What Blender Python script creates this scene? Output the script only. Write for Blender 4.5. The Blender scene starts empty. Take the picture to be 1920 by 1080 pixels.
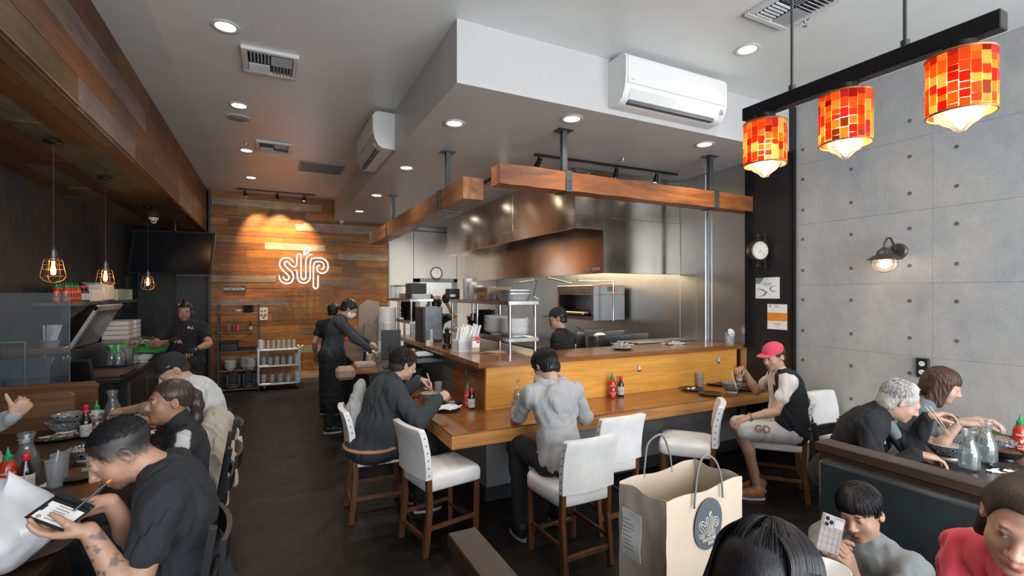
import bpy, math, random, os
import numpy as np
from mathutils import Vector, Matrix, noise as mnoise
random.seed(7); rng = np.random.RandomState(5)
sc = bpy.context.scene
COL = sc.collection
# ---------------------------------------------------------------- camera, world, light, exposure
F, TH, V0, CAMH = 904.0, math.radians(26.6), 550.0, 1.8
SN, CS = math.sin(TH), math.cos(TH)
cam = bpy.data.cameras.new('camera'); camo = bpy.data.objects.new('camera', cam); COL.objects.link(camo)
camo.location = (0, 0, CAMH); camo.rotation_euler = (math.pi/2, 0, -TH)
cam.sensor_width = 36; cam.lens = 36*F/1920; cam.shift_y = (V0-540)/1920; cam.clip_start = 0.05
sc.camera = camo
sc.view_settings.view_transform = 'Standard'; sc.view_settings.look = 'None'
sc.view_settings.gamma = 1; sc.view_settings.use_curve_mapping = False
sc.view_settings.exposure = 0.55
W = bpy.data.worlds.new('World'); sc.world = W; W.use_nodes = True
W.node_tree.nodes['Background'].inputs[0].default_value = (0.62, 0.75, 0.9, 1)
W.node_tree.nodes['Background'].inputs[1].default_value = 0.8
sc.cycles.max_bounces = 7; sc.cycles.diffuse_bounces = 4; sc.cycles.glossy_bounces = 3
sc.cycles.transparent_max_bounces = 16; sc.cycles.sample_clamp_indirect = 4.0
sc.cycles.caustics_reflective = False; sc.cycles.caustics_refractive = False
def lamp(name, kind, loc, energy, color=(1, 1, 1), rot=(0, 0, 0), size=None, sizey=None, **kw):
    l = bpy.data.lights.new(name, kind); l.energy = energy; l.color = color
    if kind == 'AREA':
        l.shape = 'RECTANGLE'; l.size = size; l.size_y = sizey or size
    elif size is not None: l.shadow_soft_size = size
    for k, v in kw.items(): setattr(l, k, v)
    o = bpy.data.objects.new(name, l); COL.objects.link(o); o.location = loc; o.rotation_euler = rot
    return o
DAY = (0.95, 0.97, 1.0)
for i, x in enumerate((-0.9, 1.5, 3.9)):      # daylight entering the three storefront windows behind the camera
    lamp('window_daylight', 'AREA', (x, -2.35, 1.8), (66, 122, 104)[i], DAY, (math.radians(95), 0, 0), 2.2, 2.7)
WARM = (1.0, 0.78, 0.55)

# ---------------------------------------------------------------- pixel / plane helpers
def ray(u, v):
    a = (u-960)/F; b = -(v-V0)/F
    return (SN+a*CS, CS-a*SN, b)
def PZ(u, v, z):
    r = ray(u, v); k = (z-CAMH)/r[2]; return Vector((r[0]*k, r[1]*k, z))
def PY(u, v, y):
    r = ray(u, v); k = y/r[1]; return Vector((r[0]*k, y, CAMH+r[2]*k))
def PX(u, v, x):
    r = ray(u, v); k = x/r[0]; return Vector((x, r[1]*k, CAMH+r[2]*k))
def J(u, v, d):
    r = ray(u, v); return Vector((r[0]*d, r[1]*d, CAMH+r[2]*d))

# ---------------------------------------------------------------- materials
_M = {}
def _nt(name):
    m = bpy.data.materials.new(name); m.use_nodes = True
    nt = m.node_tree; b = nt.nodes['Principled BSDF']
    return m, nt, b
def _tex(nt, scale=(1, 1, 1), obj=True):
    tc = nt.nodes.new('ShaderNodeTexCoord'); mp = nt.nodes.new('ShaderNodeMapping')
    mp.inputs['Scale'].default_value = scale
    nt.links.new(tc.outputs['Object' if obj else 'Generated'], mp.inputs['Vector'])
    return mp.outputs[0]
def _noise(nt, vec, scale, detail=4, rough=.6, dist=0):
    n = nt.nodes.new('ShaderNodeTexNoise'); n.inputs['Scale'].default_value = scale
    n.inputs['Detail'].default_value = detail; n.inputs['Roughness'].default_value = rough; n.inputs['Distortion'].default_value = dist
    nt.links.new(vec, n.inputs['Vector']); return n.outputs[0]
def _ramp(nt, fac, stops):
    r = nt.nodes.new('ShaderNodeValToRGB'); el = r.color_ramp.elements
    while len(el) > len(stops): el.remove(el[-1])
    while len(el) < len(stops): el.new(1)
    for e, (p, c) in zip(el, stops):
        e.position = p; e.color = (*c[:3], 1)
    nt.links.new(fac, r.inputs[0]); return r.outputs[0]
def _mix(nt, a, b, fac, mode='MIX'):
    m = nt.nodes.new('ShaderNodeMix'); m.data_type = 'RGBA'; m.blend_type = mode
    for s, x in ((m.inputs[6], a), (m.inputs[7], b), (m.inputs[0], fac)):
        if isinstance(x, (int, float)): s.default_value = x
        elif isinstance(x, tuple): s.default_value = (*x[:3], 1)
        else: nt.links.new(x, s)
    return m.outputs[2]
def _bump(nt, b, h, st, dist=.01):
    n = nt.nodes.new('ShaderNodeBump'); n.inputs['Strength'].default_value = st; n.inputs['Distance'].default_value = dist
    nt.links.new(h, n.inputs['Height']); nt.links.new(n.outputs[0], b.inputs['Normal'])
def sc_(c, k): return tuple(min(1, x*k) for x in c[:3])
def mat(name, c, rough=.5, metal=0, var=.12, vs=6, bump=0, bs=60, spec=.5, coat=0, sheen=0, emit=None, es=0, sss=0, stretch=(1, 1, 1)):
    if name in _M: return _M[name]
    m, nt, b = _nt(name)
    b.inputs['Roughness'].default_value = rough; b.inputs['Metallic'].default_value = metal
    b.inputs['Specular IOR Level'].default_value = spec; b.inputs['Coat Weight'].default_value = coat
    b.inputs['Sheen Weight'].default_value = sheen
    v = _tex(nt, stretch)
    n = _noise(nt, v, vs)
    nt.links.new(_ramp(nt, n, [(.3, sc_(c, 1-var)), (.7, sc_(c, 1+var))]), b.inputs['Base Color'])
    if bump: _bump(nt, b, _noise(nt, v, bs, 3), bump)
    if sss:
        b.inputs['Subsurface Weight'].default_value = sss; b.inputs['Subsurface Radius'].default_value = (.02, .008, .004); b.inputs['Subsurface Scale'].default_value = .4
    if emit:
        b.inputs['Emission Color'].default_value = (*emit, 1); b.inputs['Emission Strength'].default_value = es
    _M[name] = m; return m
def wood(name, c1, c2, axis=0, scale=1.0, rough=.4, coat=.0, grain=14, bump=.12, c3=None):
    if name in _M: return _M[name]
    m, nt, b = _nt(name)
    s = [grain*scale]*3; s[axis] = .9*scale
    v = _tex(nt, tuple(s))
    n1 = _noise(nt, v, 1.0, 6, .62, 1.2); s2 = [90*scale]*3; s2[axis] = 2.5*scale
    v2 = _tex(nt, tuple(s2)); n2 = _noise(nt, v2, 1.0, 3, .6)
    col = _ramp(nt, n1, [(.30, c1), (.62, c2)] + ([(.8, c3)] if c3 else []))
    col = _mix(nt, col, (.5, .42, .36), _ramp(nt, n2, [(.35, (.38,)*3), (.6, (0, 0, 0))]), 'MULTIPLY')
    nt.links.new(col, b.inputs['Base Color'])
    b.inputs['Roughness'].default_value = rough; b.inputs['Coat Weight'].default_value = coat; b.inputs['Coat Roughness'].default_value = .15
    _bump(nt, b, n2, bump, .003)
    _M[name] = m; return m
def attr_wood(name, axis=0, rough=.55):
    """boards whose own colour sits in the colour attribute Col"""
    if name in _M: return _M[name]
    m, nt, b = _nt(name)
    a = nt.nodes.new('ShaderNodeVertexColor'); a.layer_name = 'Col'
    s = [26]*3; s[axis] = 1.6; v = _tex(nt, tuple(s)); n = _noise(nt, v, 1, 7, .7, .8)
    s = [160]*3; s[axis] = 5; n2 = _noise(nt, _tex(nt, tuple(s)), 1, 3, .6)
    n3 = _noise(nt, _tex(nt), 3.2, 4, .6)
    col = _mix(nt, a.outputs[0], _ramp(nt, n, [(.28, (.42, .34, .28)), (.5, (.95, .93, .9)), (.72, (1.35, 1.3, 1.2))]), 1.0, 'MULTIPLY')
    col = _mix(nt, col, _ramp(nt, n2, [(.36, (.62, .55, .5)), (.55, (1, 1, 1))]), .8, 'MULTIPLY')
    col = _mix(nt, col, _ramp(nt, n3, [(.35, (.7, .7, .7)), (.65, (1.15, 1.15, 1.15))]), .8, 'MULTIPLY')
    nt.links.new(col, b.inputs['Base Color']); b.inputs['Roughness'].default_value = rough
    _bump(nt, b, n2, .25, .003)
    _M[name] = m; return m
def attr_mat(name, rough=.5, metal=0, sss=0, var=.06, vs=30, sheen=0, bump=0, bs=200):
    if name in _M: return _M[name]
    m, nt, b = _nt(name)
    a = nt.nodes.new('ShaderNodeVertexColor'); a.layer_name = 'Col'
    n = _noise(nt, _tex(nt), vs, 4)
    nt.links.new(_mix(nt, a.outputs[0], _ramp(nt, n, [(.3, (1-var,)*3), (.7, (1+var,)*3)]), 1.0, 'MULTIPLY'), b.inputs['Base Color'])
    b.inputs['Roughness'].default_value = rough; b.inputs['Metallic'].default_value = metal; b.inputs['Sheen Weight'].default_value = sheen
    if sss:
        b.inputs['Subsurface Weight'].default_value = sss; b.inputs['Subsurface Radius'].default_value = (.012, .005, .003); b.inputs['Subsurface Scale'].default_value = .3
    if bump: _bump(nt, b, _noise(nt, _tex(nt), bs, 3), bump, .002)
    _M[name] = m; return m
def emis(name, c, s):
    if name in _M: return _M[name]
    m, nt, b = _nt(name); nt.nodes.remove(b); e = nt.nodes.new('ShaderNodeEmission')
    e.inputs[0].default_value = (*c, 1); e.inputs[1].default_value = s
    nt.links.new(e.outputs[0], nt.nodes['Material Output'].inputs[0]); _M[name] = m; return m
def glass(name, tint=(.96, .98, .98), rough=.02, strength=.9, haze=0, hc=(.8, .85, .88)):
    """thin glass: a clear sheet with a fresnel reflection and, when asked, a little haze"""
    if name in _M: return _M[name]
    m, nt, b = _nt(name); nt.nodes.remove(b); L = nt.links
    t = nt.nodes.new('ShaderNodeBsdfTransparent'); t.inputs[0].default_value = (*tint, 1)
    g = nt.nodes.new('ShaderNodeBsdfGlossy'); g.inputs['Roughness'].default_value = rough
    lw = nt.nodes.new('ShaderNodeLayerWeight'); lw.inputs[0].default_value = .35
    mt = nt.nodes.new('ShaderNodeMath'); mt.operation = 'MULTIPLY_ADD'; mt.inputs[1].default_value = strength; mt.inputs[2].default_value = .05
    L.new(lw.outputs['Fresnel'], mt.inputs[0]); mt.use_clamp = True
    mx = nt.nodes.new('ShaderNodeMixShader'); L.new(mt.outputs[0], mx.inputs[0]); L.new(t.outputs[0], mx.inputs[1]); L.new(g.outputs[0], mx.inputs[2])
    out = mx.outputs[0]
    if haze:
        d = nt.nodes.new('ShaderNodeBsdfDiffuse'); d.inputs[0].default_value = (*hc, 1)
        m2 = nt.nodes.new('ShaderNodeMixShader'); m2.inputs[0].default_value = haze; L.new(out, m2.inputs[1]); L.new(d.outputs[0], m2.inputs[2]); out = m2.outputs[0]
    L.new(out, nt.nodes['Material Output'].inputs[0]); _M[name] = m; return m

# ---------------------------------------------------------------- mesh builder
def frame_from(d):
    d = Vector(d).normalized(); u = Vector((0, 0, 1)) if abs(d.z) < .95 else Vector((1, 0, 0))
    a = d.cross(u).normalized(); return a, a.cross(d).normalized(), d
class MB:
    def __init__(s): s.v = []; s.f = []; s.c = []; s.m = []; s.col = None; s.mi = 0; s.M = None
    def _add(s, vs, fs):
        o = len(s.v)
        if s.M is not None: vs = [s.M @ Vector(p) for p in vs]
        s.v += [tuple(p) for p in vs]; s.f += [tuple(i+o for i in f) for f in fs]
        s.c += [s.col]*len(fs); s.m += [s.mi]*len(fs); return s
    def box(s, lo, hi, b=0.0, R=None, c=None):
        """axis box lo..hi with chamfer b; R rotates it about its centre c"""
        lo = Vector(lo); hi = Vector(hi); lo, hi = Vector(map(min, lo, hi)), Vector(map(max, lo, hi))
        ctr = (lo+hi)/2; h = (hi-lo)/2; b = min(b, *(x*.49 for x in h))
        vs, fs = [], []
        if b <= 0:
            vs = [Vector((x*h.x, y*h.y, z*h.z)) for x in (-1, 1) for y in (-1, 1) for z in (-1, 1)]
            fs = [(0, 1, 3, 2), (4, 6, 7, 5), (0, 4, 5, 1), (2, 3, 7, 6), (0, 2, 6, 4), (1, 5, 7, 3)]
        else:
            idx = {}
            for x in (-1, 1):
                for y in (-1, 1):
                    for z in (-1, 1):
                        for k in range(3):
                            p = [x*(h.x-b), y*(h.y-b), z*(h.z-b)]; p[k] = (x, y, z)[k]*h[k]
                            idx[(x, y, z, k)] = len(vs); vs.append(Vector(p))
            for k in range(3):
                i, j = (k+1) % 3, (k+2) % 3
                for sgn in (-1, 1):
                    q = []
                    for a, c_ in ((-1, -1), (1, -1), (1, 1), (-1, 1)):
                        t = [0, 0, 0]; t[k] = sgn; t[i] = a; t[j] = c_; q.append(idx[(*t, k)])
                    fs.append(tuple(q if sgn > 0 else q[::-1]))
                for a in (-1, 1):
                    for c_ in (-1, 1):
                        t0 = [0, 0, 0]; t0[i] = a; t0[j] = c_; t0[k] = -1; t1 = list(t0); t1[k] = 1
                        q = (idx[(*t0, i)], idx[(*t1, i)], idx[(*t1, j)], idx[(*t0, j)])
                        fs.append(q if a*c_ < 0 else q[::-1])
            for x in (-1, 1):
                for y in (-1, 1):
                    for z in (-1, 1):
                        q = tuple(idx[(x, y, z, k)] for k in range(3)); fs.append(q if x*y*z > 0 else q[::-1])
        if R is not None: vs = [R @ v for v in vs]
        return s._add([v+ctr for v in vs], fs)
    def bar(s, p0, p1, w, h=None, up=(0, 0, 1), b=0.002):
        """rectangular bar from p0 to p1"""
        p0, p1 = Vector(p0), Vector(p1); h = h or w; d = p1-p0; L = d.length; d.normalize()
        a = d.cross(Vector(up))
        if a.length < 1e-4: a = d.cross(Vector((1, 0, 0)))
        a.normalize(); c = a.cross(d)
        R = Matrix((a, d, c)).transposed()
        n = len(s.v); s.box((-w/2, -L/2, -h/2), (w/2, L/2, h/2), b)
        for i in range(n, len(s.v)):
            v = Vector(s.v[i])
            if s.M is not None: v = s.M.inverted() @ v
            v = R @ v+(p0+p1)/2
            if s.M is not None: v = s.M @ v
            s.v[i] = tuple(v)
        return s
    def rings(s, rings, cap0=True, cap1=True, closed=False):
        n = len(rings[0]); fs = []; vs = [p for r in rings for p in r]; m = len(rings)
        for i in range(m if closed else m-1):
            a = i*n; b = ((i+1) % m)*n
            for j in range(n): k = (j+1) % n; fs.append((a+j, a+k, b+k, b+j))
        if not closed:
            if cap0: fs.append(tuple(range(n))[::-1])
            if cap1: fs.append(tuple(range((m-1)*n, m*n)))
        return s._add(vs, fs)
    def cyl(s, p0, p1, r0, r1=None, n=16, caps=True):
        p0, p1 = Vector(p0), Vector(p1); r1 = r0 if r1 is None else r1
        a, b, d = frame_from(p1-p0)
        R = [[p+(a*math.cos(t)+b*math.sin(t))*r for t in [2*math.pi*i/n for i in range(n)]] for p, r in ((p0, r0), (p1, r1))]
        return s.rings(R, caps, caps)
    def lathe(s, prof, c=(0, 0, 0), n=24, ax=(0, 0, 1), wob=None):
        a, b, d = (Vector((1, 0, 0)), Vector((0, 1, 0)), Vector((0, 0, 1))) if tuple(ax) == (0, 0, 1) else frame_from(ax)
        c = Vector(c); R = []
        for r, z in prof:
            R.append([c+d*z+(a*math.cos(t)+b*math.sin(t))*max(r, 1e-4)*(1 if not wob else wob(t, z)) for t in [2*math.pi*i/n for i in range(n)]])
        return s.rings(R)
    def tube(s, pts, r, n=8, closed=False, caps=True):
        P = [Vector(p) for p in pts]; m = len(P); R = []; prev = None
        for i in range(m):
            if closed: t = P[(i+1) % m]-P[i-1]
            else: t = P[min(i+1, m-1)]-P[max(i-1, 0)]
            if t.length < 1e-9: t = Vector((0, 0, 1))
            t.normalize()
            if prev is None: a, b, _ = frame_from(t)
            else:
                a = prev-t*prev.dot(t)
                if a.length < 1e-6: a = frame_from(t)[0]
                a.normalize(); b = t.cross(a)
            prev = a; rr = r[i] if isinstance(r, (list, tuple)) else r
            R.append([P[i]+(a*math.cos(q)+b*math.sin(q))*rr for q in [2*math.pi*k/n for k in range(n)]])
        return s.rings(R, caps, caps, closed)
    def prism(s, poly, z0, z1, M=None):
        """polygon (x,y) extruded z0..z1; M places it"""
        n = len(poly); A = [Vector((x, y, z0)) for x, y in poly]; B = [Vector((x, y, z1)) for x, y in poly]
        if M is not None: A = [M @ p for p in A]; B = [M @ p for p in B]
        fs = [tuple(range(n))[::-1], tuple(range(n, 2*n))]+[(i, (i+1) % n, n+(i+1) % n, n+i) for i in range(n)]
        return s._add(A+B, fs)
    def ball(s, c, r, n=16, m=10, R=None):
        c = Vector(c); r = Vector(r) if hasattr(r, '__len__') else Vector((r, r, r)); Rg = []
        for i in range(m+1):
            ph = math.pi*i/m-math.pi/2; q = max(math.cos(ph), 1e-3)
            ring = []
            for k in range(n):
                t = 2*math.pi*k/n; p = Vector((r.x*q*math.cos(t), r.y*q*math.sin(t), r.z*math.sin(ph)))
                ring.append(c+(R @ p if R is not None else p))
            Rg.append(ring)
        return s.rings(Rg)
    def sheet(s, grid, th=0.0, close_u=False):
        """grid[i][j] of points, optional thickness along normal-ish (+z of local cross)"""
        n, m = len(grid), len(grid[0]); g = [[Vector(p) for p in r] for r in grid]
        vs = [p for r in g for p in r]; fs = [(i*m+j, i*m+j+1, (i+1)*m+j+1, (i+1)*m+j) for i in range(n-1) for j in range(m-1)]
        if th:
            nv = []
            for i in range(n):
                for j in range(m):
                    a = g[min(i+1, n-1)][j]-g[max(i-1, 0)][j]; b = g[i][min(j+1, m-1)]-g[i][max(j-1, 0)]
                    q = a.cross(b); nv.append(g[i][j]-(q.normalized() if q.length else Vector((0, 0, 1)))*th)
            o = n*m; fs = fs+[tuple(x+o for x in f[::-1]) for f in fs]
            B = [i*m for i in range(n)]+[(n-1)*m+j for j in range(1, m)]+[i*m+m-1 for i in range(n-2, -1, -1)]+[j for j in range(m-2, 0, -1)]
            fs += [(B[k], B[(k+1) % len(B)], B[(k+1) % len(B)]+o, B[k]+o) for k in range(len(B))]
            vs = vs+nv
        return s._add(vs, fs)
    def build(s, name, m, parent=None, smooth=None, world=True, origin=None):
        me = bpy.data.meshes.new(name); v = s.v
        par = parent
        off = Vector((0, 0, 0))
        if parent is not None and world:
            q = parent
            while q is not None: off += Vector(q.location); q = q.parent
        if origin is not None: off = Vector(origin)
        if off.length: v = [(p[0]-off.x, p[1]-off.y, p[2]-off.z) for p in v]
        me.from_pydata(v, [], s.f)
        mats = m if isinstance(m, (list, tuple)) else [m]
        for x in mats: me.materials.append(x)
        if len(mats) > 1: me.polygons.foreach_set('material_index', s.m)
        if any(c is not None for c in s.c):
            ca = me.color_attributes.new('Col', 'FLOAT_COLOR', 'CORNER'); buf = []
            for f, c in zip(s.f, s.c): buf += [*(c or (1, 1, 1)), 1.0]*len(f)
            ca.data.foreach_set('color', buf)
        me.validate(); me.update()
        if smooth is not None:
            me.polygons.foreach_set('use_smooth', [True]*len(me.polygons))
            me.set_sharp_from_angle(angle=math.radians(smooth))
        o = bpy.data.objects.new(name, me); COL.objects.link(o)
        if parent is not None: o.parent = parent
        if origin is not None and parent is None: o.location = origin
        return o
def box(lo, hi, b=0.0): return MB().box(lo, hi, b)
def tag(o, label=None, cat=None, group=None, kind=None):
    for k, v in (('label', label), ('category', cat), ('group', group), ('kind', kind)):
        if v: o[k] = v
    return o
def thing(name, label, cat, loc=(0, 0, 0), rz=0, group=None):
    o = bpy.data.objects.new(name, None); COL.objects.link(o); o.location = loc; o.rotation_euler = (0, 0, rz); o.empty_display_size = .1
    return tag(o, label, cat, group)
def struct(o): o['kind'] = 'structure'; return o
def kids(o): return [c for c in bpy.data.objects if c.parent == o]
def copy_tree(o, loc=None, rz=None, label=None, group=None, parent=None):
    c = o.copy(); COL.objects.link(c)
    if parent is not None: c.parent = parent
    for k in o.children: copy_tree(k, parent=c)
    if loc is not None: c.location = loc
    if rz is not None: c.rotation_euler = (0, 0, rz)
    if label: c['label'] = label
    if group: c['group'] = group
    return c
def Rz(a): return Matrix.Rotation(a, 4, 'Z')
def text_mesh(txt, size, depth, M, name, m, parent=None, align='CENTER', bold=0.0):
    cu = bpy.data.curves.new(name, 'FONT'); cu.body = txt; cu.size = size; cu.extrude = depth; cu.align_x = align; cu.align_y = 'CENTER'; cu.offset = bold
    cu.resolution_u = 3
    o = bpy.data.objects.new(name, cu); me = bpy.data.meshes.new_from_object(o); bpy.data.objects.remove(o)
    me.transform(M); me.materials.clear(); me.materials.append(m)
    if parent is not None:
        off = Vector((0, 0, 0)); q = parent
        while q is not None: off += Vector(q.location); q = q.parent
        me.transform(Matrix.Translation(-off))
    o = bpy.data.objects.new(name, me); COL.objects.link(o)
    if parent is not None: o.parent = parent
    return o
def face_cam(loc, n=(0, -1, 0), up=(0, 0, 1)):
    """matrix placing local xy (x right, y up) on a wall whose outward normal is n"""
    n = Vector(n).normalized(); up = Vector(up); x = up.cross(n).normalized(); y = n.cross(x)
    M = Matrix((x, y, n)).transposed().to_4x4(); M.translation = Vector(loc); return M
# ================================================================ THE ROOM
XL, XR, YB, ZC, ZS = -2.17, 4.87, 10.57, 3.73, 3.28       # left wall, right wall, back wall, ceiling, soffit
SX, SY = 1.17, 3.20                                       # soffit corner
BX, BZ = -1.04, 2.93                                      # timber bulkhead
YF = -2.5                                                 # storefront
CEIL = mat('ceiling_paint', (.70, .715, .70), .34, var=.05, vs=1.5, bump=.05, bs=90)
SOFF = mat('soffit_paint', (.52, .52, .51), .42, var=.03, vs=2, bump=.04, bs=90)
WHITE = mat('white_wall_paint', (.74, .71, .67), .5, var=.04, vs=2)
def plaster():
    m, nt, b = _nt('dark_plaster'); n1 = _noise(nt, _tex(nt, (1, 1, .5)), 1.6, 5, .65, .6); n2 = _noise(nt, _tex(nt, (1, 1, .35)), 7, 5, .7)
    c = _ramp(nt, n1, [(.32, (.012, .024, .036)), (.48, (.022, .034, .042)), (.58, (.034, .038, .036)), (.72, (.038, .030, .022))])  # brown end of the mottling stands for the pendants' warm light
    c = _mix(nt, c, _ramp(nt, n2, [(.3, (.65, .65, .65)), (.7, (1.35, 1.35, 1.35))]), 1, 'MULTIPLY'); nt.links.new(c, b.inputs['Base Color']); b.inputs['Roughness'].default_value = .65; _bump(nt, b, n2, .2, .006); return m
DARKWALL = plaster()
BLACK = mat('black_paint', (.012, .013, .015), .45, var=.2)
BLACKM = mat('black_metal', (.018, .019, .021), .35, metal=.6, var=.15)
STEEL = None
def steel(name, c=(.55, .56, .57), rough=.24, axis=2, aniso=.55):
    if name in _M: return _M[name]
    m, nt, b = _nt(name); b.inputs['Metallic'].default_value = 1
    s = [130]*3; s[axis] = 1.2
    n = _noise(nt, _tex(nt, tuple(s)), 1, 3, .6); n2 = _noise(nt, _tex(nt), 1.7, 4, .6)
    nt.links.new(_ramp(nt, n2, [(.3, sc_(c, .8)), (.7, sc_(c, 1.1))]), b.inputs['Base Color'])
    nt.links.new(_ramp(nt, n2, [(.3, (rough*.75,)*3), (.7, (rough*1.35,)*3)]), b.inputs['Roughness'])
    b.inputs['Anisotropic'].default_value = aniso; b.inputs['Anisotropic Rotation'].default_value = .25
    tg = nt.nodes.new('ShaderNodeTangent'); tg.direction_type = 'RADIAL'; tg.axis = 'Z'
    nt.links.new(tg.outputs[0], b.inputs['Tangent'])
    pass
    _M[name] = m; return m
STEEL = steel('brushed_steel'); STEELD = steel('dark_brushed_steel', (.30, .30, .30), .3)
# concrete wall cladding
def concrete(name, c, var=.25, rough=.62):
    m, nt, b = _nt(name); v = _tex(nt, (1, 1, .6)); n1 = _noise(nt, v, 1.3, 6, .62, .3); n2 = _noise(nt, _tex(nt), 9, 5, .7); n3 = _noise(nt, _tex(nt), 120, 3, .7)
    c1 = _ramp(nt, n1, [(.3, (c[0]*(1-var)*.95, c[1]*(1-var)*1.0, c[2]*(1-var)*1.08)), (.52, c), (.72, (c[0]*1.2, c[1]*1.16, c[2]*1.08))])
    c1 = _mix(nt, c1, _ramp(nt, n2, [(.3, (.91, .91, .91)), (.7, (1.05, 1.05, 1.05))]), 1, 'MULTIPLY')
    c1 = _mix(nt, c1, _ramp(nt, n3, [(.3, (.85, .85, .85)), (.6, (1.04, 1.04, 1.04))]), 1, 'MULTIPLY')
    nt.links.new(c1, b.inputs['Base Color']); b.inputs['Roughness'].default_value = rough; _bump(nt, b, n3, .15, .004); _M[name] = m; return m
CONC = concrete('concrete_cladding', (.40, .405, .40), .18); CONCB = concrete('concrete_bar_base', (.36, .375, .385), .3)
# floor
def floor_mat():
    m, nt, b = _nt('polished_floor'); t = _tex(nt)
    n1 = _noise(nt, t, .8, 5, .6); n2 = _noise(nt, t, 55, 4, .8); n3 = _noise(nt, t, 5, 5, .6)
    c = _ramp(nt, n1, [(.3, (.007, .007, .0065)), (.7, (.014, .012, .009))])
    c = _mix(nt, c, _ramp(nt, n2, [(.56, (0, 0, 0)), (.72, (.034, .030, .022))]), 1, 'ADD')
    c = _mix(nt, c, _ramp(nt, n3, [(.3, (.6, .6, .6)), (.7, (1.3, 1.3, 1.3))]), 1, 'MULTIPLY')
    nt.links.new(c, b.inputs['Base Color']); b.inputs['Specular IOR Level'].default_value = .3; nt.links.new(_ramp(nt, n3, [(.3, (.40,)*3), (.7, (.60,)*3)]), b.inputs['Roughness'])
    _bump(nt, b, n2, .12, .003); return m
struct(box((XL-.2, YF-.2, -.1), (XR+.4, YB+1.6, 0)).build('floor', floor_mat()))
struct(box((XL-.2, YF-.2, ZC), (XR+.4, YB+1.6, ZC+.1)).build('ceiling', CEIL))
# right wall: concrete boards with tie holes and seams
m = MB(); mh = MB()
cut_y = [3.15, 2.0, .78, -.44, -1.66, YF]; cut_z = [0, .66, 1.27, 1.885, 2.50, 3.115, ZC]
for i in range(len(cut_y)-1):
    for j in range(len(cut_z)-1):
        m.box((XR, cut_y[i+1]+.0012, cut_z[j]+.0012), (XR+.03, cut_y[i]-.0012, cut_z[j+1]-.0012), .0012)
m.box((XR+.004, YF, 0), (XR+.15, 3.15, ZC))
struct(m.build('wall_right', CONC))
for y in (3.08, 2.62, 2.157, 1.842, 1.38, .92, .62, .16):
    for z in (.5, .81, 1.12, 1.42, 1.735, 2.035, 2.353, 2.652, 2.965, 3.27):
        mh.lathe([(.0165, -.001), (.0165, .0015), (.0125, .0015), (.0125, .0004), (0, .0004)], (XR, y, z), 16, (-1, 0, 0))
struct(mh.build('trim_wall_tie_holes', mat('tie_hole_plug', (.12, .125, .125), .7), smooth=30))
# black wall continuing to the kitchen, steel wall in the kitchen
struct(box((XR-.04, 3.15, 0), (XR+.15, 3.70, ZC)).build('wall_black', BLACK))
struct(box((XR-.055, 3.135, 0), (XR-.03, 3.165, ZS)).build('trim_1', BLACKM))
struct(box((XR-.07, 3.64, 1.2), (XR-.03, 3.70, ZS)).build('trim_2', BLACKM))
m = MB()
for i, (a, b_) in enumerate(((3.70, 4.45), (4.45, 4.72), (4.72, 6.0), (6.0, 7.3), (7.3, 8.7), (8.7, YB))):
    m.box((XR-.012, a+.001, 0), (XR+.1, b_-.001, ZS), .002)
WSTEEL = mat('wall_steel', (.52, .55, .57), .34, metal=1.0, var=.10, vs=1.6)
struct(m.build('wall_kitchen_right', WSTEEL))
struct(box((XR-.045, 4.27, 1.1), (XR-.011, 4.42, ZS), .008).build('trim_3', WSTEEL))
struct(box((XR-.022, 4.20, 1.1), (XR-.011, 4.24, ZS), .003).build('trim_4', WSTEEL))
# soffit
struct(box((SX, SY, ZS), (XR+.15, YB+.1, ZC)).build('soffit', SOFF))
# back walls
struct(box((2.30, YB, 0), (2.85, YB+.12, ZC)).build('wall_back_kitchen', WHITE))
struct(box((3.86, YB, 0), (XR+.2, YB+.12, ZC)).build('wall_back_kitchen_right', WHITE))
struct(box((2.84, YB, 2.13), (3.87, YB+.12, ZC)).build('wall_back_kitchen_lintel', WHITE))
struct(box((2.0, YB+1.5, 0), (XR+.2, YB+1.55, ZC)).build('wall_back_store', WHITE))
m = MB(); y0 = YB-.015
m.box((2.83, y0, 0), (2.99, YB+.13, 2.13), .003).box((3.78, y0, 0), (3.87, YB+.13, 2.13), .003).box((2.83, y0, 2.05), (3.87, YB+.13, 2.14), .003)
struct(m.build('door_1', mat('grey_door_frame', (.22, .25, .28), .4, var=.05)))
struct(box((2.285, YB-.04, 0), (2.315, YB, ZS), .003).build('trim_5', mat('steel_corner', (.25, .27, .30), .4, metal=.7)))
# cable conduit under the soffit
struct(MB().tube([(2.5, YB-.03, 3.20), (XR-.1, YB-.03, 3.17)], .014, 8).build('trim_6', mat('conduit_grey', (.2, .23, .26), .4, metal=.5), smooth=40))
# left wall, dark plaster; hallway behind
struct(box((XL-.15, YF, 0), (XL, YB+1.6, ZC)).build('wall_left', DARKWALL))
struct(box((XL, YB+.35, 0), (-1.62, YB+.5, ZC)).build('wall_back_hall', DARKWALL))
struct(box((-1.62, YB+.35, 2.15), (-.96, YB+.5, ZC)).build('wall_back_hall_lintel', DARKWALL))
d2 = struct(box((-1.60, YB+.40, 0), (-1.0, YB+.45, 2.14), .004).build('door_2', BLACK))
MB().tube([(-1.09, YB+.39, 1.0), (-1.09, YB+.35, 1.0), (-1.2, YB+.35, 1.0)], .01, 8).build('door_handle', STEELD, parent=d2, smooth=40)
m = MB().box((-1.62, YB+.33, 0), (-1.59, YB+.37, 2.17)).box((-1.01, YB+.33, 0), (-.98, YB+.37, 2.17)).box((-1.62, YB+.33, 2.14), (-.98, YB+.37, 2.17))
struct(m.build('trim_7', BLACKM))
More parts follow.
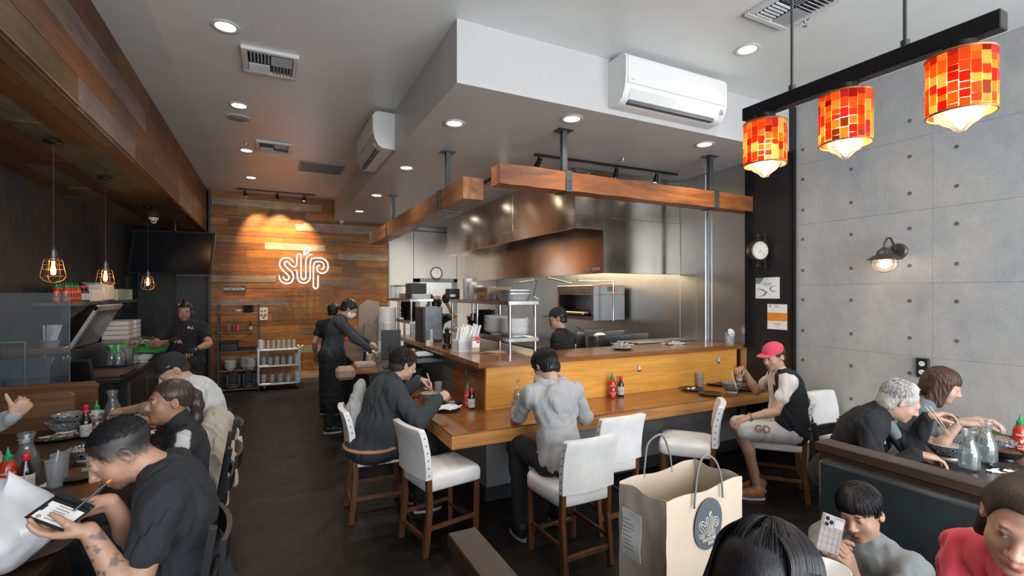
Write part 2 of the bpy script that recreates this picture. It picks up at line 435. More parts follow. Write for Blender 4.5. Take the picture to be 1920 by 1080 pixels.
# timber boards
PAL = [(.46, .19, .030), (.41, .165, .024), (.37, .145, .022), (.30, .115, .019), (.50, .21, .034), (.22, .085, .017), (.34, .135, .021), (.43, .175, .026)]
PALE = [(.56, .42, .28), (.48, .37, .26), (.52, .45, .36)]
def planks(mb, u0, u1, v0, v1, fn, h=(.125, .150), L=(.7, 1.9), pale=.14, dark=1.0, th=.012, seed=1, relief=.006):
    """rows of boards over a rectangle; fn(u, v, w) gives a point, w = out of the surface"""
    r = random.Random(seed); v = v0
    while v < v1-1e-4:
        hh = min(r.choice((.092, .135, .135, .142)) if h is None else r.uniform(*h), v1-v)
        if v1-v-hh < .05: hh = v1-v
        u = u0-r.uniform(0, L[1]*.8)
        while u < u1:
            l = r.uniform(*L); a, b_ = max(u, u0), min(u+l, u1)
            if b_-a > .01:
                c = r.choice(PALE) if r.random() < pale else r.choice(PAL); c = tuple(x*r.uniform(.8, 1.15)*dark for x in c)
                w = th+r.uniform(0, relief); g = .0008
                mb.col = c; A = [(a+g, v+g), (b_-g, v+g), (b_-g, v+hh-g), (a+g, v+hh-g)]
                P = [fn(x, y, 0) for x, y in A]+[fn(x, y, w) for x, y in A]
                mb._add(P, [(4, 5, 6, 7), (0, 1, 5, 4), (1, 2, 6, 5), (2, 3, 7, 6), (3, 0, 4, 7), (3, 2, 1, 0)])
            u += l
        v += hh
    mb.col = None
m = MB()
planks(m, -1.0, 2.285, .10, ZS, lambda u, v, w: (u, YB-w, v), None, (.6, 1.9), .04, .80, seed=23)
planks(m, -1.0, SX, ZS, ZC, lambda u, v, w: (u, YB-w, v), (.14, .15), (.6, 1.9), .04, .80, seed=4)
for i, (xa, xb, za, zb) in enumerate(((-.98, .92, 3.46, 3.60), (.45, 2.28, 3.05, 3.18), (-.1, 1.0, 2.66, 2.79), (1.25, 2.28, 2.50, 2.63), (-.99, .1, 2.02, 2.14), (-.99, .35, 1.56, 1.68), (.9, 1.7, 1.95, 2.08), (.55, 1.3, .98, 1.10))):
    xm = (xa+xb)/2
    for a, b_ in ((xa, xm+.17*(i % 3-1)), (xm+.17*(i % 3-1), xb)): m.col = sc_(PALE[i % 3], (.62, .8, .95, .7, .6, .38, .3, .35)[i]); m.box((a+.001, YB-.0215, za), (b_-.001, YB-.006, zb), .0006)
m.col = None
struct(m.build('wall_back', attr_wood('wall_boards', 0)))
struct(box((-1.0, YB, 0), (2.30, YB+.12, ZC)).build('wall_back_core', BLACK))
struct(box((-1.0, YB-.03, 0), (2.285, YB, .10), .003).build('baseboard_back', mat('grey_base', (.07, .085, .095), .5)))
struct(box((-1.03, YB-.06, 0), (-.995, YB+.5, ZC), .002).build('trim_8', mat('dark_trim', (.06, .05, .045), .5)))
# timber bulkhead along the left side
m = MB()
planks(m, YF, YB, BZ, ZC, lambda u, v, w: (BX-.03+w, u, v), (.19, .21), (.9, 2.6), .22, .34, seed=11, relief=.004)
planks(m, YF, YB, XL, BX-.006, lambda u, v, w: (v, u, BZ+.03-w), (.185, .21), (.9, 2.6), .34, .36, seed=15, relief=.004)
struct(m.build('bulkhead', attr_wood('bulkhead_boards', 1, .5)))
struct(box((XL, YF, BZ+.03), (BX-.03, YB+.4, ZC)).build('bulkhead_core', BLACK))
# storefront behind the camera: sill, mullions, header
m = MB().box((XL, YF-.12, 0), (XR+.1, YF, .45)).box((XL, YF-.12, 3.25), (XR+.1, YF, ZC))
for x in (XL, .25, 2.65, XR-.05): m.box((x-.06, YF-.12, .45), (x+.06, YF, 3.25))
struct(m.build('wall_front', mat('storefront_frame', (.05, .05, .05), .4)))

# ---------------------------------------------------------------- recessed downlights
LAMPD = emis('downlight_diffuser', (1.0, .92, .8), 12.0)
TRIMW = mat('white_trim_ring', (.6, .6, .58), .4, var=.02)
def downlight(x, y, z, label, grp, e=34, spot=True):
    t = thing('recessed_downlight', label, 'ceiling light', (x, y, z), 0, grp)
    MB().lathe([(.066, .0), (.092, -.001), (.094, -.006), (.090, -.009), (.070, -.009), (.064, -.003)], (0, 0, 0), 32).build('trim_ring', TRIMW, t, 50, world=False)
    MB().lathe([(.066, -.003), (.066, -.0045), (.0, -.0045)], (0, 0, 0), 32).build('lens', LAMPD, t, 50, world=False)
    l = lamp('downlight_beam', 'SPOT', (0, 0, -.02), e, (1, .90, .78), size=.05, spot_size=math.radians(150), spot_blend=.9); l.parent = t
for i, y in enumerate((4.04, 5.68, 7.42, 9.12)):
    downlight(-.29, y, ZC, ('recessed downlight in grey ceiling nearest the viewer beside the timber bulkhead', 'recessed downlight in the ceiling just before the round speaker grille', 'recessed downlight in the ceiling beside the small sprinkler', 'recessed downlight in the ceiling closest to the board wall')[i], 'ceiling downlights beside the bulkhead', 30)
downlight(3.37, 2.574, ZC, 'recessed downlight in the high ceiling above the mosaic pendant rail', 'ceiling downlights')
downlight(3.95, 9.85, ZS, 'added hidden downlight beyond the hood to brighten the white kitchen wall', 'soffit downlights', 26)  # added lamp, out of sight behind the hood, brightens the kitchen wall
downlight(2.55, 9.9, ZS, 'added hidden downlight behind the far end of the left timber beam', 'soffit downlights', 26)  # second added lamp for the kitchen wall, masked by the beam end
lamp('store_room_light', 'POINT', (3.3, 11.3, 2.6), 22, (1, .97, .92), size=.2)
lb = ('recessed downlight at the left near corner of the soffit', 'second soffit downlight along the left row', 'third soffit downlight along the left row', 'farthest soffit downlight of the left row by the board wall')
for i, y in enumerate((3.97, 5.63, 7.41, 8.99)): downlight(1.43, y, ZS, lb[i], 'soffit downlights', 24)
downlight(2.28, 3.42, ZS, 'recessed downlight in the soffit below the left end of the wall air conditioner', 'soffit downlights', 24)
downlight(3.85, 3.42, ZS, 'recessed downlight in the soffit right of the air conditioner', 'soffit downlights', 24)
downlight(2.753, 7.42, ZS, 'recessed downlight in the soffit behind the left hanging timber beam', 'soffit downlights', 150)
downlight(2.753, 8.87, ZS, 'recessed downlight in the soffit before the white kitchen wall', 'soffit downlights', 150)
# ================================================================ BAR
BARW = wood('bar_top_wood', (.17, .062, .02), (.33, .135, .042), 0, 1, .22, .5, c3=(.25, .09, .03))
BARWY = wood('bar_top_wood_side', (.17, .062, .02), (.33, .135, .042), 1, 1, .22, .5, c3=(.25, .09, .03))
BAREDGE = wood('bar_edge_wood', (.40, .17, .05), (.62, .30, .095), 0, 1, .3, .3)
PANELF = wood('bar_panel_wood', (.80, .35, .055), (.95, .48, .10), 0, .9, .38, .1, grain=9)
DARKLAM = wood('dark_blue_laminate', (.075, .10, .12), (.15, .185, .21), 1, 1.0, .45, 0, grain=26, bump=.05)
t = thing('bar_counter', 'long L shaped wooden dining bar with concrete base and raised panel', 'bar', (3, 3.8, 0))
BT = .785
MB().prism([(1.16, 3.28), (XR-.045, 3.28), (XR-.045, 3.84), (1.68, 3.84), (1.68, 5.25), (1.16, 5.25)], BT-.012, BT).build('bar_top', BARW, t)
m = MB().box((1.16, 3.28, BT-.11), (XR-.045, 3.32, BT-.012), .003).box((1.16, 3.32, BT-.11), (1.20, 5.25, BT-.012), .003).box((1.2, 3.32, BT-.06), (XR-.045, 3.83, BT-.012)).box((1.2, 3.83, BT-.06), (1.67, 5.25, BT-.012))
m.build('bar_edge', BAREDGE, t)
MB().box((1.67, 3.83, .12), (XR-.045, 3.95, BT-.06)).box((1.67, 3.95, .12), (1.79, 6.9, BT-.06)).build('bar_base', CONCB, t)
MB().box((1.655, 3.815, 0), (XR-.045, 3.95, .12), .003).box((1.655, 3.95, 0), (1.79, 6.9, .12), .003).build('kick_plate', mat('kick_plate', (.045, .052, .058), .5), t)
MB().box((1.665, 3.825, BT), (XR-.045, 3.86, 1.172), .002).build('front_panel', PANELF, t)
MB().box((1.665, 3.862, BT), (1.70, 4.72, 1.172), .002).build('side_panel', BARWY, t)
MB().box((1.668, 4.72, .0), (1.70, 6.72, 1.172), .002).build('dark_side_panel', DARKLAM, t)
MB().box((1.38, 5.0, 1.06), (1.668, 6.5, 1.095), .003).build('side_ledge', DARKLAM, t)
t = thing('raised_counter', 'raised wooden ledge running along the top of the bar panels', 'counter', (3, 4, 1.17))
CT = 1.215
MB().prism([(1.555, 3.735), (XR-.045, 3.735), (XR-.045, 4.27), (2.45, 4.27), (2.45, 6.75), (1.555, 6.75)], CT-.006, CT).build('counter_top', BARW, t)
m = MB().box((1.555, 3.735, CT-.046), (XR-.045, 3.775, CT-.006), .002).box((1.555, 3.775, CT-.046), (1.595, 6.75, CT-.006), .002).box((1.6, 3.775, CT-.04), (XR-.045, 4.27, CT-.006)).box((1.6, 4.27, CT-.04), (2.45, 6.75, CT-.006))
m.build('counter_edge', BARW, t)
# small table signs on the panel
def card(px, kind, label, grp=None):
    p = PY(px[0], px[1], 3.82)
    c = thing('panel_card', label, 'sign', (p.x, 3.825, p.z), 0, grp)
    MB().box((-.021, -.003, -.032), (.021, 0, .034), .0005).build('plate', mat('card_black', (.02, .02, .022), .4), c, world=False)
    m = MB(); m.box((-.018, -.0042, -.016), (.018, -.0028, .032), 0); m.build('white_face', mat('card_white', (.7, .72, .72), .5), c, world=False)
    return c
card((1199, 691), 0, 'small black and white card on the bar panel above the middle sauce bottles')
card((1348, 676), 0, 'small black and white card on the bar panel right of the water tumbler')
t = thing('panel_card', 'dark outlet sized card on the shaded side panel of the bar', 'sign', tuple(PX(874, 697, 1.66)))
MB().box((-.004, -.022, -.036), (.004, .022, .036), .001).build('plate', mat('card_dark', (.05, .06, .07), .4), t, world=False)
MB().box((-.0052, -.012, -.025), (-.0038, .012, .025)).build('white_face', mat('card_grey', (.25, .3, .32), .4), t, world=False)

# ================================================================ BAR CHAIRS
LEATH = mat('white_leather', (.82, .82, .81), .42, var=.10, vs=5, bump=.12, bs=35)
LEGW = wood('chair_leg_wood', (.085, .032, .014), (.17, .066, .026), 2, 1, .32, .3)
NAIL = mat('nail_head', (.10, .09, .08), .35, metal=.8)
def bar_chair():
    t = thing('bar_chair', 'x', 'chair')
    m = MB(); g = []
    hw, hd, z0, z1 = .215, .225, .435, .545        # cushion: domed top, rounded sides
    R = []
    for (s, z) in ((.94, z0), (1.0, z0+.012), (1.0, z0+.05), (1.0, z1-.03), (.965, z1-.008), (.90, z1), (.5, z1+.008), (.02, z1+.010)):
        ring = []
        for k in range(40):
            a = 2*math.pi*k/40; c, sn = math.cos(a), math.sin(a); e = .22
            x = abs(c)**e*math.copysign(1, c)*hw*s; y = abs(sn)**e*math.copysign(1, sn)*hd*s
            x *= 1-.06*(-y/hd+1)/2
            if abs(x) > .12 and abs(y) < .03: pass
            ring.append((x, y, z+.004*math.cos(3*a)*s))
        R.append(ring)
    m.rings(R).build('seat', LEATH, t, 60, world=False)
    n = 18; H = [(.53, 0), (.60, .0), (.72, -.012), (.82, -.035), (.868, -.052), (.878, -.058)]      # (z, y) of the back's front face
    R = []
    def bw(z): return .205 + .006*(z-.53)
    for z, y in H:
        e = .012 if z > .87 else 0
        ring = []
        for k in range(n): x = -1+2*k/(n-1); ring.append((x*(bw(z)-e), -.195+y-.022*(1-x*x)+(.004 if e else 0), z))
        for k in range(n): x = 1-2*k/(n-1); ring.append((x*(bw(z)-e), -.240+y-.022*(1-x*x)-(-.006 if e else 0), z))
        R.append(ring)
    b = m = MB(); m.rings(R).build('backrest', LEATH, t, 50, world=False)
    back = [o for o in t.children if o.name.startswith('backrest')][0]
    nm = MB()
    for sx in (-1, 1):
        for i in range(6):
            z = .56+i*.052; y = float(np.interp(z, [h[0] for h in H], [h[1] for h in H]))
            nm.ball((sx*(bw(z)+.001), -.217+y, z), (.003, .0055, .0055), 8, 5)
    nm.build('nail_trim', NAIL, back, 40, world=False)
    for sx in (-1, 1):
        MB().bar((sx*.178, .185, .0), (sx*.185, .19, .45), .036, .036, b=.003).build('leg', LEGW, t, world=False)
        MB().bar((sx*.183, -.235, 0), (sx*.183, -.200, .34), .034, .042, b=.003).bar((sx*.183, -.200, .33), (sx*.184, -.212, .62), .033, .040, b=.003).build('leg', LEGW, t, world=False)
        MB().bar((sx*.18, -.21, .185), (sx*.18, .18, .185), .018, .03).build('stretcher', LEGW, t, world=False)
    MB().bar((-.17, .188, .14), (.17, .188, .14), .045, .022).build('stretcher', LEGW, t, world=False)
    MB().bar((-.17, -.22, .115), (.17, -.22, .115), .022, .034).build('stretcher', LEGW, t, world=False)
    MB().box((-.155, .168, .151), (.155, .200, .155), .001).build('foot_plate', STEEL, t, world=False)
    return t
bc = bar_chair()
CH = [(0.80, 4.09, -92, 'white leather bar chair that the man in the dark pullover sits on'),
      (1.13, 3.42, -78, 'empty white leather bar chair turned side-on by the corner of the bar'),
      (1.83, 2.80, 2, 'stained white leather bar chair under the person in the grey hoodie, back to the viewer'),
      (2.37, 3.14, 0, 'empty white leather bar chair pushed in right of the grey hoodie'),
      (3.25, 3.08, 42, 'empty white leather bar chair turned diagonally behind the paper bag handles'),
      (4.08, 2.84, 41, 'white leather bar chair carrying the man in the pink cap'),
      (4.60, 2.50, 178, 'white leather bar chair standing by the concrete wall behind the pink-capped man')]
for i, (x, y, a, lb) in enumerate(CH):
    o = bc if i == 0 else copy_tree(bc)
    o.location = (x, y, 0); o.rotation_euler = (0, 0, math.radians(a)); o['label'] = lb; o['group'] = 'white leather bar chairs'

# ================================================================ BOOTHS AND TABLES
CAPW = wood('booth_cap_wood', (.032, .018, .011), (.068, .042, .027), 1, 1, .42, .15)
VINYL = mat('blue_black_vinyl', (.022, .031, .036), .33, var=.2, vs=3, bump=.04, bs=25)
DTABLE = wood('dark_table_wood', (.018, .010, .007), (.045, .023, .013), 0, 1, .3, .15)
def booth(name, x0, x1, y0, y1, face, label, top=1.05):
    t = thing(name, label, 'booth bench', ((x0+x1)/2, (y0+y1)/2, 0))
    MB().box((x0, y0, top-.045), (x1, y1, top), .004).build('top_rail', CAPW, t)
    MB().box((x0+.012, y0+.01, 0), (x1-.012, y1-.012, top-.045), .002).build('frame', CAPW, t)
    s = face; xa = x1 if s > 0 else x0
    for i, f in enumerate((s,)):
        m = MB(); a, b_ = (xa-.012, xa+.055) if f > 0 else (xa-.055, xa+.012)
        m.box((a, y0+.04, .44), (b_, y1-.045, top-.065), .018).build('back_cushion', VINYL, t, 40)
        a, b_ = (xa+.03, xa+.45) if f > 0 else (xa-.45, xa-.03)
        MB().box((a, y0+.04, .38), (b_, y1-.045, .46), .02).build('seat_cushion', VINYL, t, 40)
        MB().box((a+.01, y0+.06, 0), (b_-.01, y1-.07, .38), .002).build('bench_base', CAPW, t)
    return t
booth('booth_bench', 2.47, 2.58, -.60, 1.50, -1, 'booth bench with dark blue vinyl back and brown wooden top rail behind the boy')
booth('booth_bench', .495, .590, -.60, 1.44, 1, 'booth bench end with worn brown top rail in the bottom foreground')
def table(x0, x1, y0, y1, label, z=.76, th=.045, m_=None, legs=None, name='dining_table'):
    t = thing(name, label, 'table', ((x0+x1)/2, (y0+y1)/2, 0))
    MB().box((x0, y0, z-th), (x1, y1, z), .004).build('table_top', m_ or DTABLE, t)
    for lx, ly in legs or [((x0+x1)/2, y0+.3), ((x0+x1)/2, y1-.3)]:
        l = MB().box((lx-.04, ly-.04, .03), (lx+.04, ly+.04, z-th), .004).build('pedestal', BLACKM, t)
        MB().box((lx-.22, ly-.035, 0), (lx+.22, ly+.035, .03), .006).box((lx-.035, ly-.22, 0), (lx+.035, ly+.22, .03), .006).build('foot', BLACKM, l)
    return t
table(1.13, 1.98, -.40, 1.42, 'dark wooden booth table under the paper takeaway bag')
table(2.98, 4.75, .40, 1.50, 'dark wooden table of the elderly couple beside the concrete wall', legs=[(3.4, 1.0), (4.3, 1.0)])
table(-1.95, -.80, 3.13, 4.86, 'long dark wooden table with sauce bottles between the diners at the left')
table(-1.95, -.77, 1.15, 2.80, 'dark wooden table in the lower left corner under the white plastic bag')
# oak booth ends on the left and the glass screen
OAK = wood('oak_booth_board', (.11, .052, .022), (.22, .105, .045), 0, .8, .42, .2, grain=18)
def round_board(x0, x1, z0, z1, y0, y1, r, name, label):
    pts = [(x0, z0), (x1, z0)]+[(x1-r+r*math.cos(a), z1-r+r*math.sin(a)) for a in np.linspace(0, math.pi/2, 8)]+[(x0, z1)]
    M = Matrix(((1, 0, 0, 0), (0, 0, 1, 0), (0, 1, 0, 0), (0, 0, 0, 1)))
    o = MB().prism(pts, y0, y1, M).build(name, OAK, origin=((x0+x1)/2, y0, z0)); return tag(o, label, 'booth divider')
round_board(-2.16, -1.37, 0, 1.03, 4.89, 4.94, .05, 'booth_divider', 'nearer oak booth divider with rounded corner behind the patterned bowl')
round_board(-2.16, -1.36, 0, 1.03, 5.40, 5.45, .05, 'booth_divider', 'farther oak booth divider under the clear glass screen')
t = thing('glass_screen', 'clear glass screen standing on the farther oak booth divider', 'glass screen', (-1.8, 5.42, 1.03))
MB().box((-2.16, 5.418, 1.03), (-1.55, 5.426, 1.803), .001).build('pane', glass('screen_glass', (.80, .85, .88), .03, .5, .05, (.5, .6, .65)), t)
m = MB().bar((-1.548, 5.422, 1.03), (-1.548, 5.422, 1.803), .006).bar((-1.83, 5.410, 1.03), (-1.83, 5.410, 1.4), .012, .01).bar((-2.16, 5.41, 1.395), (-1.83, 5.41, 1.395), .012, .012)
m.build('clamp_edge', mat('screen_edge', (.16, .22, .25), .3, metal=.3), t)
# black chairs on the left
BLK = mat('black_lacquer', (.014, .016, .018), .28, var=.2)
def ladder_chair():
    t = thing('ladder_back_chair', 'x', 'chair')
    MB().box((-.21, -.2, .42), (.21, .22, .46), .015).build('seat', BLK, t, 40, world=False)
    for sx in (-1, 1):
        MB().bar((sx*.185, .19, 0), (sx*.185, .19, .43), .032, .032).build('leg', BLK, t, world=False)
        MB().bar((sx*.185, -.20, 0), (sx*.19, -.20, .5), .034, .03).bar((sx*.19, -.20, .49), (sx*.195, -.27, .90), .034, .028).build('leg', BLK, t, world=False)
        MB().bar((sx*.185, -.19, .2), (sx*.185, .18, .2), .018, .022).build('stretcher', BLK, t, world=False)
    for i, z in enumerate((.57, .68, .80)):
        R = []
        for k in range(13):
            x = -1+2*k/12; y = -.213-.14*(z-.5)/.4*1.0-.028*(1-x*x)+.02; R.append([(x*.185, y-.009, z-.03), (x*.185, y+.009, z-.03), (x*.185, y+.005, z+.045), (x*.185, y-.013, z+.045)])
        MB().rings(R).build('slat', BLK, t, 40, world=False)
    return t
lc = ladder_chair(); lc.location = (-.47, 2.12, 0); lc.scale = (1, 1, 1.1); lc.rotation_euler = (0, 0, math.radians(97))
lc['label'] = 'black ladder-back chair of the tattooed man in the lower left'
copy_tree(lc, (-.49, 3.42, 0), math.radians(93), 'black chair of the woman in the black track jacket').scale = (1, 1, 1)
copy_tree(lc, (-.52, 4.12, 0), math.radians(100), 'black chair with a beige coat over its back').scale = (1, 1, 1)
copy_tree(lc, (3.58, 1.80, 0), math.radians(184), 'black chair the white-haired man sits on').scale = (1, 1, 1)
copy_tree(lc, (4.18, 1.84, 0), math.radians(182), 'black chair of the brown-haired woman against the concrete wall').scale = (1, 1, 1)

# ================================================================ HANGING BEAMS
RBEAM = wood('reclaimed_beam', (.075, .022, .008), (.38, .12, .024), 0, .8, .5, .1, grain=7, bump=.35, c3=(.22, .05, .02))
RBEAMY = wood('reclaimed_beam_side', (.10, .04, .014), (.30, .12, .04), 1, .8, .5, .1, grain=9, bump=.3)
IRON = mat('iron_bracket', (.075, .085, .092), .45, metal=.55, var=.2)
def beam(lo, hi, mt, axis, posts, label):
    lo, hi = Vector(lo), Vector(hi)
    t = thing('hanging_beam', label, 'beam', tuple((lo+hi)/2))
    n = 24; R = []
    r = random.Random(3)
    for i in range(n+1):
        f = i/n; j = [r.uniform(-.004, .004) for _ in range(8)]
        if axis == 0: x = lo.x+(hi.x-lo.x)*f; R.append([(x, lo.y+j[0], lo.z+j[1]), (x, hi.y+j[2], lo.z+j[3]), (x, hi.y+j[4], hi.z+j[5]), (x, lo.y+j[6], hi.z+j[7])])
        else: y = lo.y+(hi.y-lo.y)*f; R.append([(lo.x+j[0], y, lo.z+j[1]), (lo.x+j[2], y, hi.z+j[3]), (hi.x+j[4], y, hi.z+j[5]), (hi.x+j[6], y, lo.z+j[7])])
    MB().rings(R).build('timber', mt, t)
    for p in posts:
        m = MB(); cx, cy = (p, (lo.y+hi.y)/2) if axis == 0 else ((lo.x+hi.x)/2, p); g = .008
        m.box((cx-.025, cy-.025, hi.z), (cx+.025, cy+.025, ZS-.004), .002)
        st = m.build('hanger_post', IRON, t)
        MB().box((cx-.075, cy-.06, ZS-.008), (cx+.075, cy+.06, ZS), .001).build('ceiling_plate', IRON, st)
        m = MB(); w = .033
        if axis == 0: m.box((p-w, lo.y-g, lo.z-g), (p+w, hi.y+g, hi.z+g+.004), .001); m.ball((p, lo.y-g-.002, (lo.z+hi.z)/2+.01), (.012, .006, .012), 10, 6)
        else: m.box((lo.x-g, p-w, lo.z-g), (hi.x+g, p+w, hi.z+g), .001); m.ball((lo.x-g-.002, p, (lo.z+hi.z)/2), (.006, .012, .012), 10, 6)
        m.build('strap', IRON, t)
    return t
beam((1.70, 3.62, 2.715), (4.84, 3.79, 2.885), RBEAM, 0, (2.38, 4.25), 'thick reclaimed timber beam hanging parallel to the front of the bar')
beam((1.56, 4.10, 2.66), (1.76, 8.75, 2.86), RBEAMY, 1, (4.82, 7.34), 'reclaimed timber beam hanging over the left side of the bar, end towards the viewer')

# ================================================================ HOOD
HD = steel('hood_steel', (.60, .53, .46), .2, 2, .7)
t = thing('extraction_hood', 'large stainless steel extraction hood hanging over the cooking line', 'hood', (4, 6.9, 2.03))
H0 = 4.72
for a, b_ in ((H0, 6.35), (6.35, 9.3)):
    MB().box((3.19, a+.001, 2.72), (4.85, b_-.001, ZS-.001), .003).build('upper_panel', HD, t)
m = MB().box((3.185, H0-.004, 2.565), (3.60, H0+.02, 2.72), .002).box((3.185, H0+.02, 2.565), (3.205, 9.3, 2.72), .002).box((3.19, 9.28, 2.565), (4.85, 9.3, 2.72)).box((3.2, H0+.02, 2.70), (4.85, 9.29, 2.72))
m.build('canopy_lip', HD, t)
MB().box((3.60, H0-.003, 2.045), (4.85, H0+.02, 2.72), .003).build('front_skirt', HD, t)
MB().box((3.60, H0+.02, 2.045), (3.62, 9.3, 2.72), .003).build('side_skirt', HD, t)
m = MB()
for i in range(9): y = H0+.2+i*.46; m.box((3.70, y, 2.30), (4.80, y+.42, 2.33), .01)
m.build('filter_bank', STEELD, t)
MB().box((3.19, H0-.012, ZS-.05), (4.85, H0, ZS-.03), .003).build('top_trim', STEEL, t)
FG = face_cam((3.598, 4.95, 2.10), (-1, 0, 0))
text_mesh('VENTMASTER', .052, .0012, FG, 'maker_lettering', mat('logo_silver', (.6, .6, .6), .4), t, align='CENTER', bold=.001)
lamp('hood_light', 'AREA', (4.2, 6.6, 2.28), 40, (1, .78, .5), size=.4, sizey=3.2)
pass

# ================================================================ AIR CONDITIONERS, VENTS, TRACKS
ACW = mat('ac_white', (.72, .72, .70), .35, var=.02)
def ac_unit(L, label, loc, rz):
    t = thing('air_conditioner', label, 'air conditioner', loc, rz)      # local: x width, -y out of wall, z up from base
    prof = [(0, .0), (-.02, -.005), (-.13, .0), (-.175, .03), (-.205, .09), (-.215, .13), (-.222, .20), (-.222, .33), (-.205, .365), (-.16, .378), (0, .375)]
    def ringx(x, s=1.0): return [(x, y*s, z) for y, z in prof]
    MB().rings([ringx(-L/2), ringx(-L/2+.012, 1.0), ringx(L/2-.012, 1.0), ringx(L/2)]).build('body', ACW, t, 35, world=False)
    MB().box((-L/2+.02, -.2265, .135), (L/2-.02, -.2225, .345), .002).build('front_cover', ACW, t, world=False)
    fl = MB(); a, b_ = (-.176, .028), (-.2085, .100)
    q = lambda x, f, o: (x, a[0]+(b_[0]-a[0])*f-o*.9, a[1]+(b_[1]-a[1])*f-o*.4)
    fl.rings([[q(x, 0.02, 0), q(x, 1, 0), q(x, 1, .006), q(x, .02, .006)] for x in (-L/2+.06, L/2-.1)]).build('louvre', mat('ac_louvre', (.62, .63, .62), .3, var=.02), t, world=False)
    MB().box((-L/2+.07, -.172, -.001), (L/2-.11, -.13, .026)).build('outlet_gap', mat('ac_gap', (.10, .11, .12), .6), t, world=False)
    m = MB()
    for i in range(4): m.box((L/2-.075, -.212-.0015*i, .060+.012*i), (L/2-.03, -.20, .063+.012*i))
    m.build('indicator_panel', mat('ac_marks', (.3, .33, .35), .5), t, world=False)
    m = MB().box((-L/2+.05, -.2275, .165), (-L/2+.085, -.2262, .170)).box((L/2-.09, -.2275, .150), (L/2-.055, -.2262, .1535))
    m.build('badge', mat('ac_badge', (.25, .27, .3), .4), t, world=False)
    return t
ac_unit(1.14, 'white wall air conditioner on the bright front face of the soffit', (3.06, SY, 3.325), 0)
ac_unit(1.05, 'white wall air conditioner seen end-on on the left side of the soffit', (SX, 5.62, 3.315), -math.pi/2)
def vent(cx, cy, w, h, label, rings=True):
    t = thing('ceiling_vent', label, 'ceiling vent', (cx, cy, ZC))
    m = MB(); f = .045
    for (a, b_, c, d) in ((-w/2, w/2, -h/2, -h/2+f), (-w/2, w/2, h/2-f, h/2), (-w/2, -w/2+f, -h/2+f, h/2-f), (w/2-f, w/2, -h/2+f, h/2-f)): m.box((a, c, -.03), (b_, d, 0), .006)
    m.build('frame', TRIMW, t, world=False)
    MB().box((-w/2+f, -h/2+f, -.003), (w/2-f, h/2-f, 0)).build('dark_duct', mat('duct_dark', (.03, .035, .04), .6), t, world=False)
    iw, ih = w/2-f, h/2-f; TL = mat('vent_louvre', (.42, .43, .43), .45)
    for qx, qy, k in ((-1, 1, 0), (1, 1, 1), (-1, -1, 1), (1, -1, 0)):
        for i in range(6):
            m = MB()
            if k: x = qx*iw/2+(-.5+(i+.5)/6)*iw*.92; m.box((x-.002, qy*ih*.5-ih*.47, -.028), (x+.012, qy*ih*.5+ih*.47, -.024), R=Matrix.Rotation(.9*qx, 3, 'Y'))
            else: y = qy*ih/2+(-.5+(i+.5)/6)*ih*.92; m.box((qx*iw*.5-iw*.47, y-.002, -.028), (qx*iw*.5+iw*.47, y+.012, -.024), R=Matrix.Rotation(-.9*qy, 3, 'X'))
            m.build('louvre', TL, t, world=False)
    return t
vent(0.0, 4.50, .42, .46, 'square four-way ceiling vent nearest the viewer at upper left')
vent(.04, 7.06, .42, .46, 'smaller-looking ceiling vent farther back beside the sprinkler')
vent(3.12, 2.02, .42, .46, 'ceiling vent cut off by the top edge above the pendant rail')
t = thing('return_air_grille', 'flat rectangular return air grille in the ceiling before the board wall', 'vent', (.70, 7.95, ZC))
MB().box((-.32, -.30, -.012), (.32, .30, 0), .003).build('frame', mat('grille_frame', (.3, .3, .3), .5), t, world=False)
m = MB()
for i in range(26): y = -.27+i*.0216; m.box((-.29, y, -.016), (.29, y+.010, -.011))
tag(m.build('slat_field', mat('grille_slats', (.12, .14, .15), .5), t, world=False), kind=None)
t = thing('ceiling_speaker', 'round flat speaker grille in the ceiling behind the second downlight', 'speaker', (-.316, 6.089, ZC))
MB().lathe([(.12, 0), (.12, -.006), (.105, -.009), (0, -.009)], n=36).build('ring', TRIMW, t, 40, world=False)
MB().lathe([(.104, -.009), (.10, -.0105), (0, -.0105)], n=36).build('grille', mat('speaker_grille', (.33, .33, .32), .6), t, 40, world=False)
def sprinkler(x, y, z, label):
    t = thing('sprinkler_head', label, 'sprinkler', (x, y, z))
    MB().lathe([(.028, 0), (.028, -.004), (.01, -.006), (.008, -.02), (.006, -.03)], n=16).build('escutcheon', STEEL, t, 40, world=False)
    MB().tube([(-.01, 0, -.018), (-.012, 0, -.035), (0, 0, -.048)], .002, 6).tube([(.01, 0, -.018), (.012, 0, -.035), (0, 0, -.048)], .002, 6).lathe([(.016, -.048), (.016, -.050), (0, -.050)], n=12).build('deflector', STEEL, t, 40, world=False)
sprinkler(*PZ(461, 268, ZC)[:], 'chrome sprinkler head in the ceiling beside the third downlight')
sprinkler(*PZ(1168, 296, ZS)[:], 'sprinkler head in the soffit above the hanging beam')
sprinkler(*PZ(1509, 36, ZC)[:], 'sprinkler head in the ceiling near the top vent')
t = thing('smoke_detector', 'pale round smoke detector on the ceiling behind the pendant rod', 'smoke detector', tuple(PZ(1503, 166, ZC)))
MB().lathe([(.05, 0), (.052, -.015), (.04, -.03), (0, -.033)], n=24).build('cover', TRIMW, t, 40, world=False)
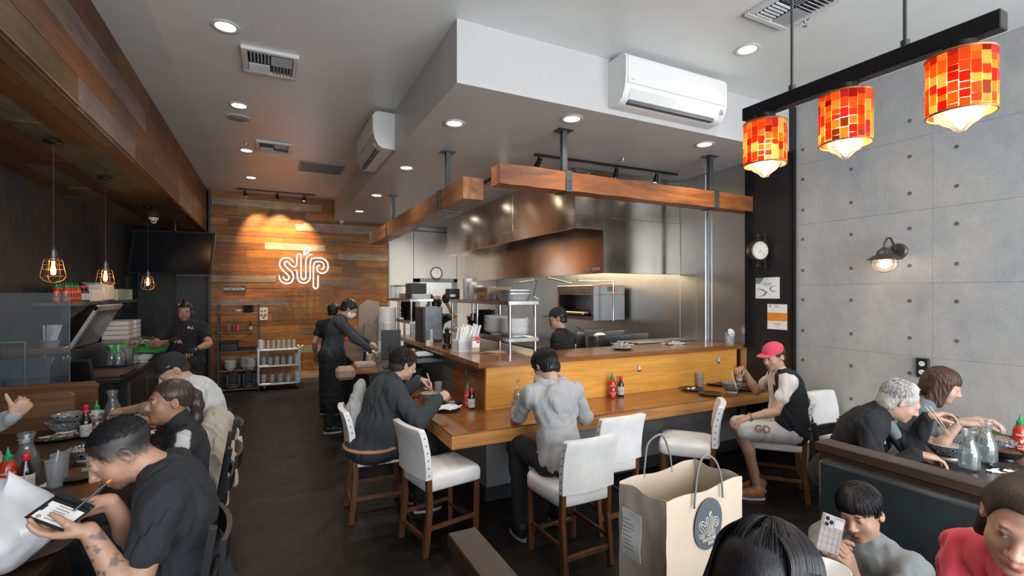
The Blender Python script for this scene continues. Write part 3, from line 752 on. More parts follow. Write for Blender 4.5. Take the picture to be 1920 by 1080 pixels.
def dome_cam(loc, label, s=1.0):
    t = thing('dome_camera', label, 'security camera', loc)
    MB().lathe([(.055*s, 0), (.055*s, -.018*s), (.045*s, -.03*s), (.03*s, -.035*s)], n=24).build('base', ACW, t, 40, world=False)
    b_ = MB().ball((0, 0, -.045*s), .035*s, 20, 12).build('ball_housing', ACW, t, 60, world=False)
    MB().ball((-.008*s, -.030*s, -.055*s), .012*s, 10, 8).ball((.014*s, -.030*s, -.052*s), .010*s, 10, 8).build('lens', BLACK, b_, 60, world=False)
dome_cam((1.30, 10.38, ZS), 'small white dome camera at the far corner of the soffit')
dome_cam(tuple(PZ(288, 408, BZ)), 'white dome camera under the timber bulkhead above the television', 1.15)
def track(p0, p1, heads, label, z, aims, e=10, tgtcol=(1, .72, .42), cone=48):
    p0, p1 = Vector((*p0, z)), Vector((*p1, z)); t = thing('track_light', label, 'track light', tuple((p0+p1)/2))
    MB().bar(p0-Vector((0, 0, .012)), p1-Vector((0, 0, .012)), .035, .022).build('rail', BLACKM, t)
    for f, aim in zip(heads, aims):
        p = p0.lerp(p1, f)-Vector((0, 0, .024)); q = p-Vector((0, 0, .07)); d = (Vector(aim)-q).normalized()
        h = MB().cyl(p+Vector((0, 0, .002)), q, .007, n=8).cyl(q-d*.05, q+d*.045, .024, .030, 16).build('lamp_head', BLACKM, t, 40)
        MB().cyl(q+d*.0455, q+d*.0465, .024, n=16).build('lamp_lens', emis('track_lens', (1, .85, .62), 40.0), h)
        l = lamp('track_beam', 'SPOT', q+d*.06, e, tgtcol, size=.02, spot_size=math.radians(cone), spot_blend=.7)
        l.rotation_euler = d.to_track_quat('-Z', 'Y').to_euler()
track((-.55, 10.15), (.78, 10.15), (.10, .50, .85), 'black ceiling track with three spotlights before the board wall', ZC, [(-.02, YB, 2.55), (.20, YB, 2.75), (.42, YB, 2.35)], 110, (1, .66, .34), 72)
track((2.5, 4.45), (4.5, 4.42), (.02, .53, .83), 'black kitchen track with spotlights parallel to the front beam', ZS, [(2.1, 6, 1.2), (3.9, 5.6, 1.0), (4.3, 5.4, 1.0)], 22, (1, .74, .5))
track((2.52, 5.0), (2.60, 8.0), (.10, .35, .60), 'black kitchen track with small spotlights behind the left beam', ZS, [(2.3, 4.6, 1.4), (3.55, 6.2, 2.3), (3.55, 7.4, 2.3)], 45, (1, .58, .26))

# ================================================================ SIGN, TV, PENDANTS, SCONCE
def smooth_path(P, n=6):
    P = [Vector((*p, 0)) for p in P]; out = []
    for i in range(len(P)-1):
        a, b_, c, d = P[max(i-1, 0)], P[i], P[i+1], P[min(i+2, len(P)-1)]
        for k in range(n):
            s = k/n; out.append(.5*((2*b_)+(c-a)*s+(2*a-5*b_+4*c-d)*s*s+(3*b_-a-3*c+d)*s**3))
    out.append(P[-1]); return out
LOGO = [[(405, 415), (360, 360), (300, 330), (230, 330), (165, 365), (140, 430), (155, 500), (210, 570), (270, 620), (310, 670), (310, 715), (275, 738), (230, 720), (205, 675)],
        [(130, 650), (140, 710), (180, 770), (250, 797), (330, 790), (380, 740), (395, 670), (370, 600), (310, 540), (250, 480), (228, 430), (250, 398), (290, 405), (340, 455), (385, 490), (430, 490), (455, 450), (460, 380), (460, 290), (485, 258), (520, 262), (535, 300), (535, 400), (535, 500), (535, 670), (555, 715), (590, 728), (620, 700), (622, 600), (622, 500), (622, 420), (640, 320), (690, 275), (742, 265)],
        [(432, 545), (458, 580), (465, 650), (480, 730), (520, 775), (580, 790), (640, 780), (690, 730), (703, 650), (703, 500), (708, 400), (735, 345), (790, 333), (880, 333), (960, 355), (1015, 410), (1032, 480), (1020, 550), (970, 600), (900, 610), (850, 580), (832, 530), (840, 480), (885, 462)],
        [(905, 545), (945, 525), (955, 470), (935, 420), (880, 398), (810, 400), (772, 440), (765, 520), (762, 600), (762, 700), (762, 800), (765, 860), (800, 895), (840, 870), (846, 800), (846, 730), (850, 650)]]
DROP = [(585, 270), (595, 220), (610, 175), (630, 140), (660, 125), (695, 140), (700, 170), (680, 205), (640, 240), (600, 265), (585, 270)]
def neon_pt(p, y=YB-.16): return PY(510+p.x/9.82, 450+p.y/9.82, y)
NEON = emis('neon_white', (.95, .97, 1.0), 2.6)
t = thing('neon_sign', 'white neon tube sign reading SUP with a drop on the board wall', 'neon sign', (.6, YB-.16, 2.3))
for path in LOGO: MB().tube([neon_pt(p) for p in smooth_path(path)], .0105, 8).build('neon_tube', NEON, t, 60)
dp = [neon_pt(p) for p in smooth_path(DROP)]
MB().tube(dp, .016, 8).build('drop_tube', NEON, t, 60)
m = MB()
for p in ((180, 770), (360, 760), (460, 330), (580, 790), (703, 560), (1015, 420), (800, 895), (640, 180), (250, 330)):
    a = neon_pt(Vector((*p, 0))); m.cyl(a, (a.x, YB-.012, a.z), .004, n=6)
m.build('standoff', mat('clear_standoff', (.4, .4, .4), .3), t)
# restroom arrow sign
a, b_ = PY(417, 542, YB-.03), PY(461, 542, YB-.03); z = a.z
t = thing('restroom_sign', 'dark arrow sign reading RESTROOM on the board wall', 'sign', (a.x, YB-.03, z))
x0, x1 = a.x, b_.x
MB().prism([(x0, z), (x0+.05, z-.055), (x1-.08, z-.05), (x1-.08, z-.075), (x1, z-.07), (x1, z+.07), (x1-.08, z+.075), (x1-.08, z+.05), (x0+.05, z+.055)], 0, .012, Matrix(((1, 0, 0, 0), (0, 0, 1, YB-.032), (0, 1, 0, 0), (0, 0, 0, 1)))).build('board', mat('sign_black', (.03, .035, .04), .5, var=.3), t)
text_mesh('RESTROOM', .068, .0008, face_cam(((x0+x1)/2+.0, YB-.034, z)), 'lettering', mat('sign_letter', (.65, .65, .62), .5), t, bold=.001)
# printed notice on the board wall
p = PY(494, 588, YB-.022)
t = thing('notice_sheet', 'white printed sheet with brown pictures taped to the board wall', 'notice', tuple(p))
MB().box((-.075, -.002, -.125), (.075, 0, .12)).build('paper', mat('paper_white', (.62, .6, .56), .6), t, world=False)
m = MB()
for x, z_, r in ((-.03, .05, .02), (.025, .055, .02), (-.035, -.03, .025), (.03, -.03, .028), (0, -.075, .022)): MB().cyl((x, -.0035, z_), (x, -.0021, z_), r, n=14).build('picture', mat('notice_brown', (.25, .12, .06), .6), t, world=False)
# television
TL_, TR_, BR_, BL_ = PY(250, 430, 8.85), PY(404, 437, 8.55), PY(395, 515, 8.75), PY(238, 512, 9.05)
ctr = (TL_+TR_+BR_+BL_)/4
t = thing('television', 'large black flat screen television hanging below the timber bulkhead', 'television', tuple(ctr))
nrm = (TR_-TL_).cross(BL_-TL_).normalized()
if nrm.y > 0: nrm = -nrm
def quadslab(mb, q, o0, o1): mb.rings([[p+nrm*o0 for p in q], [p+nrm*o1 for p in q]])
m = MB(); quadslab(m, [TL_, TR_, BR_, BL_], -.05, 0); m.build('case', BLACK, t)
q = [c+(ctr-c)*.06 for c in (TL_, TR_, BR_, BL_)]
m = MB(); quadslab(m, q, -.001, .002); m.build('screen', mat('tv_screen', (.006, .008, .011), .25, var=.05), t)
MB().bar(ctr-nrm*.05, ctr-nrm*.12, .2, .2).bar(ctr-nrm*.1, (ctr.x, ctr.y+.1, BZ), .04).build('ceiling_mount', BLACKM, t)
# caged pendants
BULBG = glass('amber_bulb_glass', (1.0, .74, .42), .02, .5)
FIL = emis('filament', (1.0, .58, .2), 45.0)
CAGE = mat('bronze_cage', (.22, .13, .08), .35, metal=.8)
def cage_pendant(x, y, z, label):
    t = thing('cage_pendant_lamp', label, 'pendant lamp', (x, y, BZ), 0, 'caged pendant lamps')
    zz = z-BZ
    MB().cyl((0, 0, zz+.14), (0, 0, -.012), .0035, n=6).build('cord', BLACK, t, world=False)
    MB().lathe([(.06, 0), (.06, -.008), (.02, -.018), (0, -.02)], n=20).build('canopy', BLACKM, t, 40, world=False)
    MB().lathe([(.008, zz+.16), (.012, zz+.14), (.022, zz+.135), (.024, zz+.085), (.030, zz+.08), (.030, zz+.07), (0, zz+.07)], n=20).build('socket', mat('socket_pewter', (.12, .12, .12), .35, metal=.7), t, 40, world=False)
    b_ = MB().lathe([(.013, zz+.072), (.016, zz+.05), (.028, zz+.01), (.034, zz-.025), (.030, zz-.045), (.018, zz-.056), (0, zz-.060)], n=20).build('bulb', BULBG, t, 60, world=False)
    m = MB()
    for k in range(4):
        a = k*math.pi/2+.3; m.tube([(.006*math.cos(a), .006*math.sin(a), zz+.055), (.013*math.cos(a), .013*math.sin(a), zz-.035)], .0022, 6)
    m.build('filament', FIL, b_, world=False)
    m = MB()
    for k in range(6):
        a = k*math.pi/3+.2; P = [(.026, .078), (.046, .07), (.056, .045), (.058, .02), (.066, -.02), (.072, -.055), (.070, -.062), (.055, -.085), (.03, -.1), (0, -.106)]
        m.tube([(r*math.cos(a), r*math.sin(a), zz+h) for r, h in P], .0018, 5)
    for r, h in ((.052, .058), (.057, .03), (.064, -.005), (.074, -.055)): m.tube([(r*math.cos(q_), r*math.sin(q_), zz+h) for q_ in np.linspace(0, 2*math.pi, 25)[:-1]], .0018 if h > -.05 else .003, 5, closed=True)
    m.build('wire_cage', CAGE, t, 60, world=False)
    l = lamp('bulb_glow', 'POINT', (0, 0, zz-.01), 3.2, (1, .6, .28), size=.02); l.parent = t
cage_pendant(-1.45, 4.75, 1.985, 'nearest caged amber pendant lamp over the left tables')
cage_pendant(-1.45, 6.02, 1.965, 'middle caged amber pendant lamp in front of the sauce shelf')
cage_pendant(-1.45, 7.85, 1.95, 'farthest caged amber pendant lamp below the television')
# linear pendant with mosaic shades
def mosaic_mat():
    m, nt, b = _nt('mosaic_glass'); a = nt.nodes.new('ShaderNodeVertexColor'); a.layer_name = 'Col'
    tr = nt.nodes.new('ShaderNodeBsdfTranslucent'); nt.links.new(a.outputs[0], tr.inputs[0])
    nt.links.new(a.outputs[0], b.inputs['Base Color']); b.inputs['Roughness'].default_value = .15
    mx = nt.nodes.new('ShaderNodeMixShader'); mx.inputs[0].default_value = .72
    nt.links.new(b.outputs[0], mx.inputs[1]); nt.links.new(tr.outputs[0], mx.inputs[2]); nt.links.new(mx.outputs[0], nt.nodes['Material Output'].inputs[0]); return m
MOS = mosaic_mat()
t = thing('linear_pendant', 'black linear pendant rail with three lit amber mosaic shades', 'pendant lamp', (1.55, .85, 2.45))
PXX = 1.55
pa, pb = PX(1398, 243, PXX), PX(1862, 90, PXX)
zt = 2.425
MB().box((PXX-.02, pb.y-.02, zt), (PXX+.02, pa.y, zt+.045), .002).build('rail', BLACKM, t)
for u in (1485, 1697):
    p = PX(u, 150, PXX); r_ = MB().cyl((PXX, p.y, zt+.05), (PXX, p.y, ZC), .005, n=8).cyl((PXX, p.y, zt+.043), (PXX, p.y, zt+.065), .011, n=12).build('rod', mat('rod_dark', (.09, .09, .09), .3, metal=.8), t, 40)
    MB().lathe([(.05, 0), (.05, -.01), (.01, -.02), (0, -.02)], c=(PXX, p.y, ZC), n=20).build('ceiling_cup', BLACKM, r_, 40)
MC = [(.75, .20, .03), (.85, .35, .06), (.55, .08, .02), (.9, .5, .12), (.65, .14, .03), (.35, .03, .01), (.8, .28, .04), (.2, .06, .03), (.95, .62, .25), (.5, .05, .06)]
for u, zs in ((1434, 1), (1585, 2), (1801, 3)):
    y = PX(u, 200, PXX).y; r = .066; zt2 = zt-.03; h = .145; rr = random.Random(zs)
    MB().cyl((PXX, y, zt), (PXX, y, zt2), .034, n=20).build('neck', BLACKM, t, 40)
    m = MB(); nc = 20
    for k in range(nc):
        a0, a1 = 2*math.pi*k/nc, 2*math.pi*(k+.975)/nc; z = zt2
        while z > zt2-h+.004:
            dz = min(rr.uniform(.014, .034), z-(zt2-h)); z1 = z-dz; m.col = rr.choice(MC); g = .0005
            c0, s0, c1, s1 = math.cos(a0), math.sin(a0), math.cos(a1), math.sin(a1)
            P = [(PXX+q_*cx, y+q_*sx, zz) for q_ in (r, r+.003) for cx, sx, zz in ((c0, s0, z1+g), (c1, s1, z1+g), (c1, s1, z-g), (c0, s0, z-g))]
            m._add(P, [(4, 5, 6, 7), (3, 2, 1, 0), (0, 1, 5, 4), (2, 3, 7, 6)])
            z = z1
    sh = m.build('mosaic_shade', MOS, t, 50)
    m = MB()
    RM_ = mat('copper_rim', (.45, .18, .07), .35, metal=.7)
    for zz in (zt2, zt2-h): MB().tube([(PXX+(r+.0015)*math.cos(a), y+(r+.0015)*math.sin(a), zz) for a in np.linspace(0, 2*math.pi, 33)[:-1]], .003, 6, closed=True).build('shade_rim', RM_, sh, 50)
    m.lathe([(.034, .0), (r, -.001), (r, .001), (.034, .002)], c=(PXX, y, zt2), n=24)
    m.build('shade_top', RM_, sh, 50)
    b_ = MB().lathe([(.02, zt2-.03), (.03, zt2-.07), (.047, zt2-.115), (.049, zt2-.140), (.038, zt2-.163), (.02, zt2-.175), (.012, zt2-.186), (0, zt2-.19)], c=(PXX, y, 0), n=24).build('bulb', glass('clear_bulb_glass', (1, .97, .92), .03, .8, .12, (1, .9, .75)), t, 60)
    m = MB()
    for k in range(5):
        a = k*2*math.pi/5; m.tube([(PXX+.004*math.cos(a), y+.004*math.sin(a), zt2-.06), (PXX+.022*math.cos(a), y+.022*math.sin(a), zt2-.135), (PXX+.004*math.cos(a), y+.004*math.sin(a), zt2-.16)], .0026, 6)
    m.build('filament', emis('mosaic_filament', (1.0, .82, .55), 55.0), b_)
    lamp('mosaic_bulb_glow', 'POINT', (PXX, y, zt2-.11), 11, (1, .72, .42), size=.03)
# wall sconce
t = thing('wall_sconce', 'bronze barn wall lamp with caged glass globe on the concrete wall', 'wall lamp', (XR, 2.23, 2.16))
BRZ = mat('bronze_shade', (.085, .075, .065), .4, metal=.55)
sx, sy, sz = 4.64, 2.235, 2.09
MB().lathe([(.068, 0), (.068, .012), (.055, .024), (0, .026)], c=(XR-.001, 2.235, 2.165), ax=(-1, 0, 0), n=28).build('backplate', BRZ, t, 40)
MB().tube([(XR-.02, sy, 2.165), (XR-.06, sy, 2.175), (XR-.09, sy, 2.23), (XR-.14, sy, 2.275), (XR-.19, sy, 2.265), (sx, sy, 2.22), (sx, sy, 2.18)], .009, 10).build('gooseneck', BRZ, t, 60)
MB().lathe([(.012, .10), (.02, .095), (.045, .075), (.055, .055), (.058, .04), (.075, .03), (.125, -.002), (.124, -.006), (.07, .022), (0, .03)], c=(sx, sy, sz), n=32).build('shade', BRZ, t, 50)
gb = MB().lathe([(.075, -.005), (.085, -.03), (.082, -.06), (.06, -.09), (.03, -.106), (0, -.11)], c=(sx, sy, sz), n=28).build('glass_globe', glass('sconce_glass', (1, .97, .93), .05, .5, .25, (1, .93, .85)), t, 60)
MB().ball((sx, sy, sz-.045), (.028, .028, .04), 16, 10).build('bulb', emis('sconce_bulb', (1, .84, .62), 14.0), gb)
m = MB()
for k in range(4):
    a = k*math.pi/4+.4; m.tube([(sx+math.cos(a)*r_, sy+math.sin(a)*r_, sz+h) for r_, h in ((.088, -.002), (.093, -.03), (.088, -.065), (.062, -.098), (0, -.116), (-.062, -.098), (-.088, -.065), (-.093, -.03), (-.088, -.002))], .0022, 6)
m.tube([(sx+.093*math.cos(a), sy+.093*math.sin(a), sz-.032) for a in np.linspace(0, 2*math.pi, 25)[:-1]], .0022, 6, closed=True)
m.build('wire_guard', CAGE, t, 60)
lamp('sconce_glow', 'POINT', (sx, sy, sz-.05), 17, (1, .62, .36), size=.03)
# ================================================================ SMALL THINGS
GLS = glass('clear_glass', (.96, .98, .98), .03, .32, .07, (.6, .65, .68)); GLW = glass('water_glass', (.9, .93, .94), .05, .25, .10, (.7, .76, .8))
PLAS = glass('clear_plastic', (.92, .94, .94), .08, .3, .20, (.75, .78, .8))
CHINA = mat('white_china', (.82, .82, .81), .25, var=.04); BCHINA = mat('black_china', (.016, .018, .02), .3, var=.2)
PAPER = mat('white_paper', (.82, .82, .80), .7, var=.05); NAP = mat('napkin_white', (.80, .81, .81), .8, var=.05, vs=20, bump=.1)
CARDB = mat('cardboard', (.36, .25, .15), .75, var=.1); WPL = mat('white_plastic', (.82, .83, .82), .35, var=.04)
WPLT = mat('milky_plastic', (.72, .74, .73), .4, var=.08)
GREEN = mat('green_cap', (.01, .30, .10), .35, var=.05); REDC = mat('red_cap', (.62, .02, .05), .35, var=.05)
SRI = mat('sriracha_red', (.50, .035, .012), .22, var=.12, vs=40, coat=.4); SOY = mat('soy_brown', (.022, .012, .009), .12, var=.2, coat=.6)
LBL = mat('bottle_label_white', (.62, .63, .62), .5, var=.06, vs=50); INK = mat('label_ink', (.12, .12, .13), .6)
PRINT = mat('bottle_print_white', (.75, .72, .66), .5)
FOOD = mat('noodle_food', (.42, .33, .22), .6, var=.35, vs=60, bump=.6, bs=120); HERB = mat('green_herb', (.06, .22, .03), .55, var=.5, vs=50)
BROTH = mat('brown_sauce', (.16, .05, .015), .2, var=.3, vs=30)
def bowl_mat(name, dark):
    m, nt, b = _nt(name); v = _tex(nt)
    vo = nt.nodes.new('ShaderNodeTexVoronoi'); vo.inputs['Scale'].default_value = 26; nt.links.new(v, vo.inputs['Vector'])
    wv = nt.nodes.new('ShaderNodeMath'); wv.operation = 'MULTIPLY'; wv.inputs[1].default_value = 34; nt.links.new(vo.outputs['Distance'], wv.inputs[0])
    sn = nt.nodes.new('ShaderNodeMath'); sn.operation = 'SINE'; nt.links.new(wv.outputs[0], sn.inputs[0])
    nt.links.new(_ramp(nt, sn.outputs[0], [(.42, dark), (.56, (.62, .64, .66))]), b.inputs['Base Color']); b.inputs['Roughness'].default_value = .25; return m
BPAT = bowl_mat('patterned_bowl_glaze', (.012, .02, .04))
def wrap_text(txt, size, r, z, ang, m, parent, name='print', bold=.0, squash=1.0):
    o = text_mesh(txt, size, .0, Matrix.Identity(4), name, m, bold=bold); me = o.data
    for v in me.vertices:
        a = ang+v.co.x/r; v.co = (math.cos(a)*r, math.sin(a)*r, z+v.co.y*squash)
    o.parent = parent; return o
ROO = [(-.5, -.1), (-.35, .25), (-.7, .5), (-.35, .55), (-.1, .15), (.1, .15), (.2, .5), (.15, .7), (.3, .62), (.38, .78), (.45, .6), (.6, .5), (.45, .42), (.42, .1), (.25, -.15), (.1, -.3), (.12, -.6), (.25, -.65), (0, -.68), (0, -.35), (-.2, -.3), (-.25, -.6), (-.1, -.66), (-.38, -.68), (-.33, -.3)]
def wrap_poly(pts, s, r, z, ang, mb):
    P = [(math.cos(ang+x*s/r)*r, math.sin(ang+x*s/r)*r, z+y*s) for x, y in pts]; c = (math.cos(ang)*r, math.sin(ang)*r, z)
    mb._add([*P, c], [(i, (i+1) % len(P), len(P)) for i in range(len(P))])
def sriracha(loc, label, ang=-2.0, grp='hot sauce bottles', level=1.0, s=1.0, detail=True):
    """red squeeze bottle with green nozzle; ang = direction the print faces"""
    t = thing('sriracha_bottle', label, 'sauce bottle', tuple(loc), 0, grp); t.scale = (s, s, s)
    p = [(.001, 0), (.030, 0), (.034, .006), (.034, .115), (.031, .14), (.020, .163), (.014, .168), (.014, .17), (0, .17)]
    b_ = MB().lathe(p, n=24).build('bottle', SRI if level >= 1 else GLS, t, 50, world=False)
    if level < 1: MB().lathe([(.001, .002), (.032, .003), (.0325, .115*level), (0, .118*level)], n=20).build('sauce', SRI, b_, 50, world=False)
    MB().lathe([(.0175, .166), (.0185, .168), (.0175, .186), (.009, .192), (.007, .205), (.0045, .212), (.0025, .226), (0, .227)], n=18).build('cap', GREEN, t, 50, world=False)
    if detail:
        m = MB(); wrap_poly(ROO, .017, .0344, .078, ang, m); m.build('rooster_print', PRINT, t, world=False)
        for k, (tx, z, q) in enumerate((('SRIRACHA', .112, .0125), ('HOT CHILI', .048, .0125), ('SAUCE', .034, .0125), ('28 oz', .019, .008))):
            wrap_text(tx, q, .0344, z, ang, PRINT, t, bold=.0004)
        for tx, z in (('TUONG OT', .10), ('SRIRACHA', .085), ('INGREDIENTS', .07), ('CHILI SUGAR', .055)): wrap_text(tx, .009, .0344, z, ang+1.7, PRINT, t, bold=.0003)
    return t
def soybottle(loc, label, ang=-2.0, grp='soy sauce bottles', dome=False, s=1.0):
    t = thing('soy_sauce_bottle', label, 'sauce bottle', tuple(loc), 0, grp); t.scale = (s, s, s)
    MB().lathe([(.001, 0), (.027, 0), (.030, .005), (.030, .095), (.026, .115), (.016, .145), (.0125, .158), (.0125, .165), (0, .165)], n=24).build('bottle', SOY, t, 50, world=False)
    MB().lathe([(.0303, .018), (.0307, .019), (.0307, .092), (.0303, .093)], n=24).build('label', LBL, t, 50, world=False)
    if dome: MB().lathe([(.015, .163), (.0155, .182), (.011, .186), (.0165, .198), (.014, .212), (0, .219)], n=18).build('cap', REDC, t, 50, world=False)
    else: MB().lathe([(.015, .155), (.0158, .157), (.0158, .184), (.0145, .187), (0, .187)], n=18).build('cap', REDC, t, 50, world=False)
    m = MB(); wrap_poly([(-1, -.5), (1, -.5), (1, .5), (-1, .5)], .011, .031, .083, ang, m); m.build('orange_badge', mat('label_orange', (.65, .22, .03), .5), t, world=False)
    for tx, z, q in (('SOY SAUCE', .070, .0085), ('TUONG HAO HANG', .059, .006), ('PREMIUM', .050, .006), ('NET 16.9 FL OZ', .026, .005)): wrap_text(tx, q, .0311, z, ang, INK, t, bold=.0002)
    return t
def carafe(loc, label, s=1.0, water=True, grp='glass carafes'):
    t = thing('glass_carafe', label, 'carafe', tuple(loc), 0, grp); t.scale = (s, s, s)
    p = [(.035, .004), (.043, .012), (.046, .03), (.046, .09), (.040, .115), (.026, .150), (.022, .172), (.025, .195), (.033, .222)]
    MB().lathe([(.001, 0), (.040, 0), (.047, .010), (.049, .03), (.049, .092), (.043, .118), (.029, .150), (.0245, .172), (.027, .195), (.0355, .222), (.0345, .2235), (.0255, .195), (.023, .172), (.027, .150), (.041, .117), (.0465, .09), (.0465, .03), (.043, .012), (.001, .006)], n=28).build('glass', GLS, t, 70, world=False)
    if water: MB().lathe([(.001, .007), (.0425, .013), (.0455, .03), (.0455, .088), (.001, .0885)], n=24).build('water', GLW, t, 60, world=False)
    return t
def tumbler(loc, label, s=1.0, straw=False, grp='tumblers', level=.6):
    t = thing('plastic_tumbler', label, 'cup', tuple(loc), 0, grp); t.scale = (s, s, s)
    MB().lathe([(.001, 0), (.028, 0), (.030, .004), (.040, .138), (.0385, .138), (.0285, .008), (.001, .007)], n=28).build('cup', PLAS, t, 60, world=False)
    z = .008+.125*level; r = .0285+(.010)*level
    MB().lathe([(.001, .009), (.028, .0095), (r-.001, z), (.001, z)], n=24).build('water', GLW, t, 60, world=False)
    if straw: MB().cyl((-.01, .0, .012), (.012, .004, .185), .0035, n=10).build('straw', WPLT, t, 60, world=False)
    return t
def bowl(loc, label, r=.095, h=.075, m_=None, name='noodle_bowl', cat='bowl', grp=None, food=None, foot=None, fl=.7):
    t = thing(name, label, cat, tuple(loc), 0, grp)
    mm = m_ or BPAT; fz = .014
    MB().lathe([(.001, fz-.004), (r*.45, fz-.004), (r*.55, fz), (r*.80, h*.45), (r*.93, h*.8), (r, h), (r*.97, h), (r*.90, h*.8), (r*.76, h*.47), (r*.5, fz+.008), (.001, fz+.006)], n=36).build('body', mm, t, 60, world=False)
    MB().lathe([(.001, 0), (r*.5, 0), (r*.5, .003), (r*.46, fz), (.001, fz)], n=28).build('foot', foot or CHINA, t, 50, world=False)
    if food:
        z = h*fl; R = r*.86; rr = random.Random(hash(label) % 999)
        g = []
        for i in range(8):
            q = R*(1-i/7.0); g.append([(q*math.cos(a), q*math.sin(a), z+.010*(i > 0)*rr.random()+.006*i/7) for a in np.linspace(0, 2*math.pi, 21)[:-1]])
        MB().rings(g).build('noodles', food, t, 80, world=False)
    return t
def plate(loc, label, r=.115, m_=None, grp=None, food=None):
    t = thing('plate', label, 'plate', tuple(loc), 0, grp)
    MB().lathe([(.001, .0), (r*.55, 0), (r*.62, .004), (r, .017), (r*.99, .019), (r*.6, .008), (.001, .007)], n=36).build('dish', m_ or BCHINA, t, 60, world=False)
    rr = random.Random(hash(label) % 997)
    if food:
        m = MB()
        for k in range(food[1]):
            a, q = rr.uniform(0, 6.28), r*.55*rr.random(); m.ball((q*math.cos(a), q*math.sin(a), .014), (rr.uniform(.008, .028), rr.uniform(.006, .016), rr.uniform(.003, .012)), 8, 6, R=Matrix.Rotation(rr.uniform(0, 6), 3, 'Z'))
        tag(m.build('food_scraps', food[0], t, 70, world=False), kind='stuff')
    return t
def crumple(loc, label, sx, sy, hz, m_, name='crumpled_napkin', cat='napkin', seed=1, n=26, rz=0, tag_=True):
    rr = random.Random(seed); g = []; off = rr.uniform(0, 50)
    for i in range(n):
        row = []
        for j in range(n):
            x, y = -1+2*i/(n-1), -1+2*j/(n-1); q = mnoise.turbulence(Vector((x*1.6+off, y*1.6, 1.7)), 3, True)
            d = max(0, 1-(x*x*.9+y*y*.9)); row.append((x*sx*(1+.12*math.sin(3*y+off)), y*sy*(1+.12*math.cos(4*x+off)), .002+hz*(q*.85*(.35+.65*d))))
        g.append(row)
    o = MB().sheet(g, .0016).build(name, m_, smooth=40, origin=(0, 0, 0)); o.location = tuple(loc); o.rotation_euler = (0, 0, rz)
    return tag(o, label, cat)
def sticks(p0, p1, label, grp=None, r=.0032, m_=None, gap=.008, parent=None, twist=.004):
    """a pair of chopsticks"""
    p0, p1 = Vector(p0), Vector(p1); t = thing('chopsticks', label, 'chopsticks', tuple(p0), 0, grp)
    a, b_, d = frame_from(p1-p0)
    for s in (-1, 1): MB().cyl(p0+a*s*gap, p1+a*s*twist, r, r*.65, 8).build('stick', m_ or mat('pale_chopstick', (.62, .52, .38), .5), t, 60)
    return t
def strands(mb, c, n, r, L, rad, rr, flat=.3):
    for _ in range(n):
        a = rr.uniform(0, 6.28); q = r*rr.random(); p = Vector(c)+Vector((q*math.cos(a), q*math.sin(a), 0)); d = Vector((rr.uniform(-1, 1), rr.uniform(-1, 1), rr.uniform(0, flat))).normalized()
        pts = [p+d*L*s+Vector((0, 0, .012*math.sin(s*3.1)+.004*rr.random())) for s in (0, .35, .7, 1)]
        mb.tube(pts, rad, 5)
def herbs(loc, label, r=.035, n=16, seed=1):
    rr = random.Random(seed); m = MB()
    for _ in range(n):
        a, q = rr.uniform(0, 6.28), r*rr.random(); c = Vector((q*math.cos(a), q*math.sin(a), .008+rr.random()*.02)); R = Matrix.Rotation(rr.uniform(0, 6), 3, 'Z') @ Matrix.Rotation(rr.uniform(-.7, .7), 3, 'X')
        m.ball(c, (.013, .006, .0015), 8, 4, R=R)
    strands(m, (0, 0, .004), 4, r*.6, .05, .0009, rr)
    o = m.build('herb_sprig', HERB, smooth=60, origin=(0, 0, 0)); o.location = tuple(loc); return tag(o, label, 'herbs', kind='stuff')

# ---- on the bar
SB = 'sauce bottles on the bar'
sriracha(PZ(877, 764, BT), 'red hot sauce bottle with green nozzle by the corner of the bar', -1.8, SB)
soybottle(PZ(884, 767, BT), 'soy bottle with red cap at the corner of the bar, right of the hot sauce', -1.7, SB)
sriracha(PZ(1148, 746, BT), 'hot sauce bottle with green nozzle at the middle of the wooden bar panel', -1.9, SB, s=1.1)
soybottle(PZ(1164, 743, BT), 'soy bottle with red cap at the middle of the wooden bar panel', -1.9, SB, s=1.06)
sriracha(PZ(1408, 716, BT)+Vector((0, -.02, 0)), 'hot sauce bottle by the pink cap at the right end of the bar', -2.3, SB, s=1.1)
soybottle(PZ(1382, 716, BT)+Vector((0, -.03, 0)), 'soy bottle behind the hand of the pink-capped man', -2.3, SB)
carafe(PZ(968, 762, BT), 'glass carafe on the bar beside the grey hoodie', 1.12)
tumbler(PZ(970, 778, BT)+Vector((-.03, -.03, 0)), 'plastic tumbler by the elbow of the grey hoodie', .95)
tumbler(PZ(1312, 725, BT), 'water tumbler on the bar between the black plates and the panel', 1.12)
plate(PZ(1297, 731, BT), 'black plate with scraps left of the water tumbler', .12, food=(CHINA, 3))
plate(PZ(1332, 740, BT), 'empty black plate in front of the water tumbler', .12)
plate(PZ(1345, 721, BT), 'black plate behind the patterned bowl', .12)
bowl(PZ(1371, 735, BT)+Vector((.01, 0, 0)), 'blue and white patterned noodle bowl of the pink-capped man', .105, .095, food=FOOD)
plate(PZ(1394, 732, BT)+Vector((.05, 0, 0)), 'black plate right of the patterned bowl', .115)
bowl(PZ(806, 752, BT), 'patterned black and white bowl of the man in the dark pullover', .098, .08, food=FOOD, fl=.85)
bowl(PZ(781, 748, BT), 'small dark sauce dish left of the patterned bowl', .034, .022, BROTH, 'sauce_dish', 'dish')
tumbler(PZ(822, 742, BT), 'grey tumbler behind the chopsticks of the man in the pullover', 1.0)
plate(PZ(846, 757, BT), 'black plate with food left over beside the hot sauce bottle', .10, food=(FOOD, 14))
plate(PZ(838, 770, BT), 'black plate under the crumpled white napkin', .11)
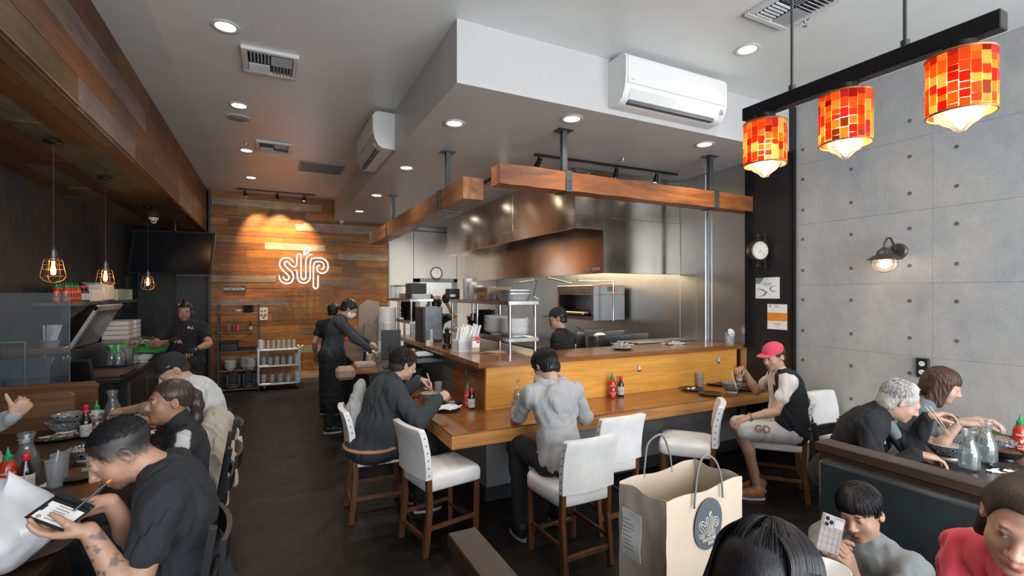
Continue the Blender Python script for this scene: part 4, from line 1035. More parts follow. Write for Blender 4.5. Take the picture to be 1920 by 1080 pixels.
crumple(PZ(842, 769, BT)+Vector((0, 0, .02)), 'crumpled white napkin on the plate at the corner of the bar', .105, .085, .045, NAP, seed=5, rz=.7)
sticks(PZ(758, 752, BT)+Vector((0, 0, .01)), PZ(786, 744, BT)+Vector((0, 0, .01)), 'dark chopsticks lying on the bar left of the bowl', m_=BLK)
# ---- on the raised counter
def basket():
    t = thing('chopstick_basket', 'white perforated plastic basket full of wrapped chopsticks on the raised counter', 'basket', tuple(PZ(872, 658, CT)), math.radians(14))
    w, d, h = .115, .06, .12
    m = MB()
    for (a, b_, c, e) in ((-w, w, -d, -d+.003), (-w, w, d-.003, d), (-w, -w+.003, -d, d), (w-.003, w, -d, d)): m.box((a, c, 0), (b_, e, h), .001)
    m.box((-w, -d, 0), (w, d, .004)).box((-w-.004, -d-.004, h-.008), (w+.004, -d, h)).box((-w-.004, d, h-.008), (w+.004, d+.004, h)).build('tub', WPL, t, world=False)
    m = MB()
    for i in range(12):
        for j in range(6): m.box((-w+.012+i*.0175, -d-.0012, .018+j*.014), (-w+.021+i*.0175, -d+.0002, .026+j*.014))
    for i in range(6):
        for j in range(6): m.box((-w-.0012, -d+.010+i*.0175, .018+j*.014), (-w+.0002, -d+.019+i*.0175, .026+j*.014))
    tag(m.build('perforations', mat('basket_holes', (.30, .31, .31), .6), t, world=False), kind=None)
    return t
bk = basket(); rr = random.Random(2)
Mb = Matrix.Translation(bk.location) @ Rz(math.radians(14)); cs = None
for i in range(46):
    x, y = rr.uniform(-.10, .08), rr.uniform(-.048, .048); ln = rr.uniform(.22, .26); tx = rr.uniform(.30, .62)+x*1.0; ty = rr.uniform(-.15, .15)
    p0 = Mb @ Vector((x, y, .01)); p1 = Mb @ Vector((x+tx*ln*.8, y+ty*ln, .01+ln))
    o = MB().bar((0, 0, 0), p1-p0, .022, .004, up=(0, 1, .3)).build('wrapped_chopsticks', PAPER, origin=None); o.location = p0
    tag(o, 'white paper sleeve of chopsticks standing in the white basket', 'chopsticks', 'paper-wrapped chopsticks in the basket')
# menu stand
p = PZ(887, 661, CT)+Vector((.02, -.02, 0)); t = thing('menu_stand', 'small acrylic stand with a red and cream card beside the chopstick basket', 'menu stand', tuple(p), math.radians(10))
MB().box((-.045, -.003, .0), (.045, .003, .165), .001).box((-.045, -.03, 0), (.045, .03, .004), .001).build('holder', PLAS, t, world=False)
MB().box((-.042, -.0045, .02), (.042, -.003, .16)).build('card', PAPER, t, world=False)
m = MB().box((-.042, -.0052, .118), (.042, -.0046, .158)).box((.008, -.0052, .092), (.038, -.0046, .115))
m.build('red_panel', mat('menu_red', (.6, .06, .09), .5), t, world=False)
MB().box((-.042, -.0052, .022), (.042, -.0046, .052)).build('cream_panel', mat('menu_cream', (.6, .36, .2), .5), t, world=False)
MB().cyl((-.024, -.0056, .139), (-.024, -.005, .139), .014, n=16).build('round_picture', mat('menu_gold', (.7, .4, .2), .5), t, world=False)
crumple(PZ(935, 661, CT), 'brown paper packets spread flat under the steel pass shelf', .16, .06, .03, mat('kraft', (.42, .30, .19), .7), 'paper_packets', 'packets', 9, rz=-.5)
# steel pass shelves
def pass_shelf(x0, x1, y0, y1, zt, zm, label, loc0=CT):
    t = thing('pass_shelf', label, 'shelf', ((x0+x1)/2, (y0+y1)/2, loc0))
    MB().box((x0-.03, y0-.03, zt-.042), (x1+.03, y1+.03, zt), .004).build('upper_shelf', STEEL, t)
    if zm: MB().box((x0-.03, y0-.03, zm-.042), (x1+.03, y1+.03, zm), .004).build('lower_shelf', STEEL, t)
    for x in (x0, x1):
        for y in ((y0, y1) if y1-y0 < 1.2 else (y0, (y0+y1)/2, y1)): MB().cyl((x, y, loc0), (x, y, zt-.04), .017, n=14).build('post', STEEL, t, 50)
    return t
UZ, LZ = 1.727, 1.365
pass_shelf(2.08, 2.36, 4.20, 5.85, UZ, LZ, 'two-tier stainless pass shelf standing on the raised counter by the plates')
pass_shelf(1.81, 2.10, 6.85, 8.4, 1.72, 1.40, 'farther stainless pass shelf beyond the black monitor', .92)
GRP = 'white plates stacked on the pass shelf'
def stack(n, x, y, z, dz, r, fn, grp, lb, jig=.004):
    base = None; rr = random.Random(int(x*100+y*37))
    for i in range(n):
        if base is None: base = fn(Vector((x, y, z)), lb, r); base['group'] = grp; o = base
        else: o = copy_tree(base)
        o.location = (x+rr.uniform(-jig, jig), y+rr.uniform(-jig, jig), z+i*dz)
plt = lambda loc, lb, r: plate(loc, lb, r, CHINA)
bwl = lambda loc, lb, r: bowl(loc, lb, r, .06, CHINA, 'white_bowl')
wpl = lambda loc, lb, r: bowl(loc, lb, r, .052, CHINA, 'white_plate', 'plate')
bbl = lambda loc, lb, r: bowl(loc, lb, r, .055, BCHINA, 'black_bowl', foot=BCHINA)
stack(8, 2.22, 4.37, LZ, .019, .15, wpl, 'near stack of white plates on the pass shelf', 'white plate in the near stack on the lower pass shelf')
stack(8, 2.18, 4.70, LZ, .021, .15, wpl, 'far stack of white plates on the pass shelf', 'white plate in the far stack on the lower pass shelf')
stack(7, 2.20, 5.08, LZ, .032, .125, bbl, 'black bowls on the pass shelf', 'black bowl in the stack behind the white plates')
stack(4, 2.22, 5.42, LZ, .034, .11, bbl, 'rear black bowls on the pass shelf', 'black bowl in the rear stack on the lower pass shelf')
p = PZ(900, 627, LZ); t = MB().lathe([(.03, 0), (.034, .08), (.030, .08), (.027, .004), (0, .004)], c=(2.10, 5.2, LZ+.12), n=20).build('steel_cup', STEEL, smooth=60, origin=(2.10, 5.2, LZ)); tag(t, 'small steel cup above the wrapped chopsticks', 'cup')
t.location.z = LZ-.0
# things on top of the pass shelf
def foil_tray(x, y, z, w, d, h, label, rz=0):
    t = thing('foil_tray', label, 'foil tray', (x, y, z), rz, 'foil catering trays'); g = []
    N = 44
    for s, zz in ((.80, 0), (.83, .002), (1, h-.01), (1.06, h-.008), (1.06, h), (1.03, h), (.97, h-.012), (.80, .006), (.02, .005)):
        ring = []
        for k in range(N):
            a = 2*math.pi*k/N; c, sn = math.cos(a), math.sin(a); fl = 1+(.012 if k % 2 else -.006)*(zz > .001 and zz < h-.011)
            ring.append((abs(c)**.3*math.copysign(1, c)*w*s*fl, abs(sn)**.3*math.copysign(1, sn)*d*s*fl, zz))
        g.append(ring)
    MB().rings(g).build('pan', mat('foil', (.62, .63, .64), .3, metal=.85, var=.08), t, 30, world=False)
    return t
foil_tray(2.22, 4.40, UZ, .135, .17, .075, 'lowest crimped foil tray at the near end of the pass shelf')
foil_tray(2.22, 4.40, UZ+.032, .135, .17, .075, 'upper crimped foil tray at the near end of the pass shelf')
def carton(lo, hi, label, txt=None, m_=None, name='cardboard_box', face='y', tm=None, grp=None, ts=.05):
    lo, hi = Vector(lo), Vector(hi); t = thing(name, label, 'box', ((lo.x+hi.x)/2, (lo.y+hi.y)/2, lo.z), 0, grp)
    MB().box(lo, hi, .003).build('carton', m_ or CARDB, t)
    MB().box((lo.x+.002, (lo.y+hi.y)/2-.0008, hi.z), (hi.x-.002, (lo.y+hi.y)/2+.0008, hi.z+.0006)).build('flap_seam', INK, t)
    if txt:
        M = face_cam(((lo.x+hi.x)/2, lo.y-.001, (lo.z+hi.z)/2), (0, -1, 0)) if face == 'y' else face_cam((lo.x-.001, (lo.y+hi.y)/2, (lo.z+hi.z)/2), (-1, 0, 0))
        text_mesh(txt, ts, .0004, M, 'print', tm or mat('box_ink', (.12, .07, .04), .6), t)
    return t
carton((2.07, 4.72, UZ), (2.36, 5.02, UZ+.065), 'lower cardboard carton with dark lettering behind the foil trays', 'BOX', face='x', ts=.045)
carton((2.07, 4.72, UZ+.068), (2.36, 5.10, UZ+.14), 'upper cardboard carton with dark lettering behind the foil trays', 'BOX & LID', face='x', ts=.045)
carton((2.08, 4.58, UZ), (2.30, 4.70, UZ+.06), 'small grey carton between the foil trays and the cardboard cartons', None, mat('grey_carton', (.2, .2, .2), .6))
def cupstack(x, y, z, r, h, label, m_=None, name='lid_stack', grp='stacks of white lids and cups', n=None):
    k = int(h/.012); P = [(.001, 0)]
    for i in range(k): P += [(r, i*h/k), (r*.985, i*h/k+h/k*.5)]
    P += [(r, h), (.001, h)]
    o = MB().lathe(P, c=(0, 0, 0), n=24).build(name, m_ or WPLT, smooth=30, origin=(0, 0, 0)); o.location = (x, y, z); return tag(o, label, 'cups', grp)
cupstack(2.2, 5.62, UZ, .06, .26, 'tall column of white tubs at the far end of the pass shelf')
cupstack(2.2, 5.47, UZ, .055, .21, 'shorter column of white tubs beside the tall one')
cupstack(2.2, 5.30, UZ, .06, .17, 'short white tub column behind the cartons')
cupstack(2.33, 5.18, UZ, .055, .15, 'white tub column above the cartons')
t = thing('hanging_glove_box', 'black box at the far end of the pass shelf by the white wall', 'box', (2.05, 5.9, UZ)); MB().box((2.0, 5.80, UZ), (2.16, 5.9, UZ+.13), .006).build('box', BLACK, t); MB().box((2.03, 5.797, UZ+.03), (2.10, 5.80, UZ+.06)).build('opening', PAPER, t)
# black drink dispenser and bits on the counter
p = PZ(812, 645, CT)
t = thing('drink_dispenser', 'tall black box with a ribbed grey front on the raised counter', 'dispenser', (p.x, 5.75, CT))
MB().box((1.62, 5.62, CT), (1.87, 5.95, CT+.42), .008).build('housing', BLACK, t)
m = MB()
for i in range(26): m.box((1.655, 5.605, CT+.04+i*.0145), (1.855, 5.622, CT+.049+i*.0145), .001)
m.box((1.652, 5.612, CT+.03), (1.858, 5.62, CT+.415)).build('ribbed_front', mat('ribbed_grey', (.20, .23, .26), .4, var=.3, vs=9), t)
for i, (u, v, r, h, lb) in enumerate(((797, 640, .035, .10, 'white paper cup stack left of the dispenser foot'), (808, 641, .03, .155, 'tall white paper cup stack in front of the dispenser'), (803, 648, .028, .06, 'short clear cup stack before the dispenser'))):
    p = PZ(u, v, CT); cupstack(p.x, p.y, CT, r, h, lb, WPLT)
p = PZ(838, 652, CT); t = thing('black_grinder', 'black coffee grinder left of the chopstick basket', 'grinder', tuple(p))
MB().lathe([(.05, 0), (.05, .03), (.03, .05), (.04, .12), (.045, .15), (.02, .17), (.03, .2), (.01, .22), (0, .22)], n=20).build('body', BLK, t, 50, world=False)
MB().tube([(.0, 0, .17), (.03, -.05, .20), (.05, -.08, .26)], .006, 8).build('lever', mat('beige_lever', (.5, .4, .28), .5), t, 50, world=False)
# ---- low service counter beyond the dark panel with till, wrap and lids
t = thing('service_counter', 'dark low service counter behind the waiter station', 'counter', (1.3, 6.9, 0))
MB().box((1.02, 5.75, 0), (1.64, 9.4, .86), .004).build('cabinet', mat('cabinet_dark', (.03, .028, .026), .5), t)
MB().box((.98, 5.70, .86), (1.66, 9.45, .90), .004).build('worktop', mat('worktop_dark', (.06, .05, .045), .3), t)
def monitor(c, w, h, n, label, stand=.16):
    t = thing('till_monitor', label, 'monitor', tuple(c)); M = face_cam(Vector(c)+Vector((0, 0, stand+h/2)), n)
    m = MB(); m.M = M; m.box((-w/2, -h/2, -.02), (w/2, h/2, 0), .005).build('screen_case', BLACK, t)
    m = MB(); m.M = M; m.box((-w/2+.012, -h/2+.012, 0), (w/2-.012, h/2-.012, .0015)).build('display', mat('dead_screen', (.01, .013, .016), .2), t)
    m = MB(); m.M = M; m.cyl((0, -h*.1, -.02), (0, -h*.1, -.05), .03, n=16).bar((0, -h*.1, -.04), (0, -h/2-stand+.01, -.05), .03, .02, up=(0, 0, 1)); m.build('arm', BLACKM, t, 40)
    MB().box((c[0]-.09, c[1]-.08, c[2]), (c[0]+.09, c[1]+.08, c[2]+.012), .004).build('base', BLACKM, t)
    return t
monitor((1.30, 5.86, .90), .23, .36, (.25, 1, 0), 'black till monitor seen from behind beside the pullover man', .10)
t = thing('card_reader', 'white card reader with black base behind the head of the pullover man', 'card reader', (1.50, 5.2, 1.095))
MB().box((1.41, 5.10, 1.095), (1.61, 5.30, 1.12), .01).build('base', BLACK, t)
MB().prism([(1.42, 1.12), (1.60, 1.12), (1.59, 1.14), (1.54, 1.155), (1.47, 1.15), (1.42, 1.135)], 5.12, 5.28, Matrix(((1, 0, 0, 0), (0, 0, 1, 0), (0, 1, 0, 0), (0, 0, 0, 1)))).build('body', WPL, t, 30)
p = PZ(699, 700, .90)
t = thing('napkin_caddy', 'wooden caddy with a stack of brown napkins at the waiter station', 'caddy', (.98, 5.72, .90))
MB().box((.83, 5.55, .90), (1.08, 5.75, .965), .004).box((.82, 5.55, .905), (.835, 5.76, .99), .002).build('tray', BARW, t)
MB().box((.845, 5.56, .965), (1.07, 5.74, 1.02), .02).build('napkin_stack', mat('brown_napkin', (.42, .28, .2), .8, var=.1, vs=30, bump=.3), t)
t = MB().box((-.10, -.09, -.08), (.10, .09, .06), .05).build('order_pad_bundle', mat('brown_napkin2', (.40, .27, .2), .8, var=.15, vs=20, bump=.5)); t.location = (.74, 5.60, .93)
tag(t, 'bundle of brown paper napkins hanging off the counter end by the waiter', 'napkins')
t = thing('kitchen_paper_roll', 'large upright milky roll at the service counter', 'roll', (1.50, 7.0, .9)); MB().cyl((1.50, 7.0, .90), (1.50, 7.0, 1.60), .125, n=32).build('roll', WPLT, t, 40); MB().cyl((1.50, 7.0, 1.6), (1.50, 7.0, 1.602), .03, n=16).build('core', CARDB, t, 40)
cupstack(1.45, 6.74, .90, .06, .50, 'milky deli tub column before the large roll')
cupstack(1.33, 6.66, .90, .03, .25, 'small white cup column left of the milky tubs')
cupstack(.80+.3, 6.32, .90, .05, .16, 'steel-coloured squeeze tub near the waiter sleeve', STEEL)
for i in range(3): cupstack(1.12+.07*i, 6.25+.1*i, .90, .035, .13, ('first', 'second', 'third')[i]+' squeeze tub from the left beside the waiter\'s hands', mat('tub_brownish', (.42, .38, .33), .5))
t = thing('cardboard_sheet', 'tall flattened cardboard leaning at the end of the service counter', 'cardboard', (1.45, 8.2, .9))
MB().prism([(1.28, .90), (1.60, .90), (1.62, 1.66), (1.45, 1.69), (1.30, 1.58)], 8.2, 8.26, Matrix(((1, 0, 0, 0), (0, 0, 1, 0), (0, 1, 0, 0), (0, 0, 0, 1)))).build('sheet', mat('grey_card', (.33, .27, .22), .8, var=.08), t)
MB().prism([(1.35, .90), (1.55, .90), (1.56, 1.3), (1.37, 1.33)], 8.05, 8.12, Matrix(((1, 0, 0, 0), (0, 0, 1, 0), (0, 1, 0, 0), (0, 0, 0, 1)))).build('small_box', mat('pale_card', (.45, .38, .3), .8), t)
stack(8, 1.94, 7.55, 1.40, .034, .13, bbl, 'black bowls stacked beside the far pass shelf', 'black bowl in the tall stack under the far pass shelf')
stack(5, 1.97, 7.20, 1.40, .034, .13, bbl, 'second stack of black bowls by the far pass shelf', 'black bowl in the second stack under the far pass shelf')
carton((1.84, 7.0, 1.72), (2.08, 7.3, 1.95), 'black appliance box on the far pass shelf', None, BLACK, 'appliance')
carton((1.84, 7.35, 1.72), (2.1, 7.7, 1.80), 'pale flat carton on the far pass shelf', None, mat('pale_carton', (.5, .5, .48), .6))
carton((1.84, 6.86, 1.72), (2.10, 6.97, 1.79), 'low white carton at the front of the far pass shelf', None, WPL)
def lidded(x, y, z, lb):
    t = thing('lidded_container', lb, 'container', (x, y, z)); MB().box((-.08, -.06, 0), (.08, .06, .20), .01).build('tub', PLAS, t, world=False); MB().box((-.085, -.065, .20), (.085, .065, .215), .004).build('lid', GREEN, t, world=False)
lidded(1.9, 8.2, 1.72, 'clear container with green lid at the far left of the far pass shelf'); lidded(1.9, 7.88, 1.72, 'clear container with green lid right of the other one')
t = thing('dish_rack', 'dark counter behind the pass with kitchen gear', 'counter', (2.9, 6, 0)); MB().box((2.65, 4.9, 0), (3.15, 8.9, .90), .005).build('cabinet', STEELD, t); MB().box((2.62, 4.88, .90), (3.18, 8.92, .93), .003).build('worktop', STEEL, t)
crumple((1.50, 5.75, 1.097), 'crumpled brown paper on the dark ledge behind the card reader', .12, .10, .05, mat('kraft', (.42, .30, .19), .7), 'brown_paper', 'paper', 19)
# ---- cooking line along the right wall
t = thing('cooking_range', 'steel cooking range under the hood', 'range', (4.3, 6.5, 0))
MB().box((3.75, 4.8, 0), (4.85, 8.9, .90), .006).build('body', STEELD, t)
MB().box((3.75, 4.8, .90), (4.85, 8.9, .93)).build('cooktop', BLACKM, t)
for i, y in enumerate((5.05, 5.55, 6.05)): MB().box((3.77, y-.015, .93), (4.6, y, 1.26), .004).build('splash_guard', STEELD, t)
t = thing('salamander_broiler', 'steel salamander broiler mounted on the wall above the range', 'broiler', (4.45, 6.26, 1.43))
MB().box((4.22, 5.77, 1.78), (4.80, 6.76, 1.92), .004).box((4.22, 5.77, 1.40), (4.80, 5.82, 1.78), .002).box((4.22, 6.71, 1.40), (4.80, 6.76, 1.78), .002).box((4.22, 5.82, 1.40), (4.80, 6.71, 1.46), .002).box((4.7, 5.82, 1.46), (4.8, 6.71, 1.78)).build('housing', STEELD, t)
m = MB()
for i in range(4):
    for j in range(9): m.box((4.214, 5.84+j*.10, 1.80+i*.028), (4.222, 5.90+j*.10, 1.806+i*.028))
for j in range(10): m.box((4.48+j*.02, 5.765, 1.83), (4.486+j*.02, 5.772, 1.90))
m.build('vent_slots', BLACK, t)
m = MB().box((4.13, 5.86, 1.50), (4.65, 6.68, 1.52), .003).bar((4.10, 5.86, 1.50), (4.10, 6.68, 1.50), .03)
m.build('grill_shelf', steel('warm_steel', (.5, .38, .28), .3), t)
MB().box((4.6, 5.765, 1.83), (4.70, 5.772, 1.91)).build('rating_plate', mat('plate_pink', (.45, .3, .25), .4), t)
MB().box((4.40, 5.85, 1.921), (4.62, 6.6, 1.935)).build('orange_top_plate', mat('warm_plate', (.5, .22, .05), .4), t)  # flat plate in plain orange lying on top of the housing
t = thing('gas_pipework', 'thin steel pipes and hooks hanging below the hood', 'pipes', (4.0, 6.5, 2.0))
MB().tube([(4.0, 7.1, 2.3), (4.0, 7.1, 2.02), (4.0, 7.8, 1.99)], .012, 8).build('pipe', STEEL, t, 60)
MB().tube([(4.1, 6.0, 2.3), (4.1, 6.0, 1.98), (4.45, 5.6, 1.98), (4.45, 5.6, 1.4)], .012, 8).build('pipe', STEEL, t, 60)
MB().tube([(4.0, 6.7, 2.3), (4.0, 6.7, 2.05), (4.2, 6.3, 1.95)], .012, 8).build('pipe', STEELD, t, 60)
MB().tube([(3.95, 6.95, 2.05), (3.9, 7.0, 1.75), (3.92, 6.85, 1.70)], .008, 8).build('hose', STEEL, t, 60)
p = J(1083, 660, 6.1)
t = thing('stock_pot', 'large steel stock pot beside the cook in the black cap', 'pot', (3.95, 5.30, .93))
MB().lathe([(.001, 0), (.16, 0), (.165, .01), (.165, .30), (.16, .30), (.158, .01), (0, .01)], n=36).build('pot', STEEL, t, 50, world=False)
MB().tube([(-.1, 0, .28), (-.25, .12, .42)], .012, 8).build('ladle_handle', BLACK, t, 50, world=False)
MB().ball((.02, -.02, .30), (.09, .07, .04), 14, 8).build('white_cloth', CHINA, t, 60, world=False)
# things on the right part of the raised counter
t = plate(PZ(1166, 655, CT), 'black plate heaped with silvery garnish on the raised counter', .115)
rr = random.Random(4); m = MB(); strands(m, (0, 0, .02), 46, .06, .09, .0035, rr, .5); tag(m.build('garnish', mat('silver_garnish', (.5, .5, .48), .5, var=.3), t, 60, world=False), kind='stuff')
crumple(PZ(1272, 646, CT)+Vector((0, .05, 0)), 'flat shiny film-wrapped packet on the raised counter', .14, .07, .06, mat('film_wrap', (.50, .50, .48), .25, var=.2, vs=30), 'wrapped_packet', 'packet', 12)
p = PZ(1368, 645, CT); t = thing('plastic_pitcher', 'clear plastic pitcher upside down at the right end of the raised counter', 'pitcher', (p.x, p.y, CT))
MB().lathe([(.001, 0), (.045, 0), (.055, .13), (.053, .13), (.043, .006), (.001, .006)], n=28).build('body', PLAS, t, 60, world=False)
MB().lathe([(.05, 0), (.05, .008), (0, .01)], c=(0, -.02, .13), ax=(0, -1, .4), n=24).build('lid', WPLT, t, 60, world=False)
t = thing('toaster_shelf', 'steel under-shelf unit with slots behind the right end of the counter', 'appliance', (4.5, 4.6, 0))
MB().box((3.9, 4.40, 0), (4.83, 4.78, 1.21), .004).build('body', STEELD, t)
m = MB()
for i in range(5): m.box((3.98+i*.16, 4.392, 1.14), (4.06+i*.16, 4.402, 1.155)).box((3.98+i*.16, 4.392, 1.165), (4.06+i*.16, 4.402, 1.18))
m.build('slots', BLACK, t)
# wall clock and double sided clock and notices
t = thing('wall_clock', 'small round wall clock with black rim above the kitchen door frame', 'clock', (3.355, YB-.03, 2.26))
MB().lathe([(.125, 0), (.138, .0), (.138, .03), (.122, .03), (.12, .02), (0, .02)], ax=(0, -1, 0), n=36).build('case', BLK, t, 50, world=False)
MB().lathe([(.12, .021), (0, .0212)], ax=(0, -1, 0), n=36).build('dial', PAPER, t, 50, world=False)
m = MB().bar((0, -.023, 0), (.035, -.023, .06), .006, .002).build('hour_hand', INK, t, world=False); MB().bar((0, -.024, 0), (.09, -.024, -.01), .004, .002).build('minute_hand', INK, t, world=False)
m = MB()
for k in range(12): a = k*math.pi/6; m.bar((.095*math.cos(a), -.022, .095*math.sin(a)), (.11*math.cos(a), -.022, .11*math.sin(a)), .005, .001)
m.build('hour_marks', INK, t, world=False)
c = PX(1421, 470, 4.70); t = thing('station_clock', 'round double-sided iron clock on a scrolled bracket against the black wall', 'clock', tuple(c))
ad = Vector((-.25, -1, 0)).normalized()
MB().lathe([(.001, -.045), (.09, -.045), (.112, -.04), (.118, -.02), (.118, .02), (.112, .04), (.098, .045), (.095, .038), (0, .038)], ax=tuple(ad), n=36).build('case', mat('iron_clock', (.05, .045, .04), .4, metal=.6), t, 40, world=False)
MB().lathe([(.095, .039), (0, .0395)], ax=tuple(ad), n=36).build('dial', mat('clock_dial', (.6, .58, .52), .5), t, 40, world=False)
fr = face_cam(ad*.041, ad)
for nm, (x, y), w in (('hour_hand', (-.02, -.03), .006), ('minute_hand', (.05, -.055), .004)):
    m = MB(); m.M = fr; m.bar((0, 0, 0), (x, y, 0), w, .001, up=(0, 0, 1)); m.build(nm, INK, t, world=False)
m = MB(); m.M = fr
for k in range(12): a = k*math.pi/6; m.bar((.074*math.cos(a), .074*math.sin(a), 0), (.086*math.cos(a), .086*math.sin(a), 0), .005, .001, up=(0, 0, 1))
m.build('hour_marks', INK, t, world=False)
dx = XR-.05-c.x
m = MB().bar((dx, 0, -.19), (dx, 0, .19), .012, .05).tube([(dx, 0, .12), (dx*.5, 0, .16), (0, 0, .15), (0, 0, .115)], .008, 8).tube([(dx, 0, -.12), (dx*.5, 0, -.17), (0, 0, -.15), (0, 0, -.115)], .008, 8).ball((0, 0, .16), .018, 10, 8).ball((0, 0, -.16), .018, 10, 8)
m.build('bracket', mat('iron_clock', (.05, .045, .04), .4), t, 40, world=False)
def wall_notice(u0, v0, u1, v1, label, kind):
    a, b_ = PX(u0, v0, XR-.044), PX(u1, v1, XR-.044); c = (a+b_)/2; w, h = abs(a.y-b_.y), abs(a.z-b_.z)
    t = thing('wall_notice', label, 'notice', tuple(c)); M = face_cam(c, (-1, 0, 0)); m = MB(); m.M = M
    m.box((-w/2, -h/2, 0), (w/2, h/2, .002)).build('paper', PAPER, t); G = mat('notice_grey', (.22, .27, .3), .6)
    if kind == 0:
        m = MB(); m.M = M; m.prism([(-w/2, h/2), (-w/2, h*.2), (-w*.3, h*.22), (-w*.14, h/2)], .002, .0025)
        m.prism([(-w/2, -.02*h), (-w*.2, -.05*h), (w*.02, -.2*h), (-w*.1, -.36*h), (-w*.42, -.45*h), (-w*.18, -.33*h), (-w*.1, -.2*h), (-w*.2, -.12*h)], .002, .0025)
        m.prism([(w*.45, h*.12), (w*.12, h*.06), (w*.07, -h*.05), (w*.2, -h*.18), (w*.45, -h*.2), (w*.22, -h*.13), (w*.14, -h*.04), (w*.18, h*.03)], .002, .0025); m.build('swooshes', G, t)
        for tx, y, s in (('ServSafe', h*.2, .026), ('CERTIFICATION', h*.12, .011), ('_____________', 0, .01)): text_mesh(tx, s, .0002, M @ Matrix.Translation((w*.02, y, .0024)), 'lettering', INK, t)
    else:
        m = MB(); m.M = M; m.box((-w/2, -h*.17, .002), (w/2, h*.16, .0026)).build('orange_band', mat('notice_orange', (.80, .27, .03), .5), t)
        for tx, y, s in (('PERMIT', h*.43, .014), ('PUBLIC HEALTH', h*.38, .009), ('NOTICE', h*.10, .018), ('valid', 0, .009), ('THIS PERMIT MUST BE', -h*.26, .009), ('POSTED IN VIEW', -h*.31, .009), ('DEPARTMENT', -h*.42, .007)): text_mesh(tx, s, .0002, M @ Matrix.Translation((0, y, .003)), 'lettering', INK if 'NOTICE' != tx else mat('notice_red', (.6, .08, .02), .5), t)
        m = MB(); m.M = M; m.cyl((-w*.36, h*.42, .002), (-w*.36, h*.42, .0028), .012, n=16).build('seal', G, t)
wall_notice(1417, 521, 1462, 560, 'landscape certificate with grey swooshes on the black wall', 0)
wall_notice(1439, 570, 1476, 619, 'upright permit with an orange band on the black wall', 1)
t = thing('wall_outlet', 'black outlet box with white sockets on the concrete wall by the brown-haired woman', 'outlet', (XR, 2.058, 1.19))
MB().box((XR-.03, 2.015, 1.10), (XR-.001, 2.10, 1.26), .004).build('box', BLACK, t)
for z in (1.215, 1.145):
    s_ = MB().lathe([(.021, 0), (.021, .003), (0, .003)], c=(XR-.03, 2.058, z), ax=(-1, 0, 0), n=20).build('socket', CHINA, t, 40); MB().box((XR-.0345, 2.049, z-.006), (XR-.0325, 2.051, z+.008)).box((XR-.0345, 2.064, z-.006), (XR-.0325, 2.066, z+.008)).build('slots', BLACK, s_)

# ---- back wall: rack and cart
RM = mat('rack_metal', (.07, .065, .06), .5, metal=.4)
t = thing('shelving_rack', 'narrow metal rack with five wooden shelves against the board wall', 'shelving', (-.53, 10.28, 0))
RX0, RX1, RY0, RY1 = -.845, -.20, 10.14, 10.44
for x in (RX0, RX1):
    for y in (RY0, RY1): MB().box((x-.013, y-.013, 0), (x+.013, y+.013, 1.60), .002).build('post', RM, t)
for z in (.05, .395, .745, 1.095, 1.44): MB().box((RX0, RY0, z-.025), (RX1, RY1, z), .002).build('shelf_board', wood('rack_board', (.10, .06, .03), (.2, .12, .07), 0), t)
MB().tube([(RX0, RY1, .75), (RX1, RY1, 1.09)], .004, 6).tube([(RX1, RY1+.005, .75), (RX0, RY1+.005, 1.09)], .004, 6).tube([(RX0, RY1, .40), (RX1, RY1, .74)], .004, 6).build('cross_brace', RM, t, 60)
x = lambda u: PY(u, 600, 10.28).x
stack(3, x(448), 10.28, 1.44, .016, .075, plt, 'small white plates on top of the rack', 'small white plate stacked on the top rack shelf')
stack(7, x(466), 10.28, 1.44, .02, .11, lambda l, lb, r: plate(l, lb, r), 'black plates on top of the rack', 'black plate stacked on the top rack shelf')
tb = 'bottles on the second rack shelf'
sriracha((x(428), 10.28, 1.095), 'clear-looking sauce bottle at the left of the second rack shelf', -1.6, tb, level=.3, detail=False)
sriracha((x(440), 10.30, 1.095), 'pale sauce bottle second from left on the second rack shelf', -1.6, tb, level=.3, detail=False)
sriracha((x(446), 10.26, 1.095), 'full red hot sauce bottle in the middle of the second rack shelf', -1.6, tb)
soybottle((x(470), 10.28, 1.095), 'amber spray bottle at the right of the second rack shelf', -1.6, tb)
for u0, u1, z, h, lb in ((413, 447, .745, .17, 'black storage bin on the third rack shelf'), (449, 480, .745, .05, 'flat black tray on the third rack shelf')):
    t = thing('black_bin', lb, 'bin', (x((u0+u1)/2), 10.28, z)); a, b_ = x(u0), x(u1)
    MB().box((a, 10.16, z), (b_, 10.42, z+h*.85), .01).build('bin', BLACK, t); MB().box((a-.008, 10.152, z+h*.85), (b_+.008, 10.428, z+h), .004).build('rim', BLACK, t)
stack(4, x(432), 10.24, .395, .036, .10, bwl, 'white bowls in the left stack on the rack', 'white bowl in the left stack on the fourth rack shelf')
stack(5, x(461), 10.33, .395, .036, .10, bwl, 'white bowls in the middle stack on the rack', 'white bowl in the middle stack on the fourth rack shelf')
stack(5, x(470), 10.22, .395, .036, .10, bwl, 'white bowls in the right stack on the rack', 'white bowl in the right stack on the fourth rack shelf')
for u0, u1, lb in ((424, 452, 'dark grey booster seat lying at the bottom left of the rack'), (455, 479, 'dark grey booster seat lying at the bottom right of the rack')):
    a, b_ = x(u0), x(u1); t = thing('booster_seat', lb, 'booster seat', ((a+b_)/2, 10.28, .05)); BO = mat('booster_grey', (.045, .052, .058), .5)
    MB().box((a, 10.16, .05), (b_, 10.42, .10), .02).box((a, 10.16, .05), (a+.05, 10.42, .32), .02).box((b_-.05, 10.16, .05), (b_, 10.42, .32), .02).box((a, 10.36, .05), (b_, 10.42, .34), .02).build('shell', BO, t, 40)
    MB().box((a+.05, 10.17, .10), (b_-.05, 10.35, .14), .015).build('seat', BO, t, 40)
